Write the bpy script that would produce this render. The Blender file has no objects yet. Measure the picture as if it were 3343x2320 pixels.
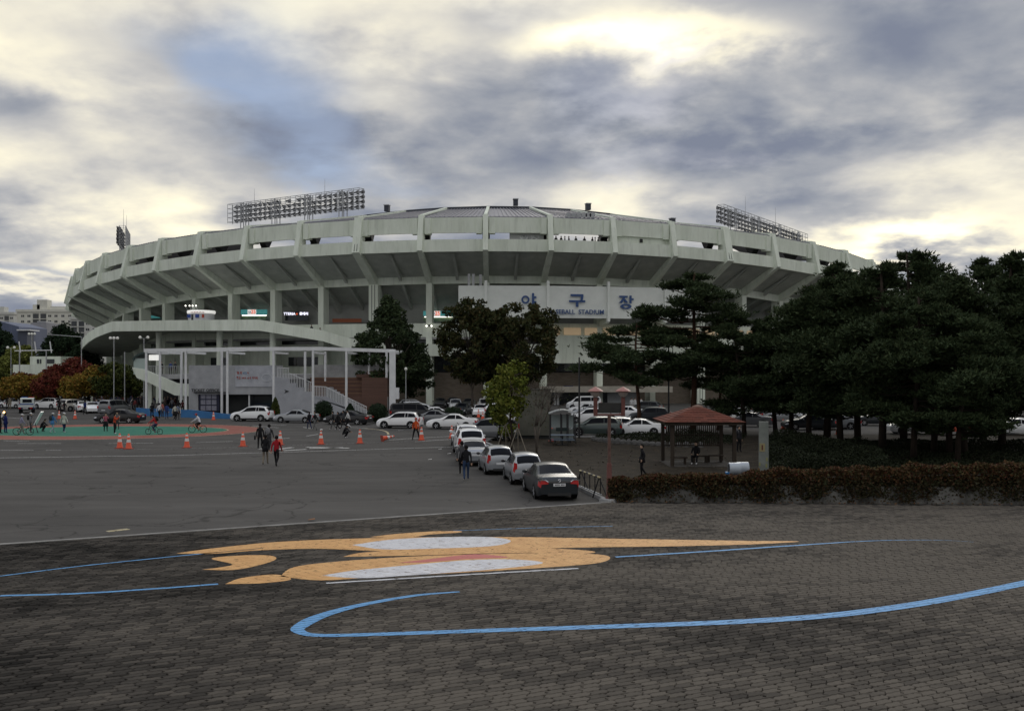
import bpy, bmesh, math, random
import numpy as np
from mathutils import Vector, Matrix
random.seed(7); RNG = np.random.default_rng(11)
rad = math.radians; sin = math.sin; cos = math.cos
SC = bpy.context.scene
COL = SC.collection
# ---------------------------------------------------------------- camera
F, CX, HZ, CH = 3200.0, 1671.5, 1210.0, 5.5        # focal length (photo px), centre, horizon row, eye height
cam = bpy.data.cameras.new('camera'); camo = bpy.data.objects.new('camera', cam); COL.objects.link(camo)
cam.sensor_width = 36; cam.lens = 36*F/3343; cam.shift_y = (HZ-1160)/3343
cam.clip_start = 0.2; cam.clip_end = 6000
camo.location = (0, 0, CH); camo.rotation_euler = (rad(90), 0, 0)
SC.camera = camo
# ---------------------------------------------------------------- view
SC.view_settings.view_transform = 'Standard'; SC.view_settings.look = 'None'
SC.view_settings.exposure = 0.60; SC.view_settings.gamma = 1.0
SC.cycles.use_denoising = True
SC.cycles.max_bounces = 6; SC.cycles.transparent_max_bounces = 8
# ---------------------------------------------------------------- sky (cloud deck with breaks over a clear Nishita sky)
W = bpy.data.worlds.new('World'); SC.world = W; W.use_nodes = True
SUN_EL, SUN_AZ = rad(24), rad(16)                    # azimuth clockwise from +Y
def build_world():
    nt = W.node_tree; N = nt.nodes; L = nt.links; N.clear()
    def node(t, **k):
        n = N.new(t)
        for a, b in k.items(): setattr(n, a, b)
        return n
    def val(x):
        n = node('ShaderNodeValue'); n.outputs[0].default_value = x; return n.outputs[0]
    def m(op, a, b=None, c=None, clamp=False):
        n = node('ShaderNodeMath', operation=op); n.use_clamp = clamp
        for i, x in enumerate((a, b, c)):
            if x is None: continue
            if isinstance(x, (int, float)): n.inputs[i].default_value = x
            else: L.new(x, n.inputs[i])
        return n.outputs[0]
    tc = node('ShaderNodeTexCoord'); sx = node('ShaderNodeSeparateXYZ'); L.new(tc.outputs['Generated'], sx.inputs[0])
    X, Y, Z = sx.outputs
    Zp = m('MAXIMUM', Z, 0.0)
    el = m('ARCSINE', m('MINIMUM', Zp, 0.9999)); az = m('ARCTAN2', X, Y)
    den = m('ADD', Zp, 0.25)
    cmb = node('ShaderNodeCombineXYZ'); L.new(m('DIVIDE', X, den), cmb.inputs[0]); L.new(m('DIVIDE', Y, den), cmb.inputs[1])
    def noise(scale, detail, rough, off, dist=0.0, sxy=(1, 1)):
        mp = node('ShaderNodeMapping'); mp.inputs['Location'].default_value = off; mp.inputs['Scale'].default_value = (sxy[0], sxy[1], 1)
        L.new(cmb.outputs[0], mp.inputs[0])
        n = node('ShaderNodeTexNoise'); n.inputs['Scale'].default_value = scale; n.inputs['Detail'].default_value = detail
        n.inputs['Roughness'].default_value = rough; n.inputs['Distortion'].default_value = dist
        L.new(mp.outputs[0], n.inputs['Vector']); return n.outputs[0]
    n1 = noise(1.7, 8, 0.50, (3.1, 1.7, 0), 0.12)
    n2 = noise(0.8, 3, 0.5, (9.3, 4.2, 0), 0.2)
    n3 = noise(4.4, 6, 0.54, (1.3, 7.2, 0), 0.12); n4 = noise(2.6, 4, 0.55, (5.3, 2.2, 0), 0.5, (1.0, 1.3))
    # wobble the large shapes so that no patch has a smooth outline
    azw = m('ADD', az, m('MULTIPLY', m('SUBTRACT', n1, 0.5), 0.30)); elw = m('ADD', el, m('MULTIPLY', m('SUBTRACT', n3, 0.5), 0.10))
    def patch(px, py, wx, wy, amp):                  # a thick or thin place in the cloud deck
        a0 = math.atan((px-CX)/F); e0 = math.atan((HZ-py)/math.hypot(F, px-CX))
        u = m('DIVIDE', m('SUBTRACT', azw, a0), wx/F); v = m('DIVIDE', m('SUBTRACT', elw, e0), wy/F)
        d = m('ADD', m('MULTIPLY', u, u), m('MULTIPLY', v, v))
        return m('MULTIPLY', m('POWER', 2.718, m('MULTIPLY', d, -1.0)), amp)
    def total(lst):
        s = None
        for p in lst:
            q = patch(*p); s = q if s is None else m('ADD', s, q)
        return s
    thin = total(SKY_THIN); blue = total(SKY_BLUE)
    t = m('ADD', m('MULTIPLY', m('SUBTRACT', n1, 0.5), 1.55), m('ADD', m('MULTIPLY', m('SUBTRACT', n3, 0.5), 0.70), m('MULTIPLY', m('SUBTRACT', n4, 0.5), 0.30)))
    t = m('ADD', t, m('MULTIPLY', m('SUBTRACT', n2, 0.5), 0.45)); t = m('ADD', m('ADD', t, 0.285), thin)
    t = m('SUBTRACT', t, m('MULTIPLY', blue, 0.12))
    rp = node('ShaderNodeValToRGB'); L.new(t, rp.inputs[0])
    cr = rp.color_ramp; cr.interpolation = 'B_SPLINE'
    st = [(0.0, (0.13, 0.148, 0.20)), (0.18, (0.205, 0.222, 0.256)), (0.38, (0.375, 0.37, 0.368)), (0.56, (0.58, 0.55, 0.468)),
          (0.76, (0.80, 0.735, 0.535)), (1.0, (1.06, 0.985, 0.745))]
    cr.elements[0].position, cr.elements[0].color = st[0][0], (*st[0][1], 1)
    cr.elements[1].position, cr.elements[1].color = st[-1][0], (*st[-1][1], 1)
    for p, c in st[1:-1]:
        e = cr.elements.new(p); e.color = (*c, 1)
    sky = node('ShaderNodeTexSky', sky_type='NISHITA'); sky.sun_disc = False
    sky.sun_elevation = SUN_EL; sky.sun_rotation = SUN_AZ; sky.air_density = 1.3; sky.dust_density = 1.5
    sk = node('ShaderNodeVectorMath', operation='SCALE'); L.new(sky.outputs[0], sk.inputs[0]); sk.inputs['Scale'].default_value = 0.10
    tint = node('ShaderNodeMix', data_type='RGBA'); tint.blend_type = 'MULTIPLY'   # clear air seen through thin cloud
    bl = m('ADD', m('MULTIPLY', blue, 1.5), m('ADD', m('MULTIPLY', m('SUBTRACT', n1, 0.5), 2.6), m('MULTIPLY', m('SUBTRACT', n3, 0.5), 1.8))); bl = m('MULTIPLY', m('SUBTRACT', bl, 0.35), 0.62, clamp=True); bl = m('MULTIPLY', bl, m('ADD', 0.35, m('MULTIPLY', n4, 0.75)), clamp=True)
    mix = node('ShaderNodeMix', data_type='RGBA'); L.new(bl, mix.inputs[0]); L.new(rp.outputs[0], mix.inputs[6])
    bluec = node('ShaderNodeMix', data_type='RGBA'); bluec.inputs[0].default_value = 0.85; L.new(sk.outputs[0], bluec.inputs[6]); bluec.inputs[7].default_value = (0.125, 0.195, 0.345, 1)
    L.new(bluec.outputs[2], mix.inputs[7])
    # an overcast sky is brightest overhead (CIE overcast gradient, starting above the frame)
    g = node('ShaderNodeMapRange', interpolation_type='SMOOTHSTEP'); L.new(el, g.inputs[0])
    g.inputs[1].default_value = rad(18); g.inputs[2].default_value = rad(80); g.inputs[3].default_value = 1.0; g.inputs[4].default_value = ZENITH
    fin = node('ShaderNodeVectorMath', operation='SCALE'); L.new(mix.outputs[2], fin.inputs[0]); L.new(g.outputs[0], fin.inputs['Scale'])
    bg = node('ShaderNodeBackground'); L.new(fin.outputs[0], bg.inputs[0]); bg.inputs[1].default_value = 1.0
    out = node('ShaderNodeOutputWorld'); L.new(bg.outputs[0], out.inputs[0])
ZENITH = 2.25
SKY_THIN = [(120, 180, 460, 200, 0.20), (420, 640, 560, 200, 0.30), (1330, 110, 330, 120, 0.12), (1200, 420, 300, 90, 0.10), (2150, 110, 300, 75, 0.62), (2440, 150, 150, 60, 0.25),
            (1750, 640, 900, 55, 0.13), (2900, 770, 420, 55, 0.75), (60, 930, 250, 30, 0.30), (1150, 340, 260, 60, 0.10),
            (2950, 330, 600, 260, 0.08), (620, 130, 420, 80, -0.14), (1730, 40, 260, 60, -0.15), (3000, 60, 420, 90, -0.12), (40, 330, 160, 60, -0.16), (1900, 430, 420, 160, -0.14), (2330, 520, 480, 60, -0.16)]
SKY_BLUE = [(930, 320, 230, 220, 1.15), (1270, 590, 170, 40, 0.55), (2080, 320, 280, 100, 0.72), (2330, 520, 380, 60, 0.40), (140, 890, 260, 26, 0.55),
            (2110, 130, 40, 22, 0.9), (2240, 165, 120, 22, 0.8), (930, 500, 280, 90, 0.75), (760, 230, 150, 110, 0.5)]
build_world()
W.cycles.sampling_method = 'AUTOMATIC'
sl = bpy.data.lights.new('sun', 'SUN'); slo = bpy.data.objects.new('sun', sl); COL.objects.link(slo)
sl.energy = 0.5; sl.angle = rad(25); sl.color = (1, 0.94, 0.84)
sd = Vector((sin(SUN_AZ)*cos(SUN_EL), cos(SUN_AZ)*cos(SUN_EL), sin(SUN_EL)))
slo.rotation_euler = sd.to_track_quat('Z', 'Y').to_euler()

# ---------------------------------------------------------------- helpers
def G(px, py, z=0.0):
    """photo pixel on the horizontal plane z -> world point"""
    y = F*(CH-z)/(py-HZ); return ((px-CX)*y/F, y, z)
def D(px, py, y):
    """photo pixel at depth y -> world point"""
    return ((px-CX)*y/F, y, CH-(py-HZ)*y/F)
MATS = {}
def mat(name, c, c2=None, rough=0.8, scale=3.0, metal=0.0, bump=0.0, bscale=20.0, stretch=(1, 1, 1), spec=0.5, detail=5, lo=0.35, hi=0.65, island=False, emit=None, es=1.0, coat=0.0, trans=0.0, alpha=None, arot=0.0):
    if name in MATS: return MATS[name]
    m = bpy.data.materials.new(name); m.use_nodes = True; nt = m.node_tree; N = nt.nodes; L = nt.links
    b = N['Principled BSDF']; b.inputs['Roughness'].default_value = rough; b.inputs['Metallic'].default_value = metal
    b.inputs['Specular IOR Level'].default_value = spec if rough < .75 else min(spec, .12); b.inputs['Base Color'].default_value = (*c, 1)
    b.inputs['Coat Weight'].default_value = coat
    if trans: b.inputs['Transmission Weight'].default_value = trans
    if emit: b.inputs['Emission Color'].default_value = (*emit, 1); b.inputs['Emission Strength'].default_value = es
    if c2 or bump or alpha:
        tc = N.new('ShaderNodeTexCoord'); mp = N.new('ShaderNodeMapping'); mp.inputs['Scale'].default_value = stretch; L.new(tc.outputs['Object'], mp.inputs[0])
    if c2:
        if island:
            ge = N.new('ShaderNodeNewGeometry'); oi = N.new('ShaderNodeObjectInfo'); ad = N.new('ShaderNodeMath'); ad.operation = 'ADD'
            L.new(ge.outputs['Random Per Island'], ad.inputs[0]); L.new(oi.outputs['Random'], ad.inputs[1])
            fr = N.new('ShaderNodeMath'); fr.operation = 'FRACT'; L.new(ad.outputs[0], fr.inputs[0]); src = fr.outputs[0]
        else:
            n = N.new('ShaderNodeTexNoise'); n.inputs['Scale'].default_value = scale; n.inputs['Detail'].default_value = detail; n.inputs['Roughness'].default_value = 0.6
            L.new(mp.outputs[0], n.inputs['Vector']); src = n.outputs[0]
        r = N.new('ShaderNodeValToRGB'); L.new(src, r.inputs[0])
        cs = [c]+(list(c2) if isinstance(c2[0], (tuple, list)) else [c2])
        if island: lo, hi = 0.0, 1.0
        e = r.color_ramp.elements
        e[0].position = lo; e[0].color = (*cs[0], 1); e[1].position = hi; e[1].color = (*cs[-1], 1)
        for i, cc in enumerate(cs[1:-1]):
            q = e.new(lo+(hi-lo)*(i+1)/(len(cs)-1)); q.color = (*cc, 1)
        L.new(r.outputs[0], b.inputs['Base Color'])
    if bump:
        n2 = N.new('ShaderNodeTexNoise'); n2.inputs['Scale'].default_value = bscale; n2.inputs['Detail'].default_value = 4; L.new(mp.outputs[0], n2.inputs['Vector'])
        bp = N.new('ShaderNodeBump'); bp.inputs['Strength'].default_value = bump; bp.inputs['Distance'].default_value = 0.05; L.new(n2.outputs[0], bp.inputs['Height']); L.new(bp.outputs[0], b.inputs['Normal'])
    if alpha:                                           # worn paint: flecks where the ground shows
        mp3 = N.new('ShaderNodeMapping'); mp3.inputs['Rotation'].default_value = (0, 0, arot); mp3.inputs['Scale'].default_value = (1, 3.0 if arot else 1, 1); L.new(tc.outputs['Object'], mp3.inputs[0]); n3 = N.new('ShaderNodeTexNoise'); n3.inputs['Scale'].default_value = alpha[0]; n3.inputs['Detail'].default_value = 6; n3.inputs['Roughness'].default_value = 0.7; L.new(mp3.outputs[0], n3.inputs['Vector'])
        r3 = N.new('ShaderNodeMapRange'); r3.inputs[1].default_value = alpha[1]; r3.inputs[2].default_value = alpha[1]+0.06; L.new(n3.outputs[0], r3.inputs[0]); L.new(r3.outputs[0], b.inputs['Alpha'])
    MATS[name] = m; return m
class MB:
    """collects geometry for one mesh object"""
    def __init__(s): s.v = []; s.f = []; s.m = []
    def add(s, v, f, m=0):
        o = len(s.v); s.v += [tuple(p) for p in v]; s.f += [tuple(i+o for i in q) for q in f]; s.m += [m]*len(f); return s
    def box(s, x0, x1, y0, y1, z0, z1, m=0):
        v = [(x, y, z) for z in (z0, z1) for y in (y0, y1) for x in (x0, x1)]
        return s.add(v, [(0, 2, 3, 1), (4, 5, 7, 6), (0, 1, 5, 4), (2, 6, 7, 3), (0, 4, 6, 2), (1, 3, 7, 5)], m)
    def hexa(s, lo, hi, m=0):                            # two matching quads
        return s.add(list(lo)+list(hi), [(3, 2, 1, 0), (4, 5, 6, 7), (0, 1, 5, 4), (1, 2, 6, 5), (2, 3, 7, 6), (3, 0, 4, 7)], m)
    def prism(s, poly, vec, m=0):                         # polygon of 3-D points swept along vec
        n = len(poly); q = [tuple(np.add(p, vec)) for p in poly]
        return s.add(list(poly)+q, [tuple(range(n))[::-1], tuple(range(n, 2*n))]+[(i, (i+1) % n, n+(i+1) % n, n+i) for i in range(n)], m)
    def tube(s, p, q, r0, r1=None, n=6, m=0, cap=True):
        r1 = r0 if r1 is None else r1; p = Vector(p); q = Vector(q); d = (q-p)
        if d.length < 1e-6: return s
        d.normalize(); a = d.orthogonal().normalized(); b = d.cross(a)
        v = [p+(a*cos(2*math.pi*i/n)+b*sin(2*math.pi*i/n))*r0 for i in range(n)]+[q+(a*cos(2*math.pi*i/n)+b*sin(2*math.pi*i/n))*r1 for i in range(n)]
        f = [(i, (i+1) % n, n+(i+1) % n, n+i) for i in range(n)]
        if cap: f += [tuple(range(n))[::-1], tuple(range(n, 2*n))]
        return s.add(v, f, m)
    def path(s, pts, rs, n=6, m=0):                       # one continuous bent tube
        pts = [Vector(p) for p in pts]; k = len(pts); o = len(s.v); ref = Vector((0.31, 0.95, 0.05))
        for i, p in enumerate(pts):
            d = (pts[min(i+1, k-1)]-pts[max(i-1, 0)]).normalized(); a = d.cross(ref)
            if a.length < 1e-3: a = d.orthogonal()
            a.normalize(); b = d.cross(a)
            s.v += [tuple(p+(a*cos(2*math.pi*j/n)+b*sin(2*math.pi*j/n))*rs[i]) for j in range(n)]
        for i in range(k-1):
            for j in range(n): s.f.append((o+i*n+j, o+i*n+(j+1) % n, o+(i+1)*n+(j+1) % n, o+(i+1)*n+j)); s.m.append(m)
        s.f += [tuple(range(o, o+n))[::-1], tuple(range(o+(k-1)*n, o+k*n))]; s.m += [m, m]; return s
    def lathe(s, c, prof, n=12, m=0):                     # profile of (r, z) about a vertical axis at c
        o = len(s.v); k = len(prof)
        for r, z in prof: s.v += [(c[0]+r*cos(2*math.pi*i/n), c[1]+r*sin(2*math.pi*i/n), c[2]+z) for i in range(n)]
        for j in range(k-1):
            for i in range(n): s.f.append((o+j*n+i, o+j*n+(i+1) % n, o+(j+1)*n+(i+1) % n, o+(j+1)*n+i)); s.m.append(m)
        s.f += [tuple(range(o, o+n))[::-1], tuple(range(o+(k-1)*n, o+k*n))]; s.m += [m, m]; return s
    def ring(s, c, axis, R, r, n=20, k=6, m=0):           # torus
        c = Vector(c); ax = Vector(axis).normalized(); a = ax.orthogonal().normalized(); b = ax.cross(a); o = len(s.v)
        for i in range(n):
            d = a*cos(2*math.pi*i/n)+b*sin(2*math.pi*i/n)
            s.v += [tuple(c+d*(R+r*cos(2*math.pi*j/k))+ax*r*sin(2*math.pi*j/k)) for j in range(k)]
        for i in range(n):
            for j in range(k): s.f.append((o+i*k+j, o+((i+1) % n)*k+j, o+((i+1) % n)*k+(j+1) % k, o+i*k+(j+1) % k)); s.m.append(m)
        return s
    def ball(s, c, r, n=10, k=6, m=0):
        r = (r, r, r) if isinstance(r, (int, float)) else r
        o = len(s.v)
        for j in range(k+1):
            t = math.pi*j/k
            s.v += [(c[0]+r[0]*sin(t)*cos(2*math.pi*i/n), c[1]+r[1]*sin(t)*sin(2*math.pi*i/n), c[2]-r[2]*cos(t)) for i in range(n)]
        for j in range(k):
            for i in range(n): s.f.append((o+j*n+i, o+j*n+(i+1) % n, o+(j+1)*n+(i+1) % n, o+(j+1)*n+i)); s.m.append(m)
        return s
    def mesh(s, name, mats, smooth=False):
        me = bpy.data.meshes.new(name); me.from_pydata(s.v, [], s.f)
        for q in (mats if isinstance(mats, (list, tuple)) else [mats]): me.materials.append(q)
        if any(s.m): me.polygons.foreach_set('material_index', s.m)
        if smooth:
            me.polygons.foreach_set('use_smooth', [True]*len(s.f))
            if smooth != 'all': me.set_sharp_from_angle(angle=rad(38))
        me.validate(); me.update(); return me
    def build(s, name, mats, parent=None, smooth=False, **k):
        return new(name, s.mesh(name, mats, smooth), parent, **k)
def new(name, data, parent=None, loc=None, rz=0.0, label=None, cat=None, group=None, kind=None, rot=None):
    o = bpy.data.objects.new(name, data); COL.objects.link(o)
    if parent is not None: o.parent = parent
    if loc is not None: o.location = loc
    if rot is not None: o.rotation_euler = rot
    elif rz: o.rotation_euler = (0, 0, rz)
    tag(o, label, cat, group, kind); return o
def tag(o, label=None, cat=None, group=None, kind=None):
    for k, v in (('label', label), ('category', cat), ('group', group), ('kind', kind)):
        if v: o[k] = v
    return o
def empty(name, loc, label, cat, group=None, rz=0.0): return new(name, None, None, loc, rz, label, cat, group)
def tree_copy(o, parent=None):
    c = o.copy(); COL.objects.link(c); c.parent = parent
    for ch in list(o.children): tree_copy(ch, c)
    return c
def text_mesh(txt, size, depth, bold=0.0, align='CENTER', spacing=1.0):
    cu = bpy.data.curves.new('txt', 'FONT'); cu.body = txt; cu.size = size; cu.extrude = depth; cu.offset = bold; cu.align_x = align; cu.align_y = 'CENTER'; cu.space_character = spacing; cu.resolution_u = 3
    o = bpy.data.objects.new('txt', cu); COL.objects.link(o)
    me = bpy.data.meshes.new_from_object(o.evaluated_get(bpy.context.evaluated_depsgraph_get()))
    bpy.data.objects.remove(o); return me
# ---------------------------------------------------------------- materials shared by several things
M_CONC = mat('painted_concrete', (0.65, 0.70, 0.60), (0.78, 0.83, 0.73), 0.85, 0.5, stretch=(1, 1, 0.35), bump=0.05, bscale=6, detail=8)
def rain_streaks(m, amt=.35, sc=2.2):
    """darker runs of rain water down painted concrete"""
    N = m.node_tree.nodes; L = m.node_tree.links; b = N['Principled BSDF']; src = b.inputs['Base Color'].links[0].from_socket
    tc = N.new('ShaderNodeTexCoord'); mp = N.new('ShaderNodeMapping'); mp.inputs['Scale'].default_value = (1, 1, .10); L.new(tc.outputs['Object'], mp.inputs[0])
    n = N.new('ShaderNodeTexNoise'); n.inputs['Scale'].default_value = sc; n.inputs['Detail'].default_value = 7; n.inputs['Roughness'].default_value = .65; L.new(mp.outputs[0], n.inputs['Vector'])
    r = N.new('ShaderNodeMapRange'); r.inputs[1].default_value = .52; r.inputs[2].default_value = .75; r.inputs[3].default_value = 1.0; r.inputs[4].default_value = 1-amt; L.new(n.outputs[0], r.inputs[0])
    s = N.new('ShaderNodeVectorMath'); s.operation = 'SCALE'; L.new(src, s.inputs[0]); L.new(r.outputs[0], s.inputs['Scale']); L.new(s.outputs[0], b.inputs['Base Color'])
rain_streaks(M_CONC, .2)
M_CONC2 = mat('bare_concrete', (0.27, 0.27, 0.27), (0.40, 0.40, 0.40), 0.9, 0.8, bump=0.1, bscale=8, detail=8)
M_WHITE = mat('white_paint_steel', (0.66, 0.67, 0.68), (0.76, 0.77, 0.78), 0.55, 1.5)
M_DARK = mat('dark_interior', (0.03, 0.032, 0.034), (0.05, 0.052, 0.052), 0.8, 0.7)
M_GLASS = mat('dark_glass', (0.018, 0.022, 0.026), rough=0.08, spec=0.6)
M_STEEL = mat('galvanised_steel', (0.33, 0.34, 0.35), (0.45, 0.46, 0.47), 0.45, 4, metal=0.6)
M_BLACK = mat('black_steel', (0.02, 0.02, 0.022), rough=0.5)
M_BRICK = mat('brown_brick', (0.135, 0.112, 0.09), (0.19, 0.16, 0.13), 0.9, 1.2, stretch=(1, 1, 4), bump=0.1, bscale=15)
M_ROADW = mat('road_paint_white', (0.45, 0.45, 0.43), (0.62, 0.62, 0.60), 0.8, 5, alpha=(9.0, 0.40))
M_ROADF = mat('road_paint_faded', (0.22, 0.22, 0.215), (0.34, 0.34, 0.33), 0.85, 5, alpha=(6.0, 0.46))
M_ROADY = mat('road_paint_yellow', (0.40, 0.34, 0.20), (0.46, 0.41, 0.28), 0.8, 5, alpha=(9.0, 0.38))
M_RED = mat('island_red', (0.23, 0.088, 0.07), (0.30, 0.12, 0.095), 0.85, 0.8, detail=8, alpha=(3.0, 0.30))
M_GRN = mat('island_green', (0.035, 0.15, 0.105), (0.05, 0.19, 0.135), 0.85, 0.7, detail=8)
M_BLUE = mat('ground_paint_blue', (0.085, 0.27, 0.55), (0.11, 0.33, 0.62), 0.7, 3, alpha=(4.0, 0.36), arot=-0.45)
M_ORANGE = mat('mural_orange', (0.58, 0.30, 0.095), (0.68, 0.38, 0.135), 0.7, 2, alpha=(4.0, 0.355), arot=-0.45)
M_MWHITE = mat('mural_white', (0.55, 0.56, 0.60), (0.66, 0.67, 0.70), 0.7, 2, alpha=(4.0, 0.365), arot=-0.45)
M_MRED = mat('mural_coral', (0.50, 0.13, 0.11), rough=0.7)
def asphalt(name, a, b):
    m = bpy.data.materials.new(name); m.use_nodes = True; nt = m.node_tree; N = nt.nodes; L = nt.links; p = N['Principled BSDF']
    tc = N.new('ShaderNodeTexCoord')
    def noise(sc, det, st=(1, 1, 1)):
        mp = N.new('ShaderNodeMapping'); mp.inputs['Scale'].default_value = st; mp.inputs['Rotation'].default_value = (0, 0, rad(-12)); L.new(tc.outputs['Object'], mp.inputs[0])
        n = N.new('ShaderNodeTexNoise'); n.inputs['Scale'].default_value = sc; n.inputs['Detail'].default_value = det; n.inputs['Roughness'].default_value = 0.65; L.new(mp.outputs[0], n.inputs['Vector']); return n.outputs[0]
    big = noise(0.09, 6, (0.5, 1.6, 1)); mid = noise(0.7, 6, (0.25, 1, 1)); fine = noise(22, 3)
    def mth(op, x, y):
        n = N.new('ShaderNodeMath'); n.operation = op
        for i, q in enumerate((x, y)):
            if isinstance(q, float): n.inputs[i].default_value = q
            else: L.new(q, n.inputs[i])
        return n.outputs[0]
    s = mth('ADD', mth('MULTIPLY', big, 0.5), mth('ADD', mth('MULTIPLY', mid, 0.3), mth('MULTIPLY', fine, 0.2)))
    r = N.new('ShaderNodeValToRGB'); e = r.color_ramp.elements; e[0].position = 0.36; e[0].color = (*a, 1); e[1].position = 0.62; e[1].color = (*b, 1); L.new(s, r.inputs[0])
    vo = N.new('ShaderNodeTexVoronoi'); vo.feature = 'DISTANCE_TO_EDGE'; vo.inputs['Scale'].default_value = 0.16
    wv = N.new('ShaderNodeTexNoise'); wv.inputs['Scale'].default_value = 0.5; wv.inputs['Detail'].default_value = 6; L.new(tc.outputs['Object'], wv.inputs['Vector'])
    av = N.new('ShaderNodeVectorMath'); av.operation = 'MULTIPLY_ADD'; L.new(wv.outputs['Color'], av.inputs[0]); av.inputs[1].default_value = (3.5, 3.5, 0); L.new(tc.outputs['Object'], av.inputs[2]); L.new(av.outputs[0], vo.inputs['Vector'])
    ck = N.new('ShaderNodeMapRange'); ck.inputs[1].default_value = 0.0; ck.inputs[2].default_value = 0.010; ck.inputs[3].default_value = 0.55; ck.inputs[4].default_value = 1.0; L.new(vo.outputs['Distance'], ck.inputs[0])
    oil = N.new('ShaderNodeMapRange'); oil.inputs[1].default_value = 0.62; oil.inputs[2].default_value = 0.74; oil.inputs[3].default_value = 1.0; oil.inputs[4].default_value = 0.6; L.new(noise(0.55, 3, (0.7, 1, 1)), oil.inputs[0])
    mm = mth('MULTIPLY', ck.outputs[0], oil.outputs[0]); mx = N.new('ShaderNodeVectorMath'); mx.operation = 'SCALE'; L.new(r.outputs[0], mx.inputs[0]); L.new(mm, mx.inputs['Scale'])
    L.new(mx.outputs[0], p.inputs['Base Color']); p.inputs['Roughness'].default_value = 0.95; p.inputs['Specular IOR Level'].default_value = 0.06
    bp = N.new('ShaderNodeBump'); bp.inputs['Strength'].default_value = 0.25; bp.inputs['Distance'].default_value = 0.02; L.new(fine, bp.inputs['Height']); L.new(bp.outputs[0], p.inputs['Normal'])
    return m
M_ASPH = asphalt('asphalt', (0.058, 0.056, 0.053), (0.112, 0.107, 0.101))
def sheet(name, pts, m, z, parent=None, **k):
    mb = MB(); mb.add([(p[0], p[1], z) for p in pts], [tuple(range(len(pts)))]); return mb.build(name, m, parent, **k)
def strip_poly(pts, w):                                   # pts: world xy polyline, w: width or list -> closed outline
    n = len(pts); w = [w]*n if isinstance(w, (int, float)) else w; a = []; b = []
    for i in range(n):
        p0 = Vector(pts[max(i-1, 0)][:2]); p1 = Vector(pts[min(i+1, n-1)][:2]); d = (p1-p0).normalized(); nn = Vector((-d.y, d.x))
        c = Vector(pts[i][:2]); a.append(c+nn*w[i]/2); b.append(c-nn*w[i]/2)
    return a, b
def strip(name, pts, w, m, z, parent=None, **k):
    a, b = strip_poly(pts, w); n = len(a); mb = MB()
    mb.add([(p.x, p.y, z) for p in a]+[(p.x, p.y, z) for p in b], [(i, i+1, n+i+1, n+i)[::-1] for i in range(n-1)]); return mb.build(name, m, parent, **k)
def smooth_line(pts, k=8):                                # Catmull-Rom
    out = []; P = [np.array(p[:2], float) for p in pts]
    for i in range(len(P)-1):
        p0, p1, p2, p3 = P[max(i-1, 0)], P[i], P[i+1], P[min(i+2, len(P)-1)]
        for j in range(k):
            t = j/k; out.append(tuple(0.5*((2*p1)+(p2-p0)*t+(2*p0-5*p1+4*p2-p3)*t*t+(3*p1-p0-3*p2+p3)*t**3)))
    out.append(tuple(P[-1])); return out
# ---------------------------------------------------------------- ground
g = [(3000*cos(2*math.pi*i/48), 3000*sin(2*math.pi*i/48)) for i in range(48)]
ground = sheet('asphalt_ground', g, M_ASPH, 0.0, kind='structure')
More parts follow.
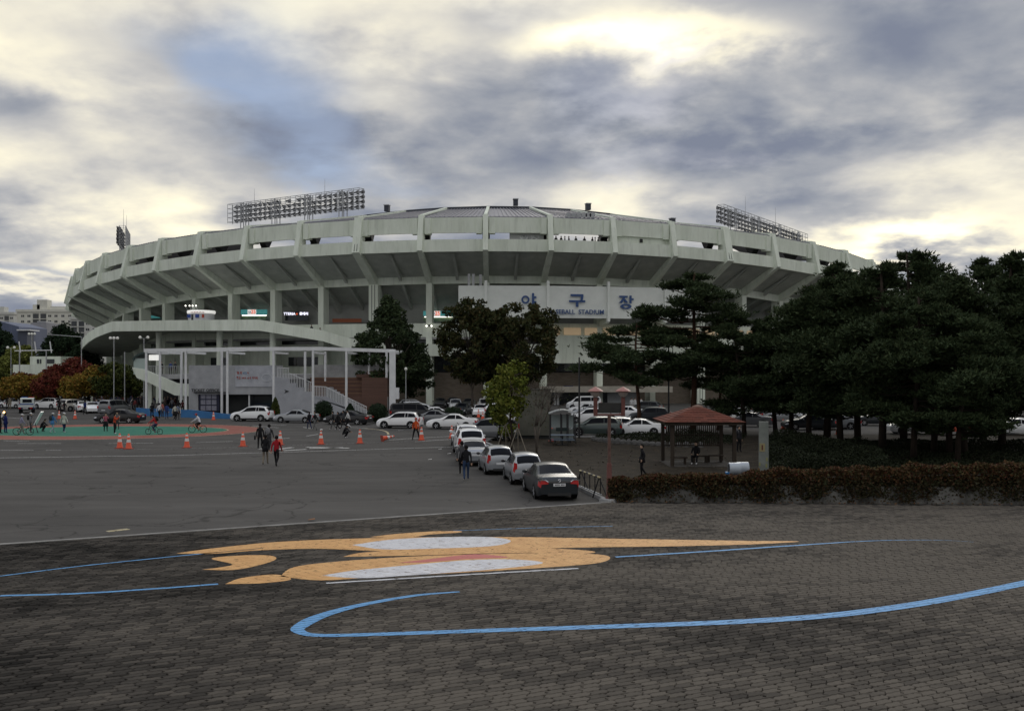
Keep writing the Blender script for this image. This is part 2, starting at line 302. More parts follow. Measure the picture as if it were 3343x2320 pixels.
# brick plaza: a sheet of dark joint sand with real pavers standing in it
ED0, ED1 = np.array(G(-400, 1804)[:2]), np.array(G(1985, 1639.5)[:2])       # edge between plaza and asphalt
ang = math.atan2(ED1[1]-ED0[1], ED1[0]-ED0[0])
LFT = ED0-(ED1-ED0)*1.2
WALL0, WALL1 = np.array(G(1984, 1639)[:2]), np.array(G(3343, 1649)[:2])
WALL2 = WALL0+(WALL1-WALL0)*1.9
plaza = [tuple(LFT), tuple(ED1), tuple(WALL2), (WALL2[0], -30), (LFT[0], -30)]
def paver_mat():
    m = bpy.data.materials.new('concrete_paver'); m.use_nodes = True; nt = m.node_tree; N = nt.nodes; L = nt.links; p = N['Principled BSDF']
    ge = N.new('ShaderNodeNewGeometry'); oi = N.new('ShaderNodeObjectInfo')
    def mth(op, x, y):
        n = N.new('ShaderNodeMath'); n.operation = op
        for i, q in enumerate((x, y)):
            if isinstance(q, float): n.inputs[i].default_value = q
            else: L.new(q, n.inputs[i])
        return n.outputs[0]
    rnd = mth('FRACT', mth('ADD', ge.outputs['Random Per Island'], oi.outputs['Random']), 0.0)
    def noise(sc, det, st=(1, 1, 1), rz=0):
        mp = N.new('ShaderNodeMapping'); mp.inputs['Scale'].default_value = st; mp.inputs['Rotation'].default_value = (0, 0, rz); L.new(ge.outputs['Position'], mp.inputs[0])
        n = N.new('ShaderNodeTexNoise'); n.inputs['Scale'].default_value = sc; n.inputs['Detail'].default_value = det; n.inputs['Roughness'].default_value = 0.6; L.new(mp.outputs[0], n.inputs['Vector']); return n.outputs[0]
    dirt = noise(0.16, 6, (0.6, 1.3, 1), -ang); dirt2 = noise(0.9, 5, (0.35, 1.2, 1), -ang); fine = noise(45, 3)
    sp = N.new('ShaderNodeSeparateXYZ'); L.new(ge.outputs['Position'], sp.inputs[0])
    side = N.new('ShaderNodeMapRange'); L.new(sp.outputs[0], side.inputs[0]); side.inputs[1].default_value = -14; side.inputs[2].default_value = 9   # stones get steadily darker towards the left
    s = mth('ADD', mth('ADD', mth('MULTIPLY', rnd, 0.24), 0.05), mth('ADD', mth('MULTIPLY', dirt, 0.90), mth('MULTIPLY', dirt2, 0.46)))
    s = mth('ADD', mth('ADD', s, mth('MULTIPLY', side.outputs[0], 0.27)), mth('MULTIPLY', fine, 0.16)); s = mth('MULTIPLY', s, 0.8)
    r = N.new('ShaderNodeValToRGB'); e = r.color_ramp.elements; e[0].position = 0.60; e[0].color = (0.0105, 0.0098, 0.009, 1); e[1].position = 1.22; e[1].color = (0.115, 0.102, 0.086, 1)
    e[1].position = 1.0; q = e.new(0.80); q.color = (0.052, 0.047, 0.0415, 1)
    L.new(s, r.inputs[0]); L.new(r.outputs[0], p.inputs['Base Color']); p.inputs['Roughness'].default_value = 0.92; p.inputs['Specular IOR Level'].default_value = 0.06
    bp = N.new('ShaderNodeBump'); bp.inputs['Strength'].default_value = 0.3; bp.inputs['Distance'].default_value = 0.01; L.new(fine, bp.inputs['Height']); L.new(bp.outputs[0], p.inputs['Normal'])
    return m
M_PAVER = paver_mat()
M_SAND = mat('joint_sand', (0.007, 0.007, 0.0065), (0.012, 0.011, 0.010), 0.95, 3)
plaza_o = sheet('brick_plaza', plaza, M_SAND, 0.004, kind='structure')
PL, PW, PT = 0.35, 0.178, 0.028
def paver_outline(g=0.009):
    # wavy interlocking stone: both long sides and both ends zigzag
    a = PL/2-g*.8; b = PW/2-g*1.15; k = 0.022; j = 0.03
    return [(-a+j, -b-k*0.5), (-a*0.5, -b+k*0.5), (0, -b-k*0.5), (a*0.5, -b+k*0.5), (a+j, -b-k*0.5), (a-j, 0), (a+j, b-k*0.5), (a*0.5, b+k*0.5), (0, b-k*0.5), (-a*0.5, b+k*0.5), (-a+j, b-k*0.5), (-a-j, 0)]
OUT = np.array(paver_outline()); INN = OUT*np.array([0.94, 0.84])
def lay_pavers():
    ca, sa = cos(ang), sin(ang); items = []
    org = ED1
    inw = np.array([sa, -ca])                              # from the edge towards the camera
    for row in range(0, 190):
        v = 0.30+PW*(row+0.5)
        for c in range(-190, 150):
            u = PL*(c+(0.5 if row % 2 else 0.0)+0.17*(row % 3))
            x = org[0]+ca*u+inw[0]*v; y = org[1]+sa*u+inw[1]*v
            if y < 13.5 or y > 41: continue
            if abs(x) > 0.56*y+1.5: continue
            # stop at the wall line and the edge line
            wy = WALL0[1]+(WALL1[1]-WALL0[1])*(x-WALL0[0])/(WALL1[0]-WALL0[0])
            if x > WALL0[0]-1 and y > wy-0.35: continue
            items.append((x, y))
    items.sort(key=lambda p: p[0]**2+p[1]**2)
    # nearest stones that lie inside the picture stand as single pieces
    inside = [p for p in items if p[1] > 15.9 and abs(p[0]) < 0.515*p[1]]
    single = set(inside[:298])
    n = len(OUT)
    me = None
    V = []; Fc = []
    for x, y in items:
        th = ang+random.uniform(-.012, .012)+(math.pi if random.random() < .5 else 0); dz = random.uniform(-.004, .004); tx = random.uniform(-.012, .012); ty = random.uniform(-.02, .02)
        if (x, y) in single:
            if me is None:
                mb = MB(); mb.add([(*p, PT-0.013) for p in OUT]+[(*p, PT) for p in INN]+[(*p, 0.0) for p in OUT],
                    [tuple(range(n, 2*n))]+[(i, (i+1) % n, n+(i+1) % n, n+i) for i in range(n)]+[(2*n+i, 2*n+(i+1) % n, (i+1) % n, i) for i in range(n)])
                me = mb.mesh('paver', M_PAVER)
            o = new('paver', me, plaza_o, (x, y, 0.006+dz), rot=(tx, ty, th)); continue
        c, s = cos(th), sin(th); o = len(V)
        for ring, z in ((OUT, PT-0.013), (INN, PT), (OUT, 0.0)):
            V.extend((x+c*p[0]-s*p[1], y+s*p[0]+c*p[1], 0.006+dz+z+tx*p[1]-ty*p[0]) for p in ring)
        Fc.append(tuple(range(o+n, o+2*n)))
        Fc.extend((o+i, o+(i+1) % n, o+n+(i+1) % n, o+n+i) for i in range(n))
        if y < 27: Fc.extend((o+2*n+i, o+2*n+(i+1) % n, o+(i+1) % n, o+i) for i in range(n))
    m2 = bpy.data.meshes.new('paver_field'); m2.from_pydata(V, [], Fc); m2.materials.append(M_PAVER); m2.update()
    new('paver_field', m2, plaza_o, kind='stuff')
lay_pavers()
# flush concrete edging between plaza and road
mb = MB(); d = np.array([cos(ang), sin(ang)]); nn = np.array([-sin(ang), cos(ang)])
A, B = LFT, ED1+d*0.2
mb.hexa([(*(A-nn*.24), 0), (*(B-nn*.24), 0), (*(B-nn*.02), 0), (*(A-nn*.02), 0)], [(*(A-nn*.24), .040), (*(B-nn*.24), .040), (*(B-nn*.02), .040), (*(A-nn*.02), .040)])
mb.build('kerb_edging', mat('edging_concrete', (0.17, 0.165, 0.155), (0.30, 0.295, 0.28), 0.9, 1.5, detail=8), kind='structure')
# ---------------------------------------------------------------- paint on the plaza
PZ = 0.0405
def Gp(px, py): return G(px, py, PZ)
def gline(name, pts, w, m, z, parent, k=8): return strip(name, smooth_line([G(*p, z) for p in pts], k), w, m, z, parent)
def joint_gaps(m):
    """paint misses the sunken joints between the paver rows"""
    N = m.node_tree.nodes; L = m.node_tree.links; b = N['Principled BSDF']; ge = N.new('ShaderNodeNewGeometry'); sp = N.new('ShaderNodeSeparateXYZ'); L.new(ge.outputs['Position'], sp.inputs[0])
    def mt(op, x, y=0.0):
        n = N.new('ShaderNodeMath'); n.operation = op
        for i, q in enumerate((x, y)):
            if isinstance(q, (int, float)): n.inputs[i].default_value = q
            else: L.new(q, n.inputs[i])
        return n.outputs[0]
    sa, ca = sin(ang), cos(ang); off = -ED1[0]*sa+ED1[1]*ca-.30
    v = mt('DIVIDE', mt('ADD', mt('ADD', mt('MULTIPLY', sp.outputs[0], sa), mt('MULTIPLY', sp.outputs[1], -ca)), off), PW)
    u = mt('DIVIDE', mt('ADD', mt('MULTIPLY', sp.outputs[0], ca), mt('MULTIPLY', sp.outputs[1], sa)), PL*.5)
    v = mt('ADD', v, mt('MULTIPLY', mt('PINGPONG', u, 0.5), .16)); d = mt('ABSOLUTE', mt('SUBTRACT', mt('FRACT', v), 0.5))
    r = N.new('ShaderNodeMapRange'); r.inputs[1].default_value = .41; r.inputs[2].default_value = .48; r.inputs[3].default_value = 1.0; r.inputs[4].default_value = .25; L.new(d, r.inputs[0])
    if b.inputs['Alpha'].links: a = mt('MULTIPLY', b.inputs['Alpha'].links[0].from_socket, r.outputs[0])
    else: a = r.outputs[0]
    L.new(a, b.inputs['Alpha'])
for m_ in (M_BLUE, M_ORANGE, M_MWHITE, M_MRED): joint_gaps(m_)
pm = empty('ground_mural', (0, 0, 0), 'orange, white and blue paint shapes worn into the brick plaza', 'mural')
def blob(name, pts, m, z=PZ, k=5):
    q = smooth_line([Gp(*p) for p in pts+pts[:1]], k)[:-1]; return sheet(name, q, m, z, pm)
blob('orange_patch', [(575, 1805), (700, 1788), (900, 1768), (1150, 1757), (1420, 1752), (1700, 1752), (2000, 1757), (2250, 1761), (2440, 1764), (2610, 1766), (2470, 1775), (2200, 1782), (1900, 1786), (1600, 1795), (1300, 1800), (1050, 1790), (850, 1795), (700, 1806)], M_ORANGE)
blob('orange_patch', [(660, 1858), (760, 1842), (690, 1822), (780, 1812), (880, 1812), (900, 1825), (840, 1845), (760, 1859)], M_ORANGE)
blob('orange_patch', [(735, 1905), (790, 1885), (900, 1874), (950, 1890), (860, 1902)], M_ORANGE)
blob('orange_patch', [(915, 1880), (960, 1850), (1100, 1832), (1350, 1815), (1650, 1806), (1900, 1806), (1988, 1815), (1960, 1835), (1800, 1850), (1500, 1868), (1250, 1880), (1050, 1893)], M_ORANGE)
blob('orange_patch', [(1205, 1752), (1300, 1741), (1420, 1733), (1495, 1732), (1500, 1737), (1400, 1744), (1330, 1754)], M_ORANGE)
blob('white_patch', [(1150, 1778), (1280, 1760), (1450, 1752), (1600, 1752), (1668, 1765), (1600, 1782), (1400, 1790), (1250, 1792)], M_MWHITE, PZ+.0015)
blob('white_patch', [(1050, 1878), (1150, 1862), (1350, 1842), (1550, 1826), (1700, 1826), (1770, 1838), (1600, 1858), (1350, 1876), (1180, 1886)], M_MWHITE, PZ+.0015)
blob('orange_patch', [(1120, 1816), (1200, 1801), (1450, 1792), (1750, 1788), (1930, 1797), (1900, 1806), (1650, 1804), (1350, 1812)], M_ORANGE, PZ-.0012)
blob('coral_patch', [(1300, 1836), (1450, 1818), (1550, 1808), (1660, 1818), (1520, 1824), (1400, 1834)], M_MRED, PZ+.003)
gline('white_line', [(1065, 1902), (1300, 1888), (1600, 1870), (1888, 1854)], 0.12, M_MWHITE, PZ+.0015, pm)
# blue lines
for pts, w in (([(0, 1879), (250, 1848), (450, 1827), (640, 1808), (860, 1788)], 0.10), ([(0, 1943), (250, 1936), (480, 1922), (712, 1905)], 0.15),
               ([(2010, 1817), (2300, 1799), (2600, 1779), (2850, 1764), (3060, 1762), (3180, 1768)], [0.16]*16+[0.15, .14, .13, .12, .11, .10, .09, .08, .08, .07, .07, .06, .06, .05, .05, .04, .04, .03, .03, .02, .02, .02, .02, .02, .02]),
               ([(1440, 1733), (1750, 1722), (2000, 1716)], 0.06)):
    n = (len(pts)-1)*8+1; w = w if isinstance(w, float) else w[:n]
    gline('blue_line', pts, w, M_BLUE, PZ, pm)
hook = smooth_line([Gp(*p) for p in [(1500, 1930), (1350, 1943), (1170, 1975), (1050, 2008), (985, 2040), (975, 2058), (1040, 2072), (1250, 2068), (1600, 2056), (2000, 2043), (2400, 2028), (2700, 2008), (2950, 1977), (3150, 1942), (3400, 1890)]], 10)
nh = len(hook); wl = []
for i in range(nh):
    t = i/(nh-1)
    wl.append(0.10+0.28*min(1, t/0.25) if t < 0.25 else 0.38-0.16*min(1, (t-.25)/.15) if t < 0.45 else 0.22+0.16*min(1, (t-.45)/.3))
strip('blue_hook_line', hook, wl, M_BLUE, PZ, pm)
for pts in ([(-60, 2088), (300, 2044), (620, 2000), (900, 1960), (1180, 1918)], [(700, 1838), (1000, 1812), (1240, 1792)]):
    strip('expansion_joint', [G(*p, PZ)[:2] for p in pts], 0.035, M_SAND, PZ-.006, plaza_o)
# ---------------------------------------------------------------- road markings and the painted island on the asphalt
RZ = 0.004
def rl(pts, w=0.14, m=None): return strip('lane_line', [G(*p)[:2] for p in pts], w, m or M_ROADW, RZ, ground)
rl([(0, 1494), (550, 1486), (1000, 1473), (1510, 1457)], 0.16)
for p in ([(10, 1438), (95, 1440)], [(55, 1447), (200, 1447)], [(640, 1444), (760, 1440)], [(1270, 1436), (1350, 1430), (1480, 1423)], [(885, 1435), (945, 1429)], [(1000, 1423), (1038, 1417)], [(825, 1389), (910, 1396)], [(880, 1385), (935, 1388)], [(1355, 1441), (1480, 1433)], [(990, 1394), (1025, 1400)], [(355, 1447), (500, 1446)], [(1090, 1390), (1200, 1398)], [(20, 1362), (70, 1366)], [(165, 1331), (190, 1334)], [(1300, 1404), (1320, 1404)]): rl(p, 0.15)
rl([(0, 1469), (110, 1469)], .15); rl([(150, 1469), (200, 1469)], .15)
rl([(200, 1469), (560, 1464), (860, 1457), (1130, 1446), (1350, 1440)], 0.15, M_ROADF)
rl([(350, 1734), (360, 1722), (418, 1721), (422, 1730), (350, 1734)][:1]+[(420, 1726)], 0.30, M_ROADY)
for a in ([(905, 1466), (955, 1460)], [(925, 1470), (1000, 1466)], [(1000, 1459), (1140, 1462)], [(1010, 1463), (1120, 1460)], [(845, 1464), (880, 1465)]): rl(a, 0.45)
strip('yellow_line', smooth_line([G(*p)[:2] for p in [(1190, 1398), (1235, 1402), (1262, 1409), (1268, 1418)]]), 0.2, M_ROADY, RZ, ground)
ic = np.array(G(335, 1406)[:2])
def ell(a, b, n=64): return [(ic[0]+a*cos(2*math.pi*i/n), ic[1]+b*sin(2*math.pi*i/n)) for i in range(n)]
isl = sheet('painted_island', ell(14.3, 11.5), M_RED, RZ, kind='structure')
sheet('green_field', ell(11.2, 7.4), M_GRN, RZ+.004, isl)
for a, b in ((14.4, 11.6), (11.3, 7.5)):
    q = ell(a, b); strip('yellow_border', q+q[:1], 0.16, mat('border_paint', (0.42, 0.33, 0.22), (0.5, 0.42, 0.3), 0.8, 4, alpha=(5, .42)), RZ+.008, isl)
# dry lawn right of the parked row and the dark planted ground under the pines
M_DIRT = mat('dry_lawn', (0.018, 0.0148, 0.0105), (0.042, 0.034, 0.024), 0.95, 1.1, bump=0.5, bscale=9, detail=9)
lawn = [G(1975, 1636)[:2], G(1790, 1545)[:2], G(1650, 1475)[:2], G(1575, 1443)[:2], G(1640, 1430)[:2], G(2150, 1425)[:2], G(2600, 1418)[:2], G(3600, 1418)[:2], (45, 42.5), (WALL2[0], WALL2[1]+.3)]
lawn_o = sheet('dry_lawn', lawn, M_DIRT, 0.008, kind='structure')
mb = MB(); kp = lawn[:6]                                   # kerb stones along the lawn
for a, b in zip(kp[:-1], kp[1:]):
    L_ = math.dist(a, b); n = max(1, int(L_/1.0)); dx, dy = (b[0]-a[0])/L_, (b[1]-a[1])/L_
    for i in range(n):
        s0, s1 = i*L_/n+.01, (i+1)*L_/n-.01; P0 = (a[0]+dx*s0, a[1]+dy*s0); P1 = (a[0]+dx*s1, a[1]+dy*s1); w = (-dy*.09, dx*.09)
        q = MB(); lo = [(P0[0]-w[0], P0[1]-w[1]), (P1[0]-w[0], P1[1]-w[1]), (P1[0]+w[0], P1[1]+w[1]), (P0[0]+w[0], P0[1]+w[1])]
        q.hexa([(*p, 0) for p in lo], [(*p, .13) for p in lo]); q.build('kerb_stone', M_CONC2, lawn_o)
# ---------------------------------------------------------------- baseball stadium (a ring of bays; angle 0 faces the camera)
SX, SY, STEP, PH = -4.72, 246.7, 5.8626, 0.4017
def P(r, a, z, t=0.0):
    a = rad(a); return (SX+r*sin(a)+t*cos(a), SY-r*cos(a)+t*sin(a), z)
def HT(a):
    d = a-3; return 29.4-(0.00094 if d < 0 else 0.0017)*d*d
K0, K1 = -13, 9
stad = empty('baseball_stadium', (SX, SY, 0), 'round pale grey concrete baseball stadium with raking piers and a slotted rim', 'stadium')
def sp(mb, name, m, parent=None, **k):                    # part of the stadium, world coordinates baked
    mb.v = [(x-SX, y-SY, z) for x, y, z in mb.v]; return mb.build(name, m, parent or stad, **k)
def radial(poly, a, w, t0=0.0):
    """polygon of (r, z) given thickness w across the ring at angle a"""
    mb = MB(); n = len(poly); v = [P(r, a, z, t0-w/2) for r, z in poly]+[P(r, a, z, t0+w/2) for r, z in poly]
    mb.add(v, [tuple(range(n)), tuple(range(n, 2*n))[::-1]]+[(i, n+i, n+(i+1) % n, (i+1) % n) for i in range(n)]); return mb
def arc(a0, a1, r, th, b0, t0, b1, t1, inset=0.0, n=1):
    """wall piece between two angles: outer face at r, thickness th inwards, bottoms b, tops t"""
    mb = MB()
    for i in range(n):
        u0, u1 = i/n, (i+1)/n; A0 = a0+(a1-a0)*u0; A1 = a0+(a1-a0)*u1
        i0 = inset if i == 0 else 0; i1 = inset if i == n-1 else 0
        q = lambda r_, A, z, t: P(r_, A, z, t)
        bb0, bb1 = b0+(b1-b0)*u0, b0+(b1-b0)*u1; tt0, tt1 = t0+(t1-t0)*u0, t0+(t1-t0)*u1
        mb.hexa([q(r, A0, bb0, i0), q(r, A1, bb1, -i1), q(r-th, A1, bb1, -i1), q(r-th, A0, bb0, i0)], [q(r, A0, tt0, i0), q(r, A1, tt1, -i1), q(r-th, A1, tt1, -i1), q(r-th, A0, tt0, i0)])
    return mb
def slab(a0, a1, pts0, pts1):
    mb = MB(); n = len(pts0); mb.add([P(r, a0, z) for r, z in pts0]+[P(r, a1, z) for r, z in pts1], [tuple(range(n)), tuple(range(n, 2*n))[::-1]]+[(i, n+i, n+(i+1) % n, (i+1) % n) for i in range(n)]); return mb
M_ROOF = mat('ribbed_metal_roof', (0.17, 0.17, 0.20), (0.22, 0.22, 0.25), 0.5, 0.6, metal=0.3, stretch=(1, 1, 1))
M_FASC = mat('roof_edge_dark', (0.035, 0.04, 0.055), (0.05, 0.055, 0.07), 0.6, 1)
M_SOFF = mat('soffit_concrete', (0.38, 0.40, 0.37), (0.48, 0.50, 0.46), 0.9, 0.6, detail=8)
M_TAN = mat('lit_tan_glazing', (0.55, 0.42, 0.27), rough=0.5, emit=(1.0, 0.72, 0.42), es=0.10)
M_PANE = mat('window_pane', (0.02, 0.024, 0.028), (0.05, 0.055, 0.06), 0.12, 0.15)
ANG = {k: PH+k*STEP for k in range(K0, K1+2)}
JOINT = (-2, 4)                                            # piers doubled at expansion joints
for k in range(K0, K1+1):
    a = ANG[k]; h = HT(a); zc = h-9.75; w = 1.25 if k in JOINT else 0.80
    # pier with its raking underside down to the column head
    pr = [(97.0, h), (98.35, h-5.6), (90.2, zc), (88.2, zc), (88.2, zc+1.4), (95.6, h-4.6), (95.9, h)]
    pier = sp(radial(pr, a, w), 'pier', M_CONC)
    if k in JOINT:
        for s in (-.2, .2): sp(radial([(97.25, h-1.6), (98.36, h-5.4), (98.3, h-5.4), (97.1, h-1.6)], a, 0.07, s), 'joint_groove', M_DARK, pier)
    cw = 1.55 if k in JOINT else 0.98
    col = sp(radial([(90.1, 0), (90.1, zc), (88.2, zc), (88.2, 0)], a, cw), 'column', M_CONC)
    if k in JOINT:
        for s in (-.25, .25): sp(radial([(90.12, 0), (90.12, zc-.1), (90.0, zc-.1), (90.0, 0)], a, 0.09, s), 'joint_groove', M_DARK, col)
    # inner raking beam under the stand, and the bearing block that carries the roof
    sp(radial([(88.2, zc+1.4), (88.2, zc-.5), (83.3, 15.1), (83.3, 17.6)], a, 0.6), 'inner_beam', M_SOFF)
    if -60 < a < 46:
        sp(radial([(92.6, h-6.0), (92.9, h-3.5), (92.4, h-2.9), (93.4, h-1.7), (90.8, h-1.5), (91.7, h-2.9), (91.3, h-3.5), (91.6, h-6.0)], a, 1.15), 'roof_bearing', M_BLACK)
    if k == K1: continue
    a1 = ANG[k+1]; h1 = HT(a1); zc1 = h1-9.75; am = (a+a1)/2; hm = HT(am); zm = hm-9.75
    sp(arc(a, a1, 96.7, 0.35, h-2.75, h-.4, h1-2.75, h1-.4, .3), 'upper_panel', M_CONC)
    sp(arc(a, a1, 97.5, 0.35, h-5.7, h-3.85, h1-5.7, h1-3.85, .3), 'lower_panel', M_CONC)
    for A, hh, s in ((a, h, 1), (a1, h1, -1)):              # short thickened ends of the upper panels
        sp(radial([(96.95, hh-.42), (96.95, hh-2.9), (95.6, hh-2.9), (95.6, hh-.42)], A, 0.9, s*1.0), 'panel_end_block', M_CONC)
    # soffit of the upper stand, edge beam, mid-bay rib
    sp(slab(a, a1, [(97.2, h-5.7), (96.2, h-5.85), (89.6, zc+1.0), (89.6, zc+1.5), (96.2, h-5.2), (97.2, h-5.2)], [(97.2, h1-5.7), (96.2, h1-5.85), (89.6, zc1+1.0), (89.6, zc1+1.5), (96.2, h1-5.2), (97.2, h1-5.2)]), 'soffit_panel', M_SOFF)
    sp(slab(a, a1, [(89.5, zc+1.0), (83.2, 16.6), (83.2, 17.2), (89.5, zc+1.6)], [(89.5, zc1+1.0), (83.2, 16.6), (83.2, 17.2), (89.5, zc1+1.6)]), 'inner_soffit', M_SOFF)
    sp(arc(a, a1, 89.75, 0.5, zc-.15, zc+1.05, zc1-.15, zc1+1.05, .4), 'ring_beam', M_CONC)
    sp(radial([(96.6, hm-5.9), (95.6, hm-6.3), (90.2, zm+.35), (90.2, zm+1.2)], am, 0.45), 'soffit_rib', M_SOFF)
    sp(radial([(89.2, zm+.9), (89.2, zm-.1), (83.3, 15.7), (83.3, 16.6)], am, 0.4), 'soffit_rib', M_SOFF)
    # upper concourse: back wall, floor, parapet
    sp(arc(a, a1, 83.4, 0.3, 10.6, 17.0, 10.6, 17.0), 'concourse_wall', mat('concourse_wall', (0.30, 0.31, 0.29), (0.36, 0.37, 0.35), 0.9, .5))
    sp(slab(a, a1, [(89.9, 10.55), (83, 10.55), (83, 10.85), (89.9, 10.85)], [(89.9, 10.55), (83, 10.55), (83, 10.85), (89.9, 10.85)]), 'concourse_floor', M_CONC2)
    sp(arc(a, a1, 89.95, 0.25, 10.9, 13.1, 10.9, 13.1, .5), 'parapet', M_CONC)
    right = a > 2
    if right:
        sp(arc(a, a1, 90.6, 0.3, 6.7, 11.2, 6.7, 11.2, .5), 'gallery_wall', M_CONC)
        nb = 3
        for j in range(nb):
            sp(arc(a+(a1-a)*j/nb, a+(a1-a)*(j+1)/nb, 90.3, .08, 11.25, 12.4, 11.25, 12.4, .14 if 0 < j < nb-1 else .5), 'tan_window', M_TAN)
    else:
        if a > -14: sp(arc(a, a1, 90.7, 0.3, 7.85, 9.75, 7.85, 9.75, .02), 'gallery_wall', M_CONC)
        sp(arc(a, a1, 87.0, .1, 9.9, 10.5, 9.9, 10.5, .7), 'clerestory_window', M_PANE)
    low = M_BRICK if a > -14 else M_CONC
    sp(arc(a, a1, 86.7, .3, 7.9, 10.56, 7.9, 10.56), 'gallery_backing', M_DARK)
    sp(arc(a, a1, 87.2, .4, 0, 5.2, 0, 5.2), 'ground_wall', low)
    if a > -14:
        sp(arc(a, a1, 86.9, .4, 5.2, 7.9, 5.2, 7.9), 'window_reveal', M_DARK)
        for j in range(5):
            q = lambda u: a+(a1-a)*(0.09+0.82*u)
            sp(arc(q(j/5), q((j+1)/5), 87.15, .06, 5.4, 7.7, 5.4, 7.7, .05), 'window_pane', M_PANE)
    else:
        sp(arc(a, a1, 87.1, .4, 5.2, 9.9, 5.2, 9.9), 'upper_wall', M_CONC)
        if k % 2 == 0 and a > -50:
            for j in range(4): 
                q = lambda u: a+(a1-a)*(0.12+0.76*u)
                sp(arc(q(j/4), q((j+1)/4), 87.35, .1, 6.3, 7.8, 6.3, 7.8, .1), 'shop_window', M_PANE)
# panelled and glazed bays of the slot
a, a1 = ANG[2], ANG[3]; sp(arc(a, a1, 96.4, .2, HT(a)-3.9, HT(a)-2.7, HT(a1)-3.9, HT(a1)-2.7, .35), 'slot_infill_panel', M_CONC)
b = (a+a1)/2-.2; sp(arc(b, b+.28, 96.5, .08, HT(b)-3.6, HT(b)-3.05, HT(b)-3.6, HT(b)-3.05), 'vent_grille', M_DARK)
a, a1 = ANG[0]+2.2, ANG[1]-.5; bo = sp(arc(a, a1, 95.8, .3, HT(a)-3.9, HT(a)-2.6, HT(a)-3.9, HT(a)-2.6), 'press_booth', mat('booth_grey', (.42, .43, .43), rough=.7))
sp(arc(a+.9, a1-.4, 95.95, .1, HT(a)-3.65, HT(a)-3.1, HT(a)-3.65, HT(a)-3.1), 'booth_window', mat('booth_glass', (.05, .06, .06), (.6, .62, .62), .2, 1.6), bo)
# roof: sloping metal panels with ribs, dark inner edge, vents
RISE = lambda a: 4.75-.0016*(a-3)**2
for k in range(K0, K1):
    a, a1 = ANG[k], ANG[k+1]
    if a < -66 or a1 > 50: continue
    h, h1 = HT(a), HT(a1); z, z1 = h+RISE(a), h1+RISE(a1)
    pan = sp(slab(a, a1, [(96.5, h-.45), (73, z), (73, z+.12), (96.5, h-.25)], [(96.5, h1-.45), (73, z1), (73, z1+.12), (96.5, h1-.25)]), 'roof_panel', M_ROOF)
    mb = MB()
    for j in range(1, 14):
        A = a+(a1-a)*j/14; H0 = HT(A); r_ = radial([(96.4, H0-.24), (73.2, H0+RISE(A)+.13), (73.2, H0+RISE(A)+.2), (96.4, H0-.16)], A, .12); mb.add(r_.v, r_.f)
    sp(mb, 'roof_seams', M_ROOF, pan, kind='stuff')
    sp(arc(a, a1, 73.3, .3, z+.1, z+.5, z1+.1, z1+.5), 'roof_edge', M_FASC)
    sp(radial([(96.6, h-.1), (73.3, z+.1), (73.3, z+.45), (96.6, h+.12)], a, .5), 'roof_rib', M_CONC)
for px in (1260, 1683, 1927, 2289):
    A = math.degrees(math.atan2(((px-CX)/F*178-SX), 73)); A = min(max(A, -40), 40)
    mb = arc(A-.32, A+.32, 73.6, .9, HT(A)+RISE(A)+0.60, HT(A)+RISE(A)+1.65, HT(A)+RISE(A)+0.60, HT(A)+RISE(A)+1.65); v = sp(mb, 'roof_vent', M_FASC)
    sp(arc(A-.38, A+.38, 73.7, 1.1, HT(A)+RISE(A)+1.65, HT(A)+RISE(A)+1.80, HT(A)+RISE(A)+1.65, HT(A)+RISE(A)+1.80), 'vent_cap', M_STEEL, v)
# loudspeaker horns along the rim
for i, px in enumerate((1856, 1873, 1890, 1907, 1921, 1934)):
    x, y, z = D(px, 702, 152.5); mb = MB(); mb.tube((x, y, z), (x, y+.9, z), .46, .2, 10); sp(mb, 'loudspeaker_horn', M_STEEL, smooth=True)
# entrance canopies at ground level
mb = MB(); mb.box(*(D(1760, 0, 157.5)[0], D(2190, 0, 157.5)[0]), 155.6, 160, 2.1, 3.0); sp(mb, 'entrance_canopy', mat('canopy_beige', (.36, .33, .28), (.44, .41, .35), .9, 1))
mb = MB(); mb.box(D(1765, 0, 158)[0], D(2000, 0, 158)[0], 158.9, 159.2, 0, 2.1); sp(mb, 'entrance_glass', M_GLASS)
mb = MB(); mb.box(D(1985, 0, 158)[0], D(2085, 0, 158)[0], 158.8, 159.1, 0, 2.1); sp(mb, 'entrance_shutter', mat('shutter_white', (.40, .42, .44), (.46, .48, .5), .6, 3))
for px in (1812, 1822):
    mb = MB(); mb.box(D(px, 0, 158)[0]-.18, D(px, 0, 158)[0]+.18, 158.4, 158.7, 0, 2.1); sp(mb, 'entrance_post', M_WHITE)
mb = MB(); x0, y0, z0 = D(1841, 1262, 156); mb.box(x0, x0+1.45, y0, y0+.1, z0-.25, z0+.15); sp(mb, 'entrance_sign', mat('sign_navy', (.03, .035, .09), rough=.5))
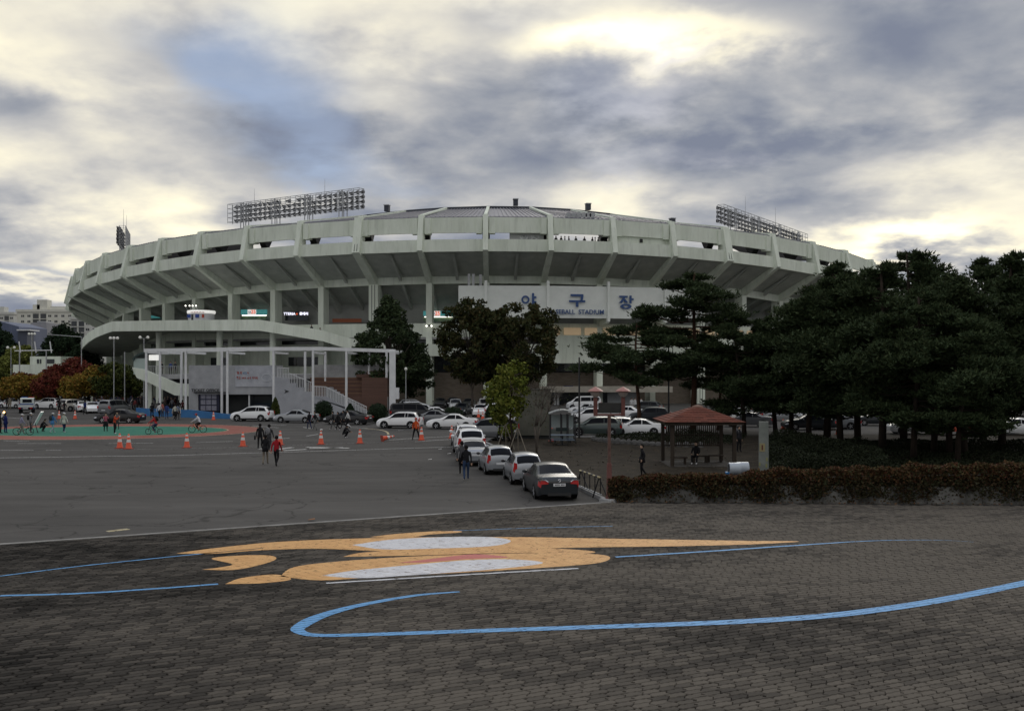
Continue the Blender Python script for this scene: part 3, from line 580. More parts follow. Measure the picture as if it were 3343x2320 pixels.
# shop fronts on the concourse
def shop_sign(px0, px1, py0, py1, r, m, name='shop_sign'):
    Y = 166; x0, y, z1 = D(px0, py0, Y); x1, _, z0 = D(px1, py1, Y); a = math.degrees(math.atan2((x0+x1)/2-SX, SY-Y)); c = P(r, a, (z0+z1)/2)
    return c, a, (x1-x0), (z1-z0)
def board(px0, px1, py0, py1, Y, m, name, depth=.12, parent=None):
    x0, y, z1 = D(px0, py0, Y); x1, _, z0 = D(px1, py1, Y); mb = MB(); mb.box(x0, x1, Y, Y+depth, z0, z1); return sp(mb, name, m, parent)
def Yat(px, r):                                            # depth of the ring of radius r along a pixel column
    t = (px-CX)/F; A = 1+t*t; B = -2*(t*SX+SY); C = SX*SX+SY*SY-r*r; return (-B-math.sqrt(B*B-4*A*C))/(2*A)
M_TEAL = mat('shop_sign_teal', (.05, .25, .27), (.10, .42, .42), .5, 1.5, emit=(.12, .55, .55), es=.15)
M_SWHITE = mat('shop_sign_white', (.8, .8, .78), rough=.5, emit=(1, .98, .92), es=.35)
M_LED = mat('lit_tube', (.9, .9, .85), rough=.5, emit=(1, .97, .85), es=2.0)
M_SRED = mat('shop_sign_red', (.7, .10, .04), rough=.5, emit=(1, .15, .05), es=.3)
M_SBLU = mat('shop_sign_blue', (.03, .07, .30), rough=.5)
def label_text(txt, px, py, Y, size, m, parent, bold=0.01, name='sign_letters', spacing=1.0, align='CENTER'):
    x, y, z = D(px, py, Y); me = text_mesh(txt, size, .02, bold, align, spacing); me.materials.clear(); me.materials.append(m)
    o = new(name, me, parent, (x-(parent.location.x if parent else 0), y-(parent.location.y if parent else 0), z-(parent.location.z if parent else 0)), rot=(rad(90), 0, 0)); return o
for px0, px1, py0, py1, full in ((786, 872, 1010, 1026, 1), (487, 522, 1024, 1038, 0), (1382, 1480, 1015, 1031, 1)):
    Y = Yat((px0+px1)/2, 84.2)-1.5
    s = board(px0, px1, py0, py1, Y, M_TEAL, 'shop_sign'); mid = px0+(px1-px0)*(.42 if full else .8)
    if full:
        board(mid-14, mid+14, py0, py1, Y-.06, M_SWHITE, 'sign_panel', .05, s)
        o = label_text('GS', mid-7, (py0+py1)/2+1, Y-.12, .42, M_SBLU, stad); o = label_text('25', mid+5, (py0+py1)/2, Y-.12, .85, M_SRED, stad, .02)
        board(px0+4, px1-2, py1+2, py1+4.5, Y-.02, M_LED, 'lit_tube', .05, s)
    board(px0, px1-3, py1+5, py1+18, Y+.2, mat('shop_green_glass', (.06, .13, .09), (.2, .27, .15), .3, .8), 'shop_window', .1)
Y = Yat(968, 84.2)-1.5
s = board(930, 1006, 1016, 1030, Y, mat('sign_plum', (.02, .01, .03), rough=.4), 'shop_sign')
M_SGLOW = mat('sign_glow_white', (.8, .8, .85), rough=.5, emit=(.85, .85, 1), es=.9)
label_text('TTERIA', 945, 1024.5, Y-.1, .62, M_SGLOW, stad, .015)
label_text('롯데리', 992, 1024.5, Y-.1, .55, M_SGLOW, stad, .02)
board(966, 972, 1022, 1027, Y-.08, M_SRED, 'sign_emblem', .04, s)
board(931, 1006, 1031, 1046, Y+.1, M_GLASS, 'shop_window', .1)
board(1085, 1180, 1040, 1052, Yat(1130, 84.2)-1.2, mat('orange_counter', (.42, .12, .05), rough=.6), 'counter_front', .2)
# raised deck and descending ramp that swing out on the left, with their parapet
def ramp_pt(px, py, r):
    Y = Yat(px, r); return ((px-CX)*Y/F, Y, CH+(HZ-py)*Y/F)
RAMP = [ramp_pt(*q) for q in ((258, 1136, 96.2), (262, 1118, 98.2), (272, 1102, 99.4), (288, 1086, 100), (312, 1070, 100.4), (340, 1058, 100.6), (367, 1049, 100.6), (450, 1047, 100.6), (560, 1045, 100.4), (660, 1044, 100.2), (760, 1043.5, 100), (846, 1043, 99.6), (950, 1060, 98), (1055, 1078, 96), (1120, 1098, 94.4), (1190, 1114, 93), (1270, 1122, 91.8), (1352, 1124, 90.9))]
walk = empty('raised_walkway', (-45, 140, 0), 'pale curved concrete walkway parapet sweeping out from the stadium side', 'walkway')
def wp(mb, name, m, **k):
    mb.v = [(x+45, y-140, z) for x, y, z in mb.v]; return mb.build(name, m, walk, **k)
inner = []
for x, y, z in RAMP:
    a = math.atan2(x-SX, SY-y); inner.append((SX+89.0*sin(a), SY-89.0*cos(a), z))
for i in range(len(RAMP)-1):
    p, q = RAMP[i], RAMP[i+1]; ip, iq = inner[i], inner[i+1]; ph = 1.72
    d = Vector((q[0]-p[0], q[1]-p[1], 0)).normalized(); n = Vector((-d.y, d.x, 0))*.25
    mb = MB(); mb.hexa([(p[0], p[1], p[2]-ph), (q[0], q[1], q[2]-ph), (q[0]+n.x, q[1]+n.y, q[2]-ph), (p[0]+n.x, p[1]+n.y, p[2]-ph)], [p, q, (q[0]+n.x, q[1]+n.y, q[2]), (p[0]+n.x, p[1]+n.y, p[2])])
    wp(mb, 'parapet', M_CONC)
    zz = lambda P_, dz: (P_[0], P_[1], P_[2]+dz)
    s0 = (p[0]+n.x, p[1]+n.y, p[2]); s1 = (q[0]+n.x, q[1]+n.y, q[2])
    mb = MB(); mb.hexa([zz(s0, -1.65), zz(s1, -1.65), zz(iq, -1.75), zz(ip, -1.75)], [zz(s0, -1.3), zz(s1, -1.3), zz(iq, -1.4), zz(ip, -1.4)]); wp(mb, 'deck_slab', M_SOFF)
for i in (7, 9, 11):
    x, y, z = RAMP[i]; x2, y2, _ = inner[i]; x, y = x+(x2-x)*.35, y+(y2-y)*.35
    mb = MB(); mb.tube((x, y, 0), (x, y, z-1.7), .5, n=12); wp(mb, 'support_column', M_CONC, smooth=True)
# level-2 platform behind the ticket office
mb = MB(); mb.box(-50.5, -22, 132.3, 160, 4.4, 5.0); lvl2 = wp(mb, 'platform_slab', M_CONC2)
for x in range(-49, -22, 6):
    mb = MB(); mb.box(x-.25, x+.25, 132.6, 133.1, 0, 4.4); wp(mb, 'support_column', M_CONC)
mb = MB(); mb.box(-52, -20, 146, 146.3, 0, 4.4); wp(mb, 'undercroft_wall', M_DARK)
# ---------------------------------------------------------------- sign on the stadium front
sgn = empty('stadium_sign', (0, 152, 13.7), 'long white sign on the stadium front with blue Korean letters', 'sign')
def sg(mb, name, m, parent=None, **k):
    mb.v = [(x, y-152, z-13.7) for x, y, z in mb.v]; return mb.build(name, m, parent or sgn, **k)
M_SIGN = mat('sign_white', (.70, .73, .69), (.77, .80, .76), .6, .8)
M_LET = mat('sign_letter_blue', (.028, .075, .22), rough=.45)
sa = [-2.2]+[ANG[0], ANG[1], ANG[2], ANG[3], ANG[3]+4.2]
for i in range(5):
    sg(arc(sa[i], sa[i+1], 94.4, .25, 13.75, 18.75, 13.75, 18.75, .02), 'sign_panel', M_SIGN)
for A in sa[1:5]:
    sg(radial([(94.9, 13.2), (94.9, 19.5), (94.3, 19.5), (94.3, 13.2)], A, .42), 'sign_post', M_SIGN)
    sg(radial([(94.5, 13.0), (94.5, 13.9), (90, 13.4), (90, 12.6)], A, .35), 'sign_bracket', M_CONC)
def glyph(px, py, parts, name, u):
    """letter strokes in local metres (x right, z up) laid on the sign face"""
    Y = Yat(px, 94.48); x, y, z = D(px, py, Y); a = math.atan2(x-SX, SY-y)
    for kind, q in parts:
        mb = MB()
        if kind == 'b': x0, x1, z0, z1 = q; mb.box(x0*u, x1*u, -.10, 0, z0*u, z1*u)
        elif kind == 'q': mb.prism([(X_*u, 0, Z_*u) for X_, Z_ in q], (0, -.10, 0))
        else:
            cx, cz, ro, ri, sx = q; n = 28
            for i in range(n):
                t0, t1 = 2*math.pi*i/n, 2*math.pi*(i+1)/n
                A_ = [((cx+rr*sx*cos(t))*u, (cz+rr*sin(t))*u) for t in (t0, t1) for rr in (ri, ro)]
                mb.hexa([(A_[0][0], 0, A_[0][1]), (A_[1][0], 0, A_[1][1]), (A_[3][0], 0, A_[3][1]), (A_[2][0], 0, A_[2][1])], [(A_[0][0], -.1, A_[0][1]), (A_[1][0], -.1, A_[1][1]), (A_[3][0], -.1, A_[3][1]), (A_[2][0], -.1, A_[2][1])])
        ca, sa_ = cos(a), sin(a); mb.v = [(x+vx*ca-vy*sa_, y+vx*sa_+vy*ca, z+vz) for vx, vy, vz in mb.v]; sg(mb, name, M_LET)
glyph(1727, 978, [('r', (-.55, .0, .62, .36, 1.0)), ('b', (.45, .78, -1.0, 1.0)), ('b', (.78, 1.12, .22, .5)), ('b', (.78, 1.12, -.5, -.22))], 'sign_letter', 1.02)
glyph(1884, 981, [('b', (-1.05, 1.0, .66, 1.0)), ('q', [(.62, .66), (1.0, .66), (.86, -.05), (.5, -.05)]), ('b', (-1.3, 1.3, -.25, .05)), ('b', (-.2, .2, -1.0, -.25))], 'sign_letter', 1.0)
glyph(2045, 986, [('b', (-1.2, .2, .72, 1.0)), ('q', [(-.55, .72), (-.2, .72), (-.75, -.15), (-1.25, -.15)]), ('q', [(-.55, .45), (-.2, .45), (.3, -.12), (-.2, -.12)]), ('b', (.5, .85, -.2, 1.05)), ('b', (.85, 1.2, .32, .6)), ('r', (-.1, -.68, .42, .2, 2.2))], 'sign_letter', 1.0)
x_, y_, z_ = D(1881, 1018.5, Yat(1881, 94.50)); me = text_mesh('BASEBALL  STADIUM', .98, .05, .012, 'CENTER', 1.0); me.materials.clear(); me.materials.append(M_LET)
aa = math.atan2(x_-SX, SY-y_); new('sign_lettering', me, sgn, (x_, y_-152-.03, z_-13.7), rot=(rad(90), 0, aa))
# antenna boxes standing on the sign edge
for px, py, hh in ((1531, 911, 1.6), (1545, 911, 1.6), (1569, 906, 1.5)):
    x, y, z = D(px, 927, 153.6); mb = MB(); mb.box(x-.2, x+.2, y, y+.25, z-.2, z+hh); sg(mb, 'antenna_box', M_STEEL)
# ---------------------------------------------------------------- floodlight banks on the roof
def flood_bank(p0, p1, top, hgt, nrow, ncol, label, rods):
    p0, p1 = Vector(p0), Vector(p1); d = p1-p0; Lx = d.length; rz = math.atan2(d.y, d.x)
    t = empty('floodlight_bank', (p0.x, p0.y, 0), label, 'floodlights', 'floodlight banks on the stadium roof', rz)
    z0 = top-hgt; mb = MB()
    for y in (0, 1.3):                                     # two lattice planes, as seen against the sky
        for i in range(nrow+1): z = z0+hgt*i/nrow; mb.tube((0, y, z), (Lx, y, z), .06, n=4)
        for j in range(ncol+1): x = Lx*j/ncol; mb.tube((x, y, z0-.2), (x, y, top), .045, n=4)
    for j in range(0, ncol+1, 2):
        x = Lx*j/ncol
        for i in range(nrow+1): z = z0+hgt*i/nrow; mb.tube((x, 0, z), (x, 1.3, z), .04, n=4)
    mb.build('lattice_frame', M_STEEL, t)
    for j in range(4):
        x = Lx*(.12+.25*j); q = MB(); q.box(x-.45, x+.45, -.1, 1.5, z0-2.5, z0+hgt*.95); q2 = MB()
        for s in (-.4, .4):
            for y in (0, 1.3): q2.tube((x+s, y, z0-2.5), (x+s, y, top), .09, n=4)
        for i in range(6): zz = z0+hgt*i/6; q2.tube((x-.4, 0, zz), (x+.4, 0, zz+hgt/6), .06, n=4); q2.tube((x+.4, 1.3, zz), (x-.4, 1.3, zz+hgt/6), .06, n=4)
        q2.build('mast', M_STEEL, t)
    lm = MB(); lm.tube((0, 0.55, 0), (0, .15, .02), .13, .17, 8); lm.tube((0, .15, .02), (0, -.35, .06), .19, .42, 8); lme = lm.mesh('floodlight', M_BLACK if False else mat('floodlight_housing', (.10, .10, .105), rough=.45, metal=.4), True)
    for i in range(nrow):
        for j in range(ncol):
            if random.random() < .04: continue
            new('floodlight', lme, t, (Lx*(j+.5)/ncol, 1.5, z0+hgt*(i+.55)/nrow), rot=(rad(random.uniform(170, 200)), 0, rad(random.uniform(-14, 14))))
    for j in range(rods[0]):
        x = Lx*rods[1][j]; q = MB(); q.tube((x, .6, top-.3), (x, .6, top+rods[2]), .05, .02, 5); q.build('lightning_rod', M_STEEL, t)
    return t
flood_bank((-55.7, 192), (-27.2, 174.5), 38.05, 3.5, 4, 26, 'long floodlight bank left of the stadium roof ridge', (2, (.2, .74), 2.6))
flood_bank((41.4, 191.5), (70.5, 233.7), 38.0, 3.4, 4, 28, 'floodlight bank on the right end of the stadium roof', (2, (.25, .6), 3.6))
flood_bank((-84.0, 213), (-88.4, 227), 37.0, 3.9, 5, 8, 'small floodlight bank seen edge-on at the far left of the rim', (2, (.2, .8), 4))
# ---------------------------------------------------------------- ticket office, pergola, stair and timber stand
M_GREYC = mat('ticket_concrete', (.34, .348, .365), (.44, .448, .465), .85, .9, bump=.08, bscale=10, detail=8)
TY = 126.0
tk = empty('ticket_office', (*D(755, 0, TY)[:2], 0), 'grey concrete ticket office with banner under the white pergola', 'building')
TO = tuple(tk.location)
def rel(mb, name, m, parent, o, **k):
    mb.v = [(x-o[0], y-o[1], z-o[2]) for x, y, z in mb.v]; return mb.build(name, m, parent, **k)
def fb(px0, px1, py0, py1, Y, depth, zmin=None):           # box whose front face fills a pixel rectangle at depth Y
    x0, _, z1 = D(px0, py0, Y); x1, _, z0 = D(px1, py1, Y); z0 = max(0, z0) if zmin is None else zmin
    mb = MB(); mb.box(x0, x1, Y, Y+depth, z0, z1); return mb
rel(fb(616, 893, 1192, 1287, TY, 5), 'upper_wall', M_GREYC, tk, TO)
rel(fb(616, 646, 1287, 1350, TY, 5, 0), 'wall_pier', M_GREYC, tk, TO)
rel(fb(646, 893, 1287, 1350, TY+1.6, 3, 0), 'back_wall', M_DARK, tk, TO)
rel(fb(815, 893, 1292, 1350, TY+1.45, .1, 0), 'front_window', M_GLASS, tk, TO)
rel(fb(811, 815, 1288, 1350, TY+.2, .2, 0), 'window_post', M_WHITE, tk, TO)
bd = rel(fb(648, 716, 1284, 1342, TY+.3, .25, .3), 'notice_board', mat('board_navy', (.018, .02, .05), rough=.6), tk, TO)
for i in range(3):
    for j in range(3): rel(fb(655+18*i, 670.5+18*i, 1286+19*j, 1301.5+19*j, TY+.24, .05, D(0, 1301.5+19*j, TY)[2]), 'notice_panel', mat('notice_grey', (.20, .20, .26), (.30, .30, .36), .6, 6), bd, TO)
rel(fb(632, 745, 1279, 1282, TY-.35, .35, D(0, 1282, TY)[2]), 'sign_ledge', M_BLACK, tk, TO)
label_text('TICKET OFFICE', 670, 1274, TY-.2, .50, M_BLACK, tk, .012, 'sign_letters', 1.05)
bn = rel(fb(768, 893, 1196, 1262, TY-.08, .05, D(0, 1262, TY)[2]), 'banner', mat('banner_print', (.34, .355, .40), (.50, .515, .55), .6, .7), tk, TO)
M_BRED = mat('banner_red', (.45, .07, .04), rough=.6); M_BBLU = mat('banner_blue', (.05, .22, .45), rough=.6)
def strokes(px0, px1, py0, py1, Y, m, parent, O, n, seed, name):
    """rows of short brush strokes: print too blurred in the photo to read"""
    r = random.Random(seed); w = (px1-px0)/n
    for i in range(n):
        mb = MB(); q = px0+w*i
        for _ in range(3):
            a = q+r.uniform(0, w*.35); b = r.uniform(py0, py1-3); e = fb(a, a+w*r.uniform(.3, .55), b, b+r.uniform(1.3, 2.2), Y, .02, D(0, b+1.8, Y)[2]); mb.add(e.v, e.f)
        e = fb(q+w*.55, q+w*.72, py0+r.uniform(0, 1), py1-r.uniform(0, 1.5), Y-.01, .02, D(0, py1-1, Y)[2]); mb.add(e.v, e.f)
        rel(mb, name, m, parent, O)
strokes(773, 791, 1212, 1222, TY-.12, M_BRED, tk, TO, 2, 1, 'banner_letters'); strokes(793, 806, 1212, 1222, TY-.12, M_BBLU, tk, TO, 2, 2, 'banner_letters'); strokes(807, 813, 1214, 1221, TY-.12, M_BRED, tk, TO, 1, 3, 'banner_letters')
strokes(772, 786, 1228, 1238, TY-.12, M_BRED, tk, TO, 2, 4, 'banner_letters'); strokes(788, 804, 1230, 1237, TY-.12, M_BRED, tk, TO, 3, 5, 'banner_letters'); strokes(807, 820, 1229, 1238, TY-.12, M_BRED, tk, TO, 2, 6, 'banner_letters'); strokes(823, 842, 1229, 1239, TY-.12, M_BRED, tk, TO, 3, 7, 'banner_letters')
mb = MB(); bx, by, bz = D(871, 1232, TY-.12)
mb.v = []
for i in range(24):
    t0, t1 = 2*math.pi*i/24, 2*math.pi*(i+1)/24
    mb.hexa(*[[(bx+.68*r*cos(t), yy, bz+.5*r*sin(t)) for r, t in ((.86, t0), (1, t0), (1, t1), (.86, t1))] for yy in (by, by-.02)])
rel(mb, 'banner_picture_ring', mat('banner_pale', (.58, .6, .63), rough=.6), tk, TO)
# pergola
PY = 122.0; PB = 130.0
pg = empty('steel_pergola', (*D(880, 0, PY)[:2], 0), 'long white steel pergola frame over ticket office and timber stand', 'pergola'); PO = tuple(pg.location)
def zt(px): return D(px, 1133 if px > 640 else 1138-(640-px)*-.01, PY)[2]
for p0, p1, y0, y1 in ((470, 745, 1138, 1134), (745, 1040, 1133, 1132), (1040, 1291, 1132, 1140)):
    a = D(p0, y0, PY); b = D(p1, y1, PY); mb = MB(); mb.hexa([(a[0], PY, a[2]-.42), (b[0], PY, b[2]-.42), (b[0], PY+.3, b[2]-.42), (a[0], PY+.3, a[2]-.42)], [a, b, (b[0], PY+.3, b[2]), (a[0], PY+.3, a[2])]); rel(mb, 'front_beam', M_WHITE, pg, PO)
    mb = MB(); s = (PB-PY); mb.hexa([(a[0], PB, a[2]-.3), (b[0], PB, b[2]-.3), (b[0], PB+.3, b[2]-.3), (a[0], PB+.3, a[2]-.3)], [(a[0], PB, a[2]), (b[0], PB, b[2]), (b[0], PB+.3, b[2]), (a[0], PB+.3, a[2])]); rel(mb, 'rear_beam', M_WHITE, pg, PO)
for px in (476, 521, 605, 741, 892, 1021, 1130, 1278):
    x = D(px, 0, PY)[0]; mb = MB(); mb.tube((x, PY+.15, 0), (x, PY+.15, 8.0), .15, n=10); rel(mb, 'post', M_WHITE, pg, PO, smooth=True)
    mb = MB(); mb.box(x-.1, x+.1, PY+.3, PB, 7.65, 7.9); rel(mb, 'cross_beam', M_WHITE, pg, PO)
for px, yy in ((592, 127), (724, 125.4), (996, 128), (1062, 130), (1205, 130), (1262, 128)):
    x = D(px, 0, yy)[0]; mb = MB(); mb.tube((x, yy, 0), (x, yy, 8.0), .16, n=10); rel(mb, 'post', M_WHITE, pg, PO, smooth=True)
# big lattice-clad end post with a meter box
mb = MB(); x0 = D(1272, 0, PY)[0]; x1 = D(1292, 0, PY)[0]; mb.box(x0, x1, PY-.35, PY-.05, 0, 7.9); rel(mb, 'end_pylon', M_WHITE, pg, PO)
mb = MB(); x0 = D(1290, 0, PY)[0]; mb.box(x0+.08, x0+.5, PY-.3, PY+.2, 2.0, 3.4); rel(mb, 'meter_box', M_WHITE, pg, PO)
# stair with stepped side wall and baluster rail
SY_ = 124.0
stp = empty('stair', (*D(1000, 0, SY_)[:2], 0), 'grey stair climbing left beside the ticket office with white baluster rail', 'stairs'); SO = tuple(stp.location)
wl = [(893, 1229), (944, 1234), (944, 1250), (968, 1250), (968, 1264), (992, 1264), (992, 1278), (1016, 1278), (1016, 1292), (1062, 1294), (1197, 1360)]
pts = [D(px, py, SY_) for px, py in wl]; poly = pts+[(pts[-1][0], SY_, 0), (pts[0][0], SY_, 0)]
mb = MB(); mb.prism(poly, (0, .3, 0)); rel(mb, 'side_wall', mat('stair_grey', (.36, .37, .40), (.44, .45, .48), .8, .8, detail=8), stp, SO)
for i in range(12):
    t = i/12; x = D(1197-11.2*i, 0, SY_)[0]; z = .28*(i+1); mb = MB(); mb.box(x-.42, x, SY_+.3, SY_+3.2, 0, z); rel(mb, 'step', M_GREYC, stp, SO)
bal = MB()
def wall_z(px):
    for (a, b), (c, d_) in zip(wl[:-1], wl[1:]):
        if a <= px <= c and c > a: return D(px, b+(d_-b)*(px-a)/(c-a), SY_)[2]
    return 0
px = 905; bme = None
while px < 1197:
    x = D(px, 0, SY_)[0]; z = wall_z(px); mb = MB(); mb.box(x-.03, x+.03, SY_+.1, SY_+.16, z, z+1.22); rel(mb, 'baluster', M_WHITE, stp, SO); px += 5.1
for (a, b) in (((905, 1231), (944, 1234)), ((944, 1250), (1016, 1280)), ((1016, 1292), (1062, 1294)), ((1062, 1294), (1197, 1360))):
    p, q = D(*a, SY_), D(*b, SY_); mb = MB(); mb.hexa([(p[0], SY_+.08, p[2]+1.2), (q[0], SY_+.08, q[2]+1.2), (q[0], SY_+.18, q[2]+1.2), (p[0], SY_+.18, p[2]+1.2)], [(p[0], SY_+.08, p[2]+1.28), (q[0], SY_+.08, q[2]+1.28), (q[0], SY_+.18, q[2]+1.28), (p[0], SY_+.18, p[2]+1.28)]); rel(mb, 'handrail', M_WHITE, stp, SO)
for px, py in ((936, 1277), (1030, 1322)): label_text('➤' if px < 1000 else '↖', px, py, SY_-.03, .7, M_BLACK, stp, 0.0, 'direction_mark')
M_WOOD = mat('brown_timber', (.088, .044, .031), (.13, .066, .046), .7, 1.0, stretch=(.3, 1, 8), detail=7)
M_WOODL = mat('timber_edge', (.17, .09, .05), (.23, .13, .075), .7, 2)
ws = empty('timber_stand', (*D(1130, 0, 128)[:2], 0), 'stepped brown timber seating stand behind the stair rail', 'seating'); WO = tuple(ws.location)
xa, xb, xm = D(1003, 0, 128)[0], D(1266, 0, 128)[0], D(1183, 0, 128)[0]
mb = MB(); mb.box(xa, xb, 127.4, 127.7, 0, 2.1); rel(mb, 'front_wall', M_WOOD, ws, WO)
for i in range(5):
    z0, z1 = 2.1+.5*i, 2.6+.5*i; mb = MB(); mb.box(xa, xm, 127.7+.55*i, 128.25+.55*i, z0-.5, z1); rel(mb, 'bench_step', M_WOOD, ws, WO)
    mb = MB(); mb.box(xa, xm-.02, 127.66+.55*i, 127.72+.55*i, z1-.08, z1+.02); rel(mb, 'step_edge', M_WOODL, ws, WO)
mb = MB(); mb.box(xm, xb, 127.45, 130.5, 2.1, 4.6); rel(mb, 'side_block', M_WOOD, ws, WO)
mb = MB(); mb.box(D(1157, 0, 128)[0], D(1207, 0, 128)[0], 129.5, 131, 4.6, 5.05); rel(mb, 'top_seat', M_WOOD, ws, WO)
mb = MB(); mb.box(D(1190, 0, 128)[0], D(1255, 0, 128)[0], 130, 131.4, 4.6, 5.5); rel(mb, 'top_seat', M_WOOD, ws, WO)
mb = MB(); mb.box(xa, xb, 131.4, 131.7, 0, 6.3); rel(mb, 'rear_wall', M_CONC2, ws, WO)
# outside stair parapet descending from the platform, left of the office
ob = empty('stair_parapet', (*D(500, 0, 130)[:2], 0), 'white concrete stair parapet descending beside the pergola posts', 'stairs'); OO = tuple(ob.location)
for a, b, c, d_ in (((431, 1199), (470, 1205), (446, 1233), (478, 1245)), ((470, 1205), (577, 1250), (478, 1245), (570, 1290)), ((577, 1250), (618, 1253), (570, 1290), (618, 1293))):
    A, B, Cc, Dd = D(*a, 130), D(*b, 130), D(*c, 130), D(*d_, 130)
    mb = MB(); mb.prism([Cc, Dd, B, A], (0, .3, 0)); rel(mb, 'parapet', M_CONC, ob, OO)
    mb = MB(); mb.prism([(Cc[0], 130.3, Cc[2]), (Dd[0], 130.3, Dd[2]), (Dd[0], 130.3, Dd[2]+.5), (Cc[0], 130.3, Cc[2]+.5)], (0, 4, 0)); rel(mb, 'stair_flight', M_CONC2, ob, OO)
mb = MB(); mb.box(*[D(p, 0, 131)[0] for p in (582, 600)], 131, 133, 0, 3.0); rel(mb, 'support_wall', M_CONC, ob, OO)
# platform railing and dark entry canopy
rw = empty('platform_railing', (*D(530, 0, 133)[:2], 5.0), 'thin steel railing along the platform behind the stair parapet', 'railing'); RO = tuple(rw.location)
for px in range(486, 600, 7):
    x = D(px, 0, 133)[0]; mb = MB(); mb.box(x-.03, x+.03, 133, 133.06, 5.0, 6.1); rel(mb, 'baluster', M_STEEL, rw, RO)
mb = MB(); mb.box(D(484, 0, 133)[0], D(600, 0, 133)[0], 132.98, 133.08, 6.1, 6.17); rel(mb, 'handrail', M_STEEL, rw, RO)
en = empty('entry_canopy', (*D(475, 0, 134)[:2], 5.0), 'small dark green curved canopy over glass entry at stair head', 'canopy'); EO = tuple(en.location)
cv = [(431, 1172), (440, 1160), (460, 1150), (490, 1146), (520, 1145)]
mb = MB(); mb.prism([D(*p, 134) for p in cv]+[D(p[0]+(4 if i == 0 else 0), p[1]+6, 134) for i, p in reversed(list(enumerate(cv)))], (0, 4, 0)); rel(mb, 'roof', mat('canopy_dark', (.025, .05, .045), rough=.4), en, EO)
rel(fb(436, 478, 1170, 1205, 134.3, .1, 5.0), 'glass_wall', mat('pale_glass', (.38, .46, .43), rough=.2), en, EO)
rel(fb(486, 520, 1158, 1176, 134.1, .1, D(0, 1176, 134)[2]), 'sign_board', M_SWHITE, en, EO)
# blue barrier wall
bw = empty('blue_barrier_wall', (*D(600, 0, 116)[:2], 0), 'low blue painted wall curving along the road by the ticket office', 'wall'); BO = tuple(bw.location)
M_BWALL = mat('blue_wall_paint', (.025, .13, .32), (.035, .17, .40), .6, 1, detail=7)
for pp in ([(444, 1331, 1356), (500, 1334, 1358), (560, 1334, 1360)], [(590, 1337, 1362), (620, 1337, 1363), (680, 1344, 1365), (753, 1352, 1367)]):
    for (x0, t0, b0), (x1, t1, b1) in zip(pp[:-1], pp[1:]):
        A, B = G(x0, b0), G(x1, b1); zA, zB = D(x0, t0, A[1])[2], D(x1, t1, B[1])[2]
        mb = MB(); mb.hexa([A, B, (B[0], B[1]+.3, 0), (A[0], A[1]+.3, 0)], [(A[0], A[1], zA), (B[0], B[1], zB), (B[0], B[1]+.3, zB), (A[0], A[1]+.3, zA)]); rel(mb, 'wall_segment', M_BWALL, bw, BO)
# snack kiosk on the deck
KY = Yat(648, 97); KZ = CH+(HZ-1044)*KY/F-1.2
kk = empty('snack_kiosk', (*D(648, 0, KY)[:2], 11.0), 'round white snack kiosk with red lettering on the raised deck', 'kiosk'); KO = tuple(kk.location)
x, y, z = D(648, 1040, KY); mb = MB(); mb.lathe((x, y+1.5, KZ), [(2.1, 0), (2.1, 2.3)], 20); rel(mb, 'wall', mat('kiosk_white', (.62, .62, .64), (.7, .7, .72), .5, 2), kk, KO, smooth=True)
mb = MB(); mb.lathe((x, y+1.5, KZ+2.3), [(2.25, 0), (2.3, .35), (2.2, .5)], 20); rel(mb, 'roof_rim', M_SWHITE, kk, KO, smooth=True)
for i, m in enumerate((M_SBLU, M_GLASS, M_SBLU, M_BRED)):
    t = -1.5+.75*i; mb = MB(); mb.box(x+t-.3, x+t+.3, y-.74+abs(t)*.35, y-.6+abs(t)*.35, KZ+1.55 if i != 1 else KZ+.9, KZ+2.1); rel(mb, 'menu_board', m, kk, KO)
strokes(622, 668, 1017, 1022, KY-.85, M_BRED, kk, KO, 9, 9, 'sign_letters')
for px in (609, 622, 632, 643):
    X = D(px, 0, KY)[0]; mb = MB(); mb.tube((X, KY+.5, KZ+2.7), (X, KY-.4, KZ+3.5), .03, n=5); l = rel(mb, 'lamp_arm', M_STEEL, kk, KO)
    mb = MB(); mb.ball((X, KY-.5, KZ+3.5), .12); rel(mb, 'lamp_head', M_LED, kk, KO)
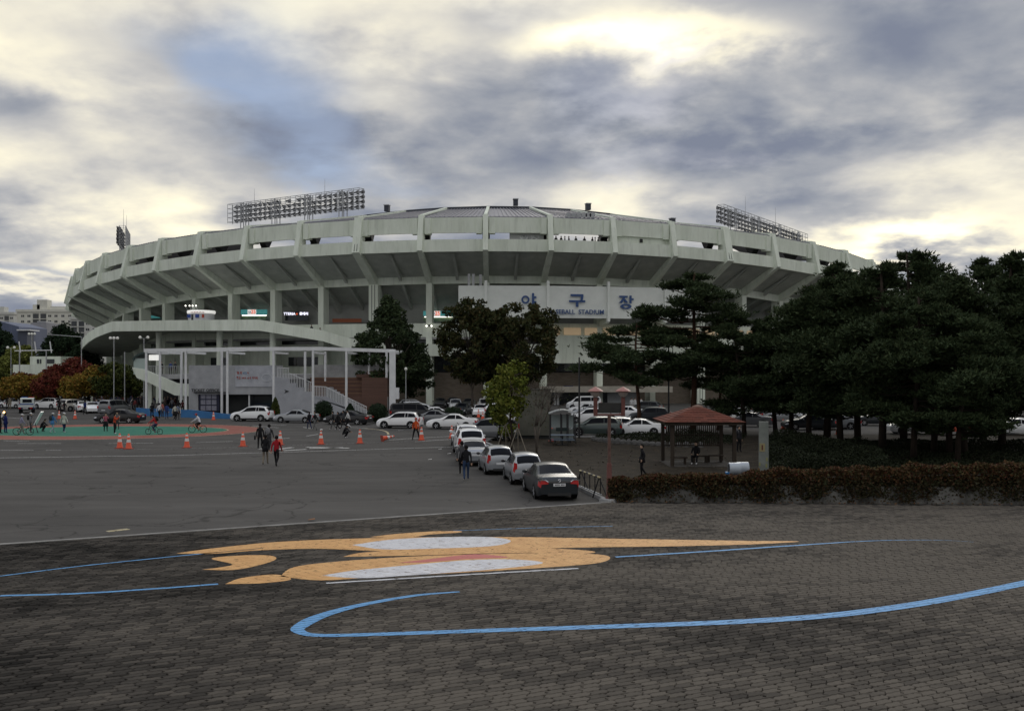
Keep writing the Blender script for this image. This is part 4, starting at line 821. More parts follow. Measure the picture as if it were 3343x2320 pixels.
# ---------------------------------------------------------------- far buildings on the left
def apartment(name, px0, px1, ptop, Y, depth, cols, floors, ff, label, mwall, tower=None):
    x0, _, ztop = D(px0, ptop, Y); x1 = D(px1, 0, Y)[0]
    t = empty(name, ((x0+x1)/2, Y, 0), label, 'building', 'apartment blocks behind the trees'); O = tuple(t.location)
    mb = MB(); mb.box(x0, x1, Y, Y+depth, 0, ztop); rel(mb, 'wall', mwall, t, O)
    mb = MB(); mb.box(x0-.4, x1+.4, Y-.5, Y+depth+.4, ztop, ztop+1.3); rel(mb, 'roof_parapet', mwall, t, O)
    for f in range(floors):
        zt_ = ztop-.9-2.85*f
        for (u, w, kind) in cols:
            xc = x0+(x1-x0)*u; m = M_PANE
            if kind == 'b':
                mb = MB(); mb.box(xc-w, xc+w, Y-.12, Y+.1, zt_-2.5, zt_); o = rel(mb, 'balcony_window', m, t, O)
                mb = MB(); mb.box(xc-w-.2, xc+w+.2, Y-.7, Y, zt_-2.85, zt_-2.5); rel(mb, 'balcony_slab', mwall, o, O)
            else:
                mb = MB(); mb.box(xc-w, xc+w, Y-.06, Y+.1, zt_-1.7, zt_-.6); o = rel(mb, 'window', m, t, O)
                mb = MB(); mb.box(xc-.06, xc+.06, Y-.09, Y-.05, zt_-1.7, zt_-.6); rel(mb, 'frame', mwall, o, O)
    if tower:
        for (u, w, h) in tower:
            xc = x0+(x1-x0)*u; mb = MB(); mb.box(xc-w, xc+w, Y+1, Y+6, ztop+1.3, ztop+1.3+h); rel(mb, 'roof_tower', mwall, t, O)
M_APT = mat('apartment_cream', (.60, .59, .52), (.68, .67, .60), .9, .3); M_APT2 = mat('apartment_grey', (.52, .52, .49), (.60, .60, .56), .9, .3)
apartment('apartment_block', 55, 243, 1018, 500, 12, [(.10, .75, 'w'), (.21, .75, 'w'), (.33, 1.45, 'b'), (.46, 1.45, 'b'), (.57, .75, 'w'), (.68, .75, 'w'), (.80, .75, 'w'), (.92, .75, 'w')], 7, 0, 'cream apartment block with stair tower far behind the left trees', M_APT, [(.42, 2.6, 5), (.32, 1.8, 2.5), (.8, 7, 1.6)])
apartment('apartment_block', -60, 45, 1026, 540, 12, [(.15, 1.3, 'b'), (.40, 1.3, 'b'), (.62, .8, 'w'), (.78, 1.2, 'b'), (.93, .8, 'w')], 6, 0, 'grey apartment block at the far left edge of the photo', M_APT2, [(.55, 2, 3)])
apartment('apartment_block', 230, 330, 1042, 470, 12, [(.12, 1.3, 'b'), (.36, 1.3, 'b'), (.56, .8, 'w'), (.78, .8, 'w')], 6, 0, 'apartment block half hidden by the stadium left edge', M_APT2)
bb = empty('blue_hall', (*D(20, 0, 330)[:2], 0), 'blue metal hall with a sloping roofline behind the left trees', 'building'); O = tuple(bb.location)
pp = [D(-120, 1040, 330), D(0, 1048, 330), D(62, 1066, 330), D(62, 1110, 330)]; pp += [(pp[-1][0], 330, 0), (pp[0][0], 330, 0)]
mb = MB(); mb.prism(pp, (0, 20, 0)); rel(mb, 'wall', mat('blue_cladding', (.075, .095, .155), (.10, .12, .19), .6, .3, stretch=(6, 1, .1)), bb, O)
rel(fb(58, 88, 1080, 1120, 329, 5, 0), 'entry_block', mat('entry_dark', (.06, .07, .10), rough=.6), bb, O)
rel(fb(54, 96, 1075, 1079, 328, 7, D(0, 1079, 328)[2]), 'entry_roof', M_WHITE, bb, O)
gb = empty('grey_tower_house', (*D(128, 0, 360)[:2], 0), 'plain grey block between the cream apartments and dark trees', 'building'); O = tuple(gb.location)
rel(fb(100, 152, 1053, 1160, 360, 12, 0), 'wall', mat('plain_grey', (.30, .30, .32), (.34, .34, .36), .9, .2), gb, O)
rel(fb(121, 150, 1048, 1054, 359.9, 6, D(0, 1053, 360)[2]), 'roof_curb', M_STEEL, gb, O)
ga = empty('gate_building', (*D(150, 0, 170)[:2], 0), 'small pale flat-roofed gatehouse above the autumn shrubs', 'building'); O = tuple(ga.location)
rel(fb(98, 198, 1163, 1190, 170, 6, 0), 'wall', M_CONC, ga, O)
for a, b in ((130, 134), (153, 177), (120, 127)): rel(fb(a, b, 1172, 1186, 169.9, .1, D(0, 1186, 170)[2]), 'window', M_PANE, ga, O)
for a, b, py in ((42, 150, 1190), (150, 300, 1190)): rel(fb(a, b, py, 1212, 166, .4, 0), 'terrace_wall', M_CONC, ga, O)
# ---------------------------------------------------------------- vehicles: a lofted shell with glass, lamps and wheels
M_TYRE = mat('tyre_rubber', (.016, .016, .017), rough=.85); M_RIM = mat('alloy_rim', (.55, .56, .58), rough=.3, metal=.8)
M_CGLASS = mat('car_glass', (.006, .007, .010), rough=.12, spec=.09); M_TAIL = mat('tail_lamp_red', (.42, .012, .012), rough=.2, coat=.2, spec=.2); M_HEAD = mat('head_lamp_clear', (.6, .62, .65), rough=.1, coat=.5)
M_TRIM = mat('black_trim', (.02, .02, .021), rough=.6); M_PLATE = mat('number_plate', (.62, .63, .64), (.66, .67, .68), .5, 20); M_PTXT = mat('plate_marks', (.05, .05, .06), rough=.6); M_CHROME = mat('chrome', (.7, .7, .72), rough=.12, metal=1.0)
def paint(n, c, metal=0.0, rough=.28): return mat('paint_'+n, c, rough=rough, metal=metal, coat=.7, spec=.5)
PAINT = {'white': paint('white', (.82, .83, .84)), 'silver': paint('silver', (.31, .325, .345), .45, .33), 'grey': paint('grey', (.15, .155, .165), .4), 'black': mat('paint_black', (.008, .008, .010), rough=.3, coat=.25, spec=.4), 'slate': mat('paint_slate', (.020, .025, .030), rough=.3, metal=.2, coat=.25, spec=.4),
         'blue': paint('blue', (.03, .07, .22)), 'green': paint('green', (.055, .075, .07), .3), 'pearl': paint('pearl', (.85, .85, .85)), 'beige': paint('beige', (.42, .40, .36), .3), 'truckblue': paint('truckblue', (.03, .085, .27)), 'truckcab': paint('truckcab', (.55, .60, .55)), 'red': paint('red', (.3, .03, .02))}
# outline knots: x along the car (-1 rear .. 1 front of half length), roofline height, belt height
CAR = {
 'sedan': dict(L=4.85, W=1.84, H=1.47, top=[(-1, .80), (-.965, .98), (-.86, 1.04), (-.66, 1.07), (-.34, 1.40), (-.12, 1.465), (.10, 1.45), (.40, 1.10), (.46, 1.02), (.80, .93), (.95, .80), (1, .62)], belt=[(-1, .74), (-.9, .93), (0, .92), (.5, .90), (1, .60)], wh=.33, ax=(-.56, .60), glass=(-.62, -.30, .12, .42), r=.0),
 'hatch': dict(L=3.6, W=1.6, H=1.5, top=[(-1, .70), (-.985, .98), (-.90, 1.18), (-.72, 1.44), (-.4, 1.50), (.0, 1.49), (.22, 1.42), (.58, 1.04), (.66, .98), (.90, .84), (1, .60)], belt=[(-1, .72), (-.9, .97), (0, .92), (.6, .88), (1, .58)], wh=.29, ax=(-.66, .66), glass=(-.95, -.74, .20, .60), r=.0),
 'suv': dict(L=4.45, W=1.85, H=1.68, top=[(-1, .82), (-.985, 1.10), (-.90, 1.34), (-.74, 1.60), (-.4, 1.68), (.0, 1.66), (.15, 1.60), (.47, 1.16), (.55, 1.10), (.85, 1.0), (.96, .84), (1, .62)], belt=[(-1, .80), (-.9, 1.10), (0, 1.04), (.5, 1.0), (1, .62)], wh=.36, ax=(-.60, .62), glass=(-.955, -.76, .14, .49), r=.05),
 'van': dict(L=5.0, W=1.9, H=1.93, top=[(-1, .9), (-.985, 1.3), (-.95, 1.65), (-.88, 1.88), (-.4, 1.93), (.2, 1.91), (.42, 1.80), (.74, 1.20), (.80, 1.12), (.95, .95), (1, .65)], belt=[(-1, .9), (-.9, 1.15), (0, 1.12), (.6, 1.06), (1, .66)], wh=.34, ax=(-.58, .64), glass=(-.97, -.90, .40, .75), r=.0),
}
def lerp(kn, x):
    for (a, b), (c, d_) in zip(kn[:-1], kn[1:]):
        if a <= x <= c: return b+(d_-b)*(x-a)/(c-a)
    return kn[0][1] if x < kn[0][0] else kn[-1][1]
def car_surface(sp_):
    L2, W2 = sp_['L']/2, sp_['W']/2
    def sm(kn, x):                                         # softened knots
        return (lerp(kn, max(-1, x-.02))+2*lerp(kn, x)+lerp(kn, min(1, x+.02)))/4
    def S(x, t):
        """x in -1..1, t: 0 sill .. 1 belt .. 2 roof edge .. 3 roof centre (half section)"""
        zt_ = sm(sp_['top'], x); zb = min(sm(sp_['belt'], x), zt_-.02); e = abs(x); w = W2*(1-.10*max(0, (e-.72)/.28)**2-.06*max(0, (e-.9)/.1)**2)
        z0 = .20+.10*max(0, (e-.86)/.14)**1.5; gh = zt_-zb; tum = .20*min(1, gh/.45); wr = w-.05-tum
        if t <= 1: z = z0+(zb-z0)*t; y = w*(1-.055*(2*t-.95)**2-.03*max(0, t-.7))
        elif t <= 2:
            u = t-1; z = zb+(gh-.07*min(1, gh/.3))*u; y = (w*.952)+(wr-w*.952)*u**.9
        else:
            u = t-2; y = wr*(1-u); z = zt_-.07*min(1, gh/.3)*(1-u)**2.2
        return (x*L2, y, z)
    return S
XS = [-1, -.985, -.95, -.9, -.84, -.76, -.68, -.6, -.52, -.44, -.36, -.28, -.2, -.1, 0, .08, .16, .24, .32, .4, .48, .56, .64, .72, .8, .87, .93, .97, 1]
TS = [0, .12, .3, .5, .7, .88, 1, 1.2, 1.5, 1.8, 2, 2.15, 2.4, 2.7, 3]
def patch_mesh(S, x0, x1, t0, t1, sides, off, nx=5, nt=4, m=0, mb=None, taper=None):
    mb = mb or MB()
    for sd in sides:
        o = len(mb.v)
        for i in range(nx+1):
            for j in range(nt+1):
                u, v = i/nx, j/nt; a0, a1 = (x0, x1) if taper is None else (x0[0]+(x0[1]-x0[0])*v, x1[0]+(x1[1]-x1[0])*v)
                x = a0+(a1-a0)*u; t = t0+(t1-t0)*v; e = 1e-3; p = np.array(S(x, t)); px_ = np.array(S(min(1, x+e), t))-np.array(S(max(-1, x-e), t)); pt = np.array(S(x, t+e))-np.array(S(x, t-e))
                n = np.cross(px_, pt); l = np.linalg.norm(n); n = n/l if l > 1e-9 else np.array([0, 0, 1.]); n = n if (n[1] >= -1e-6 or True) else -n
                if n[2] < -.3 or (abs(n[2]) < .3 and n[1] < 0): n = -n
                q = p+n*off; mb.v.append((q[0], q[1]*sd, q[2]))
        for i in range(nx):
            for j in range(nt):
                a, b, c, d_ = o+i*(nt+1)+j, o+(i+1)*(nt+1)+j, o+(i+1)*(nt+1)+j+1, o+i*(nt+1)+j+1; mb.f.append((a, b, c, d_) if sd > 0 else (d_, c, b, a)); mb.m.append(m)
    return mb
CARP = {}
def car_meshes(kind):
    if kind in CARP: return CARP[kind]
    s = CAR[kind]; S = car_surface(s); L2, W2 = s['L']/2, s['W']/2; out = []
    mb = MB(); nT = len(TS)
    for sd in (1, -1):
        o = len(mb.v)
        for x in XS: mb.v += [(p[0], p[1]*sd, p[2]) for p in (S(x, t) for t in TS)]
        for i in range(len(XS)-1):
            for j in range(nT-1):
                a, b, c, d_ = o+i*nT+j, o+(i+1)*nT+j, o+(i+1)*nT+j+1, o+i*nT+j+1; mb.f.append((a, d_, c, b) if sd < 0 else (a, b, c, d_)); mb.m.append(0)
        for e, fl in ((0, 1), (len(XS)-1, -1)):            # bumper ends
            for j in range(nT-1):
                a, d_ = o+e*nT+j, o+e*nT+j+1; y = len(mb.v); mb.v += [(mb.v[a][0], 0, mb.v[a][2]), (mb.v[d_][0], 0, mb.v[d_][2])]; mb.f.append((a, y, y+1, d_)); mb.m.append(0)
    bm = bmesh.new(); me = mb.mesh('body', PAINT['white']); bm.from_mesh(me); bmesh.ops.remove_doubles(bm, verts=bm.verts, dist=.002); bmesh.ops.recalc_face_normals(bm, faces=bm.faces); bm.to_mesh(me); bm.free()
    me.polygons.foreach_set('use_smooth', [True]*len(me.polygons)); me.set_sharp_from_angle(angle=rad(50)); out.append(('body', me, None, (0, 0, 0)))
    g0, g1, g2, g3 = s['glass']
    out.append(('rear_window', patch_mesh(S, g0, g1-.02, 2.12, 3, (1, -1), .012, 5, 4).mesh('rear_window', M_CGLASS, 'all'), None, (0, 0, 0)))
    out.append(('windscreen', patch_mesh(S, g2+.02, g3, 2.10, 3, (1, -1), .012, 5, 4).mesh('windscreen', M_CGLASS, 'all'), None, (0, 0, 0)))
    # side windows: two or three per side, slanted ends
    mid = (g1+g2)/2-.06; ends = {'sedan': (g0+.10, g1+.02, g3-.06, g2+.02), 'hatch': (g0+.16, g1-.02, g3-.08, g2+.03), 'suv': (g0+.10, g1-.02, g3-.06, g2+.02), 'van': (g0+.03, g1+.02, g3-.10, g2+.06)}[kind]
    for sd in (1, -1):
        if kind in ('van',):
            cuts = [(ends[0], ends[1], -.42, -.42), (-.40, -.40, .16, .16), (.19, .19, ends[2], ends[3])]
        elif kind == 'suv': cuts = [(ends[0], ends[1]+.03, -.47, -.47), (-.455, -.455, mid+.03, mid+.03), (mid+.05, mid+.05, ends[2], ends[3])]
        else: cuts = [(ends[0], ends[1], mid-.012, mid-.012), (mid+.012, mid+.012, ends[2], ends[3])]
        for a, b, c, d_ in cuts:
            out.append(('side_window', patch_mesh(S, (a, b), (c, d_), 1.12, 1.88, (sd,), .010, 5, 3, taper=True).mesh('side_window', M_CGLASS, 'all'), None, (0, 0, 0)))
        tz = (.62, .92) if kind in ('sedan',) else (.70, 1.35)
        out.append(('tail_lamp', patch_mesh(S, -.995, -.90 if kind == 'sedan' else -.93, tz[0], min(tz[1], .97) if kind == 'sedan' else .98, (sd,), .012, 3, 3).mesh('tail_lamp', M_TAIL, 'all'), None, (0, 0, 0)))
        mb = MB(); zr = .80 if kind == 'sedan' else .95 if kind == 'suv' else .92 if kind == 'hatch' else 1.0; y0, y1 = (W2*.52, W2*.88) if kind == 'sedan' else (W2*.70, W2*.90); hh = .085 if kind == 'sedan' else .18
        q = [(-L2-.012, sd*y0, zr-hh*.7), (-L2-.004, sd*y1, zr-hh), (-L2+.02, sd*y1, zr+hh), (-L2-.002, sd*y0, zr+hh*.75)]; mb.prism(q, (-.02, 0, 0)); out.append(('tail_lamp', mb.mesh('tail_lamp', M_TAIL), None, (0, 0, 0)))
        out.append(('head_lamp', patch_mesh(S, .86, .985, .70, .97, (sd,), .012, 3, 3).mesh('head_lamp', M_HEAD, 'all'), None, (0, 0, 0)))
        mb = MB(); mb.ball((s['L']/2*(g3-.12), sd*(W2+.08), S(g3-.1, 1.2)[2]+.03), (.08, .12, .08), 8, 5); mb.box(s['L']/2*(g3-.13), s['L']/2*(g3-.08), min(sd*W2*.9, sd*(W2+.02)), max(sd*W2*.9, sd*(W2+.02)), S(g3-.1, 1.1)[2], S(g3-.1, 1.2)[2]); out.append(('mirror', mb.mesh('mirror', PAINT['black'] if kind == 'hatch' else PAINT['white'], True), None, (0, 0, 0)))
        out.append(('sill_trim', patch_mesh(S, -.99, .99, 0, .10 if kind != 'suv' else .20, (sd,), .008, 16, 1).mesh('sill_trim', M_TRIM, 'all'), None, (0, 0, 0)))
    zp = .62 if kind != 'sedan' else .70
    for e, nm in ((-1, 'rear_plate'), (1, 'front_plate')):
        mb = MB(); x = e*(L2+.014); z = zp if e < 0 else .42; mb.box(min(x, x+e*.012), max(x, x+e*.012), -.26, .26, z-.06, z+.06); out.append((nm, mb.mesh(nm, M_PLATE), None, (0, 0, 0)))
        mb = MB(); x2 = e*(L2+.008); mb.box(min(x2, x2+e*.01), max(x2, x2+e*.01), -W2*.55, W2*.55, .24, .36 if e < 0 else .50); out.append(('bumper_trim' if e < 0 else 'grille', mb.mesh('bumper_trim', M_TRIM), None, (0, 0, 0)))
    wr = s['wh']
    ty = MB(); ty.lathe((0, 0, 0), [(wr*.62, -.10), (wr*.96, -.105), (wr, -.07), (wr, .07), (wr*.96, .105), (wr*.62, .10)], 20); tm = ty.mesh('tyre', M_TYRE, True)
    rm = MB(); rm.lathe((0, 0, 0), [(wr*.66, .075), (wr*.66, .09), (wr*.58, .095), (wr*.55, .06)], 20)
    for i in range(5):
        t = 2*math.pi*i/5
        for dt in (-.16, .16): rm.tube((cos(t)*.05, sin(t)*.05, .085), (cos(t+dt)*wr*.60, sin(t+dt)*wr*.60, .085), .025, .03, 4)
    rm.lathe((0, 0, 0), [(.06, .05), (.06, .10), (.02, .105)], 8); rmm = rm.mesh('rim', M_RIM, True)
    ar = MB(); ar.lathe((0, 0, 0), [(wr*1.16, 0), (wr*1.16, .012), (wr*.5, .014)], 22); arm = ar.mesh('wheel_arch', M_TRIM)
    for ax in s['ax']:
        for sd in (1, -1):
            xx = ax*L2; yy = max(S(ax, .5)[1], S(ax, .3)[1])
            out.append(('wheel', tm, [('rim', rmm), ], (xx, sd*(yy-.085), wr, sd))); out.append(('wheel_arch', arm, None, (xx, sd*(yy-.002), wr+.01, sd)))
    if s['r']:
        for sd in (1, -1): mb = MB(); mb.path([(-L2*.66, sd*.58, s['H']-.02), (-L2*.62, sd*.58, s['H']+.05), (L2*.02, sd*.58, s['H']+.05), (L2*.06, sd*.58, s['H']-.03)], [.02]*4, 5); out.append(('roof_rail', mb.mesh('roof_rail', M_TRIM), None, (0, 0, 0)))
    CARP[kind] = out; return out
FAR_SKIP = ('sill_trim', 'grille', 'roof_rail', 'front_plate')
def place_car(px, py, kind, color, heading, label, group, cat='car', scale=1.0, lod=0, loc=None, name=None):
    x, y, _ = loc if loc else G(px, py); t = empty(name or {'sedan': 'sedan_car', 'hatch': 'hatchback_car', 'suv': 'sport_utility_car', 'van': 'passenger_van'}[kind], (x, y, 0.0), label, cat, group, rad(heading)); t.scale = (scale,)*3
    for nm, me, subs, loc_ in car_meshes(kind):
        if lod and nm in FAR_SKIP: continue
        o = new(nm, me, t, loc_[:3])
        if len(loc_) == 4: o.rotation_euler = (rad(-90*loc_[3]), 0, 0)
        if nm in ('body', 'mirror') and not (nm == 'mirror' and kind == 'hatch'): o.material_slots[0].link = 'OBJECT'; o.material_slots[0].material = PAINT[color]
        if subs:
            for sn, sm_ in subs: new(sn, sm_, o)
    return t
# five cars parked along the lawn, nearest first
R1 = 'cars parked in a row along the dry lawn'
near = place_car(0, 0, 'sedan', 'slate', 98, 'dark slate sedan nearest the camera at the end of the row', R1, loc=(1.66, 43.7, 0), scale=1.0)
for sd in (-1, 1):
    q = [(-2.44, sd*.46, .84), (-2.425, sd*.60, .93), (-2.41, sd*.88, .91), (-2.41, sd*.88, .885), (-2.425, sd*.62, .90), (-2.44, sd*.50, .82)]; mb = MB(); mb.prism(q, (-.03, 0, 0)); mb.build('lamp_chrome', M_CHROME, near)
mb = MB(); mb.box(-2.445, -2.43, -.45, .45, .80, .815); mb.build('boot_chrome_strip', M_CHROME, near)
mb = MB(); mb.ring((-2.45, 0, .88), (1, 0, 0), .05, .012, 12, 4); mb.build('boot_badge', M_CHROME, near)
mb = MB(); [mb.box(-2.455, -2.451, -.21+i*.055, -.175+i*.055, .672, .728) for i in range(3)]; [mb.box(-2.455, -2.451, .0+i*.052, .035+i*.052, .672, .728) for i in range(4)]; mb.build('plate_marks', M_PTXT, near)
place_car(0, 0, 'hatch', 'silver', 98, 'silver hatchback directly ahead of the dark sedan', R1, loc=(.55, 48.9, 0))
place_car(0, 0, 'hatch', 'silver', 99, 'second silver hatchback, ahead of the first one in the row', R1, loc=(-.85, 53.4, 0))
place_car(0, 0, 'sedan', 'silver', 97, 'silver sedan between hatchback and white utility car in the row', R1, loc=(-2.35, 58.6, 0), scale=.96)
place_car(0, 0, 'suv', 'white', 97, 'white sport utility car with roof rails, fifth in the row', R1, loc=(-2.85, 65.2, 0), scale=1.05)
place_car(0, 0, 'suv', 'white', 97, 'white utility car at the far end of the lawn row, mostly hidden', R1, loc=(-3.4, 71.3, 0))
place_car(1600, 1435, 'hatch', 'grey', 155, 'grey car turning beside the support poles of the young trees', R1, scale=1.2)
# cars along the ticket office and the roadway
R2 = 'cars standing along the stadium road'
place_car(824, 1374, 'suv', 'white', 172, 'white sport utility car in front of the ticket office window', R2)
place_car(968, 1379, 'sedan', 'silver', 170, 'silver sedan beside the round shrub by the stair wall', R2, scale=.97)
place_car(1137, 1385, 'sedan', 'black', 166, 'black sedan at the foot of the stair behind the group of boys', R2)
place_car(1306, 1397, 'suv', 'pearl', 170, 'white compact utility car behind the man in orange', R2, scale=.96)
place_car(1478, 1399, 'sedan', 'pearl', 176, 'white sedan side-on behind the traffic cones', R2)
place_car(1415, 1382, 'sedan', 'grey', 172, 'grey sedan behind the white compact utility car', R2)
place_car(392, 1380, 'sedan', 'black', 177, 'black sedan with lit tail lamps behind the painted island', R2, scale=1.02)
place_car(375, 1352, 'van', 'grey', 80, 'grey van seen from behind near the pergola', R2, 'van')
for i, (px, py, kind, c, hd, lb) in enumerate(((300, 1347, 'sedan', 'white', -60, 'white sedan with dark mirror left of the grey van'), (270, 1343, 'sedan', 'white', 120, 'white sedan behind the boy in blue'), (244, 1341, 'suv', 'beige', 60, 'beige-white utility car seen from behind beside white sedans'),
        (205, 1335, 'hatch', 'white', 150, 'white hatchback behind the two boys in black'), (160, 1334, 'suv', 'white', 160, 'white car with a sign on its roof left of the boys in black'), (118, 1331, 'van', 'white', 175, 'white van behind the blue pickup truck', ), (40, 1331, 'hatch', 'white', 170, 'white car behind two standing men at far left'), (80, 1328, 'sedan', 'white', 165, 'white sedan behind the pickup cab'), (2, 1330, 'sedan', 'black', 150, 'black car cut by the left edge of the photo'),
        (325, 1336, 'sedan', 'white', 110, 'white sedan further back next to the grey van'))):
    place_car(px, py, kind, c, hd, lb, R2, lod=1)
# stadium parking lot: rows seen between the trees
R3 = 'cars in the stadium parking lot'
LOT = [(1360, 1352, 'suv', 'white', 20, 'white utility car parked nose right left of the brown tree'), (1380, 1362, 'suv', 'white', 14, 'second white utility car in the stack beside the pergola end'), (1345, 1370, 'van', 'black', 10, 'black van behind the white compact utility car'), (1425, 1369, 'sedan', 'white', 8, 'white sedan behind the grey sedan'),
 (1350, 1342, 'suv', 'white', 16, 'white utility car at the back next to the ginkgo tree'), (1437, 1330, 'sedan', 'black', -88, 'black car by the brick wall, left one'), (1487, 1341, 'suv', 'white', -86, 'white utility car facing out before the brick wall'), (1508, 1352, 'sedan', 'slate', -100, 'dark sedan behind the low round bush'), (1532, 1332, 'sedan', 'black', -90, 'black car by the brick wall, right one'), (1480, 1327, 'sedan', 'black', -92, 'black car by the brick wall, middle one'),
 (1570, 1358, 'sedan', 'pearl', -92, 'white sedan facing the camera behind two small cones'), (1620, 1345, 'van', 'white', 10, 'white van behind the yellow tree, farther one'), (1640, 1360, 'suv', 'white', 8, 'white utility car behind the yellow tree'), (1655, 1375, 'sedan', 'white', 6, 'white sedan low behind the yellow tree trunk'),
 (1905, 1336, 'van', 'white', 178, 'white emergency van with red stripe near the stadium entrance'), (1920, 1352, 'sedan', 'white', 160, 'white sedan below the emergency van'), (1935, 1362, 'sedan', 'silver', 165, 'silver sedan below the emergency van, nearer one'), (1960, 1372, 'sedan', 'white', 168, 'white sedan with red lamps right of the glass shelter'), (1925, 1382, 'suv', 'white', 172, 'white car just behind the grey-green utility car'), (1945, 1422, 'suv', 'green', 172, 'grey-green utility car right of the glass shelter'),
 (2050, 1365, 'sedan', 'white', 150, 'white sedan between the two dark pine trunks'), (2105, 1350, 'suv', 'slate', 155, 'dark utility car right of the pine trunk'), (2120, 1378, 'suv', 'slate', 170, 'dark utility car by the orange cone at the pine trunk'), (2080, 1420, 'sedan', 'white', 175, 'white sedan low behind the green mound'), (2010, 1416, 'hatch', 'pearl', 165, 'small white car left of the pine trunk behind the mound'),
 (2410, 1370, 'sedan', 'white', 178, 'white sedan right of the gazebo roof'), (2460, 1352, 'suv', 'silver', 10, 'silver utility car uphill behind the gazebo'), (2500, 1360, 'suv', 'silver', 8, 'silver utility car behind the stone marker'), (2540, 1350, 'van', 'silver', 6, 'silver van behind the stone marker'), (2545, 1372, 'sedan', 'silver', 5, 'silver sedan with wheel showing beside the striped cones'), (2440, 1392, 'sedan', 'grey', 175, 'grey sedan left of the stone marker'), (2600, 1362, 'suv', 'black', 5, 'black utility car between leaning pine trunks'), (2650, 1368, 'sedan', 'slate', 5, 'dark sedan between leaning pine trunks'), (2640, 1402, 'sedan', 'slate', 178, 'dark sedan close behind the pine trunks right of the marker'),
 (2790, 1375, 'van', 'black', 0, 'black van behind the pine trunks'), (2860, 1388, 'sedan', 'slate', 178, 'dark sedan with bright roof edge behind the pines'), (2900, 1372, 'suv', 'blue', 0, 'blue utility car behind the pines'), (2990, 1415, 'sedan', 'white', 176, 'white car glimpsed behind the thickest pine trunk'), (2720, 1400, 'sedan', 'silver', 178, 'silver sedan glimpsed left of the pine group'), (3310, 1418, 'sedan', 'white', 170, 'white sedan at the right edge of the photo'), (3250, 1412, 'hatch', 'silver', 170, 'silver car near the right edge behind the pines'), (3040, 1402, 'suv', 'white', 172, 'white utility car behind the double pine trunk')]
for px, py, kind, c, hd, lb in LOT: place_car(px, py, kind, c, hd, lb, R3, lod=1, cat='van' if kind == 'van' else 'car')
# blue and white pickup truck
tx, ty_, _ = G(88, 1347)
tr = empty('pickup_truck', (tx, ty_, 0), 'blue and pale green pickup truck with empty bed seen from behind', 'truck', R2, rad(112))
mb = MB(); mb.prism([(.3, -.82, .75), (1.0, -.82, .75), (2.3, -.82, .55), (2.38, -.82, 1.0), (1.75, -.82, 1.92), (.55, -.82, 1.95), (.3, -.82, 1.85)], (0, 1.64, 0)); mb.build('cab', PAINT['truckcab'], tr)
mb = MB(); mb.prism([(.28, -.84, .45), (2.36, -.84, .45), (2.4, -.84, .95), (.28, -.84, .95)], (0, 1.68, 0)); mb.build('lower_cab', PAINT['truckblue'], tr)
mb = MB(); mb.box(.27, .29, -.55, .55, 1.35, 1.75); w_ = mb.build('rear_window', M_CGLASS, tr)
mb = MB(); [mb.box(.25, .265, -.5+i*.25, -.47+i*.25, 1.33, 1.77) for i in range(5)]; mb.build('window_bars', M_TRIM, w_)
for sd in (-1, 1): mb = MB(); mb.prism([(.7, sd*.835, 1.15), (1.95, sd*.835, 1.15), (1.65, sd*.825, 1.8), (.7, sd*.825, 1.8)], (0, sd*.01, 0)); mb.build('side_window', M_CGLASS, tr)
mb = MB(); mb.box(-2.3, .2, -.85, .85, .78, .86); mb.build('bed_floor', PAINT['truckblue'], tr)
for nm, bx_ in (('tailgate', (-2.34, -2.28, -.86, .86, .80, 1.16)), ('bed_side', (-2.3, .2, -.88, -.83, .80, 1.14)), ('bed_side', (-2.3, .2, .83, .88, .80, 1.14)), ('bed_front', (.15, .21, -.86, .86, .80, 1.2))):
    mb = MB(); mb.box(*bx_); mb.build(nm, mat('truck_bed_pale', (.55, .58, .58), rough=.5) if nm != 'bed_front' else PAINT['truckblue'], tr)
mb = MB(); mb.box(-2.38, -2.35, -.88, .88, 1.14, 1.22); mb.build('tailgate_rail', PAINT['truckblue'], tr)
mb = MB(); mb.box(-2.1, 2.0, -.4, .4, .4, .72); mb.build('chassis', M_TRIM, tr)
for sd in (-1, 1): mb = MB(); mb.box(-2.37, -2.34, sd*.66-.14, sd*.66+.14, .62, .76); mb.build('tail_lamp', M_TAIL, tr)
mb = MB(); mb.box(-2.37, -2.345, -.3, .3, .60, .72); mb.build('rear_plate', M_PLATE, tr)
tw = [m_ for n_, m_, s_, l_ in car_meshes('sedan') if n_ == 'wheel'][0]
for ax in (-1.35, 1.55):
    for sd in (-1, 1): new('wheel', tw, tr, (ax, sd*.72, .33), rot=(rad(-90*sd), 0, 0))
for y_, m_ in ((-.45, PAINT['red']), (.35, PAINT['truckblue'])): mb = MB(); mb.box(.8, 1.1, y_-.35, y_+.35, 1.96, 2.08); mb.build('beacon_bar', m_, tr)
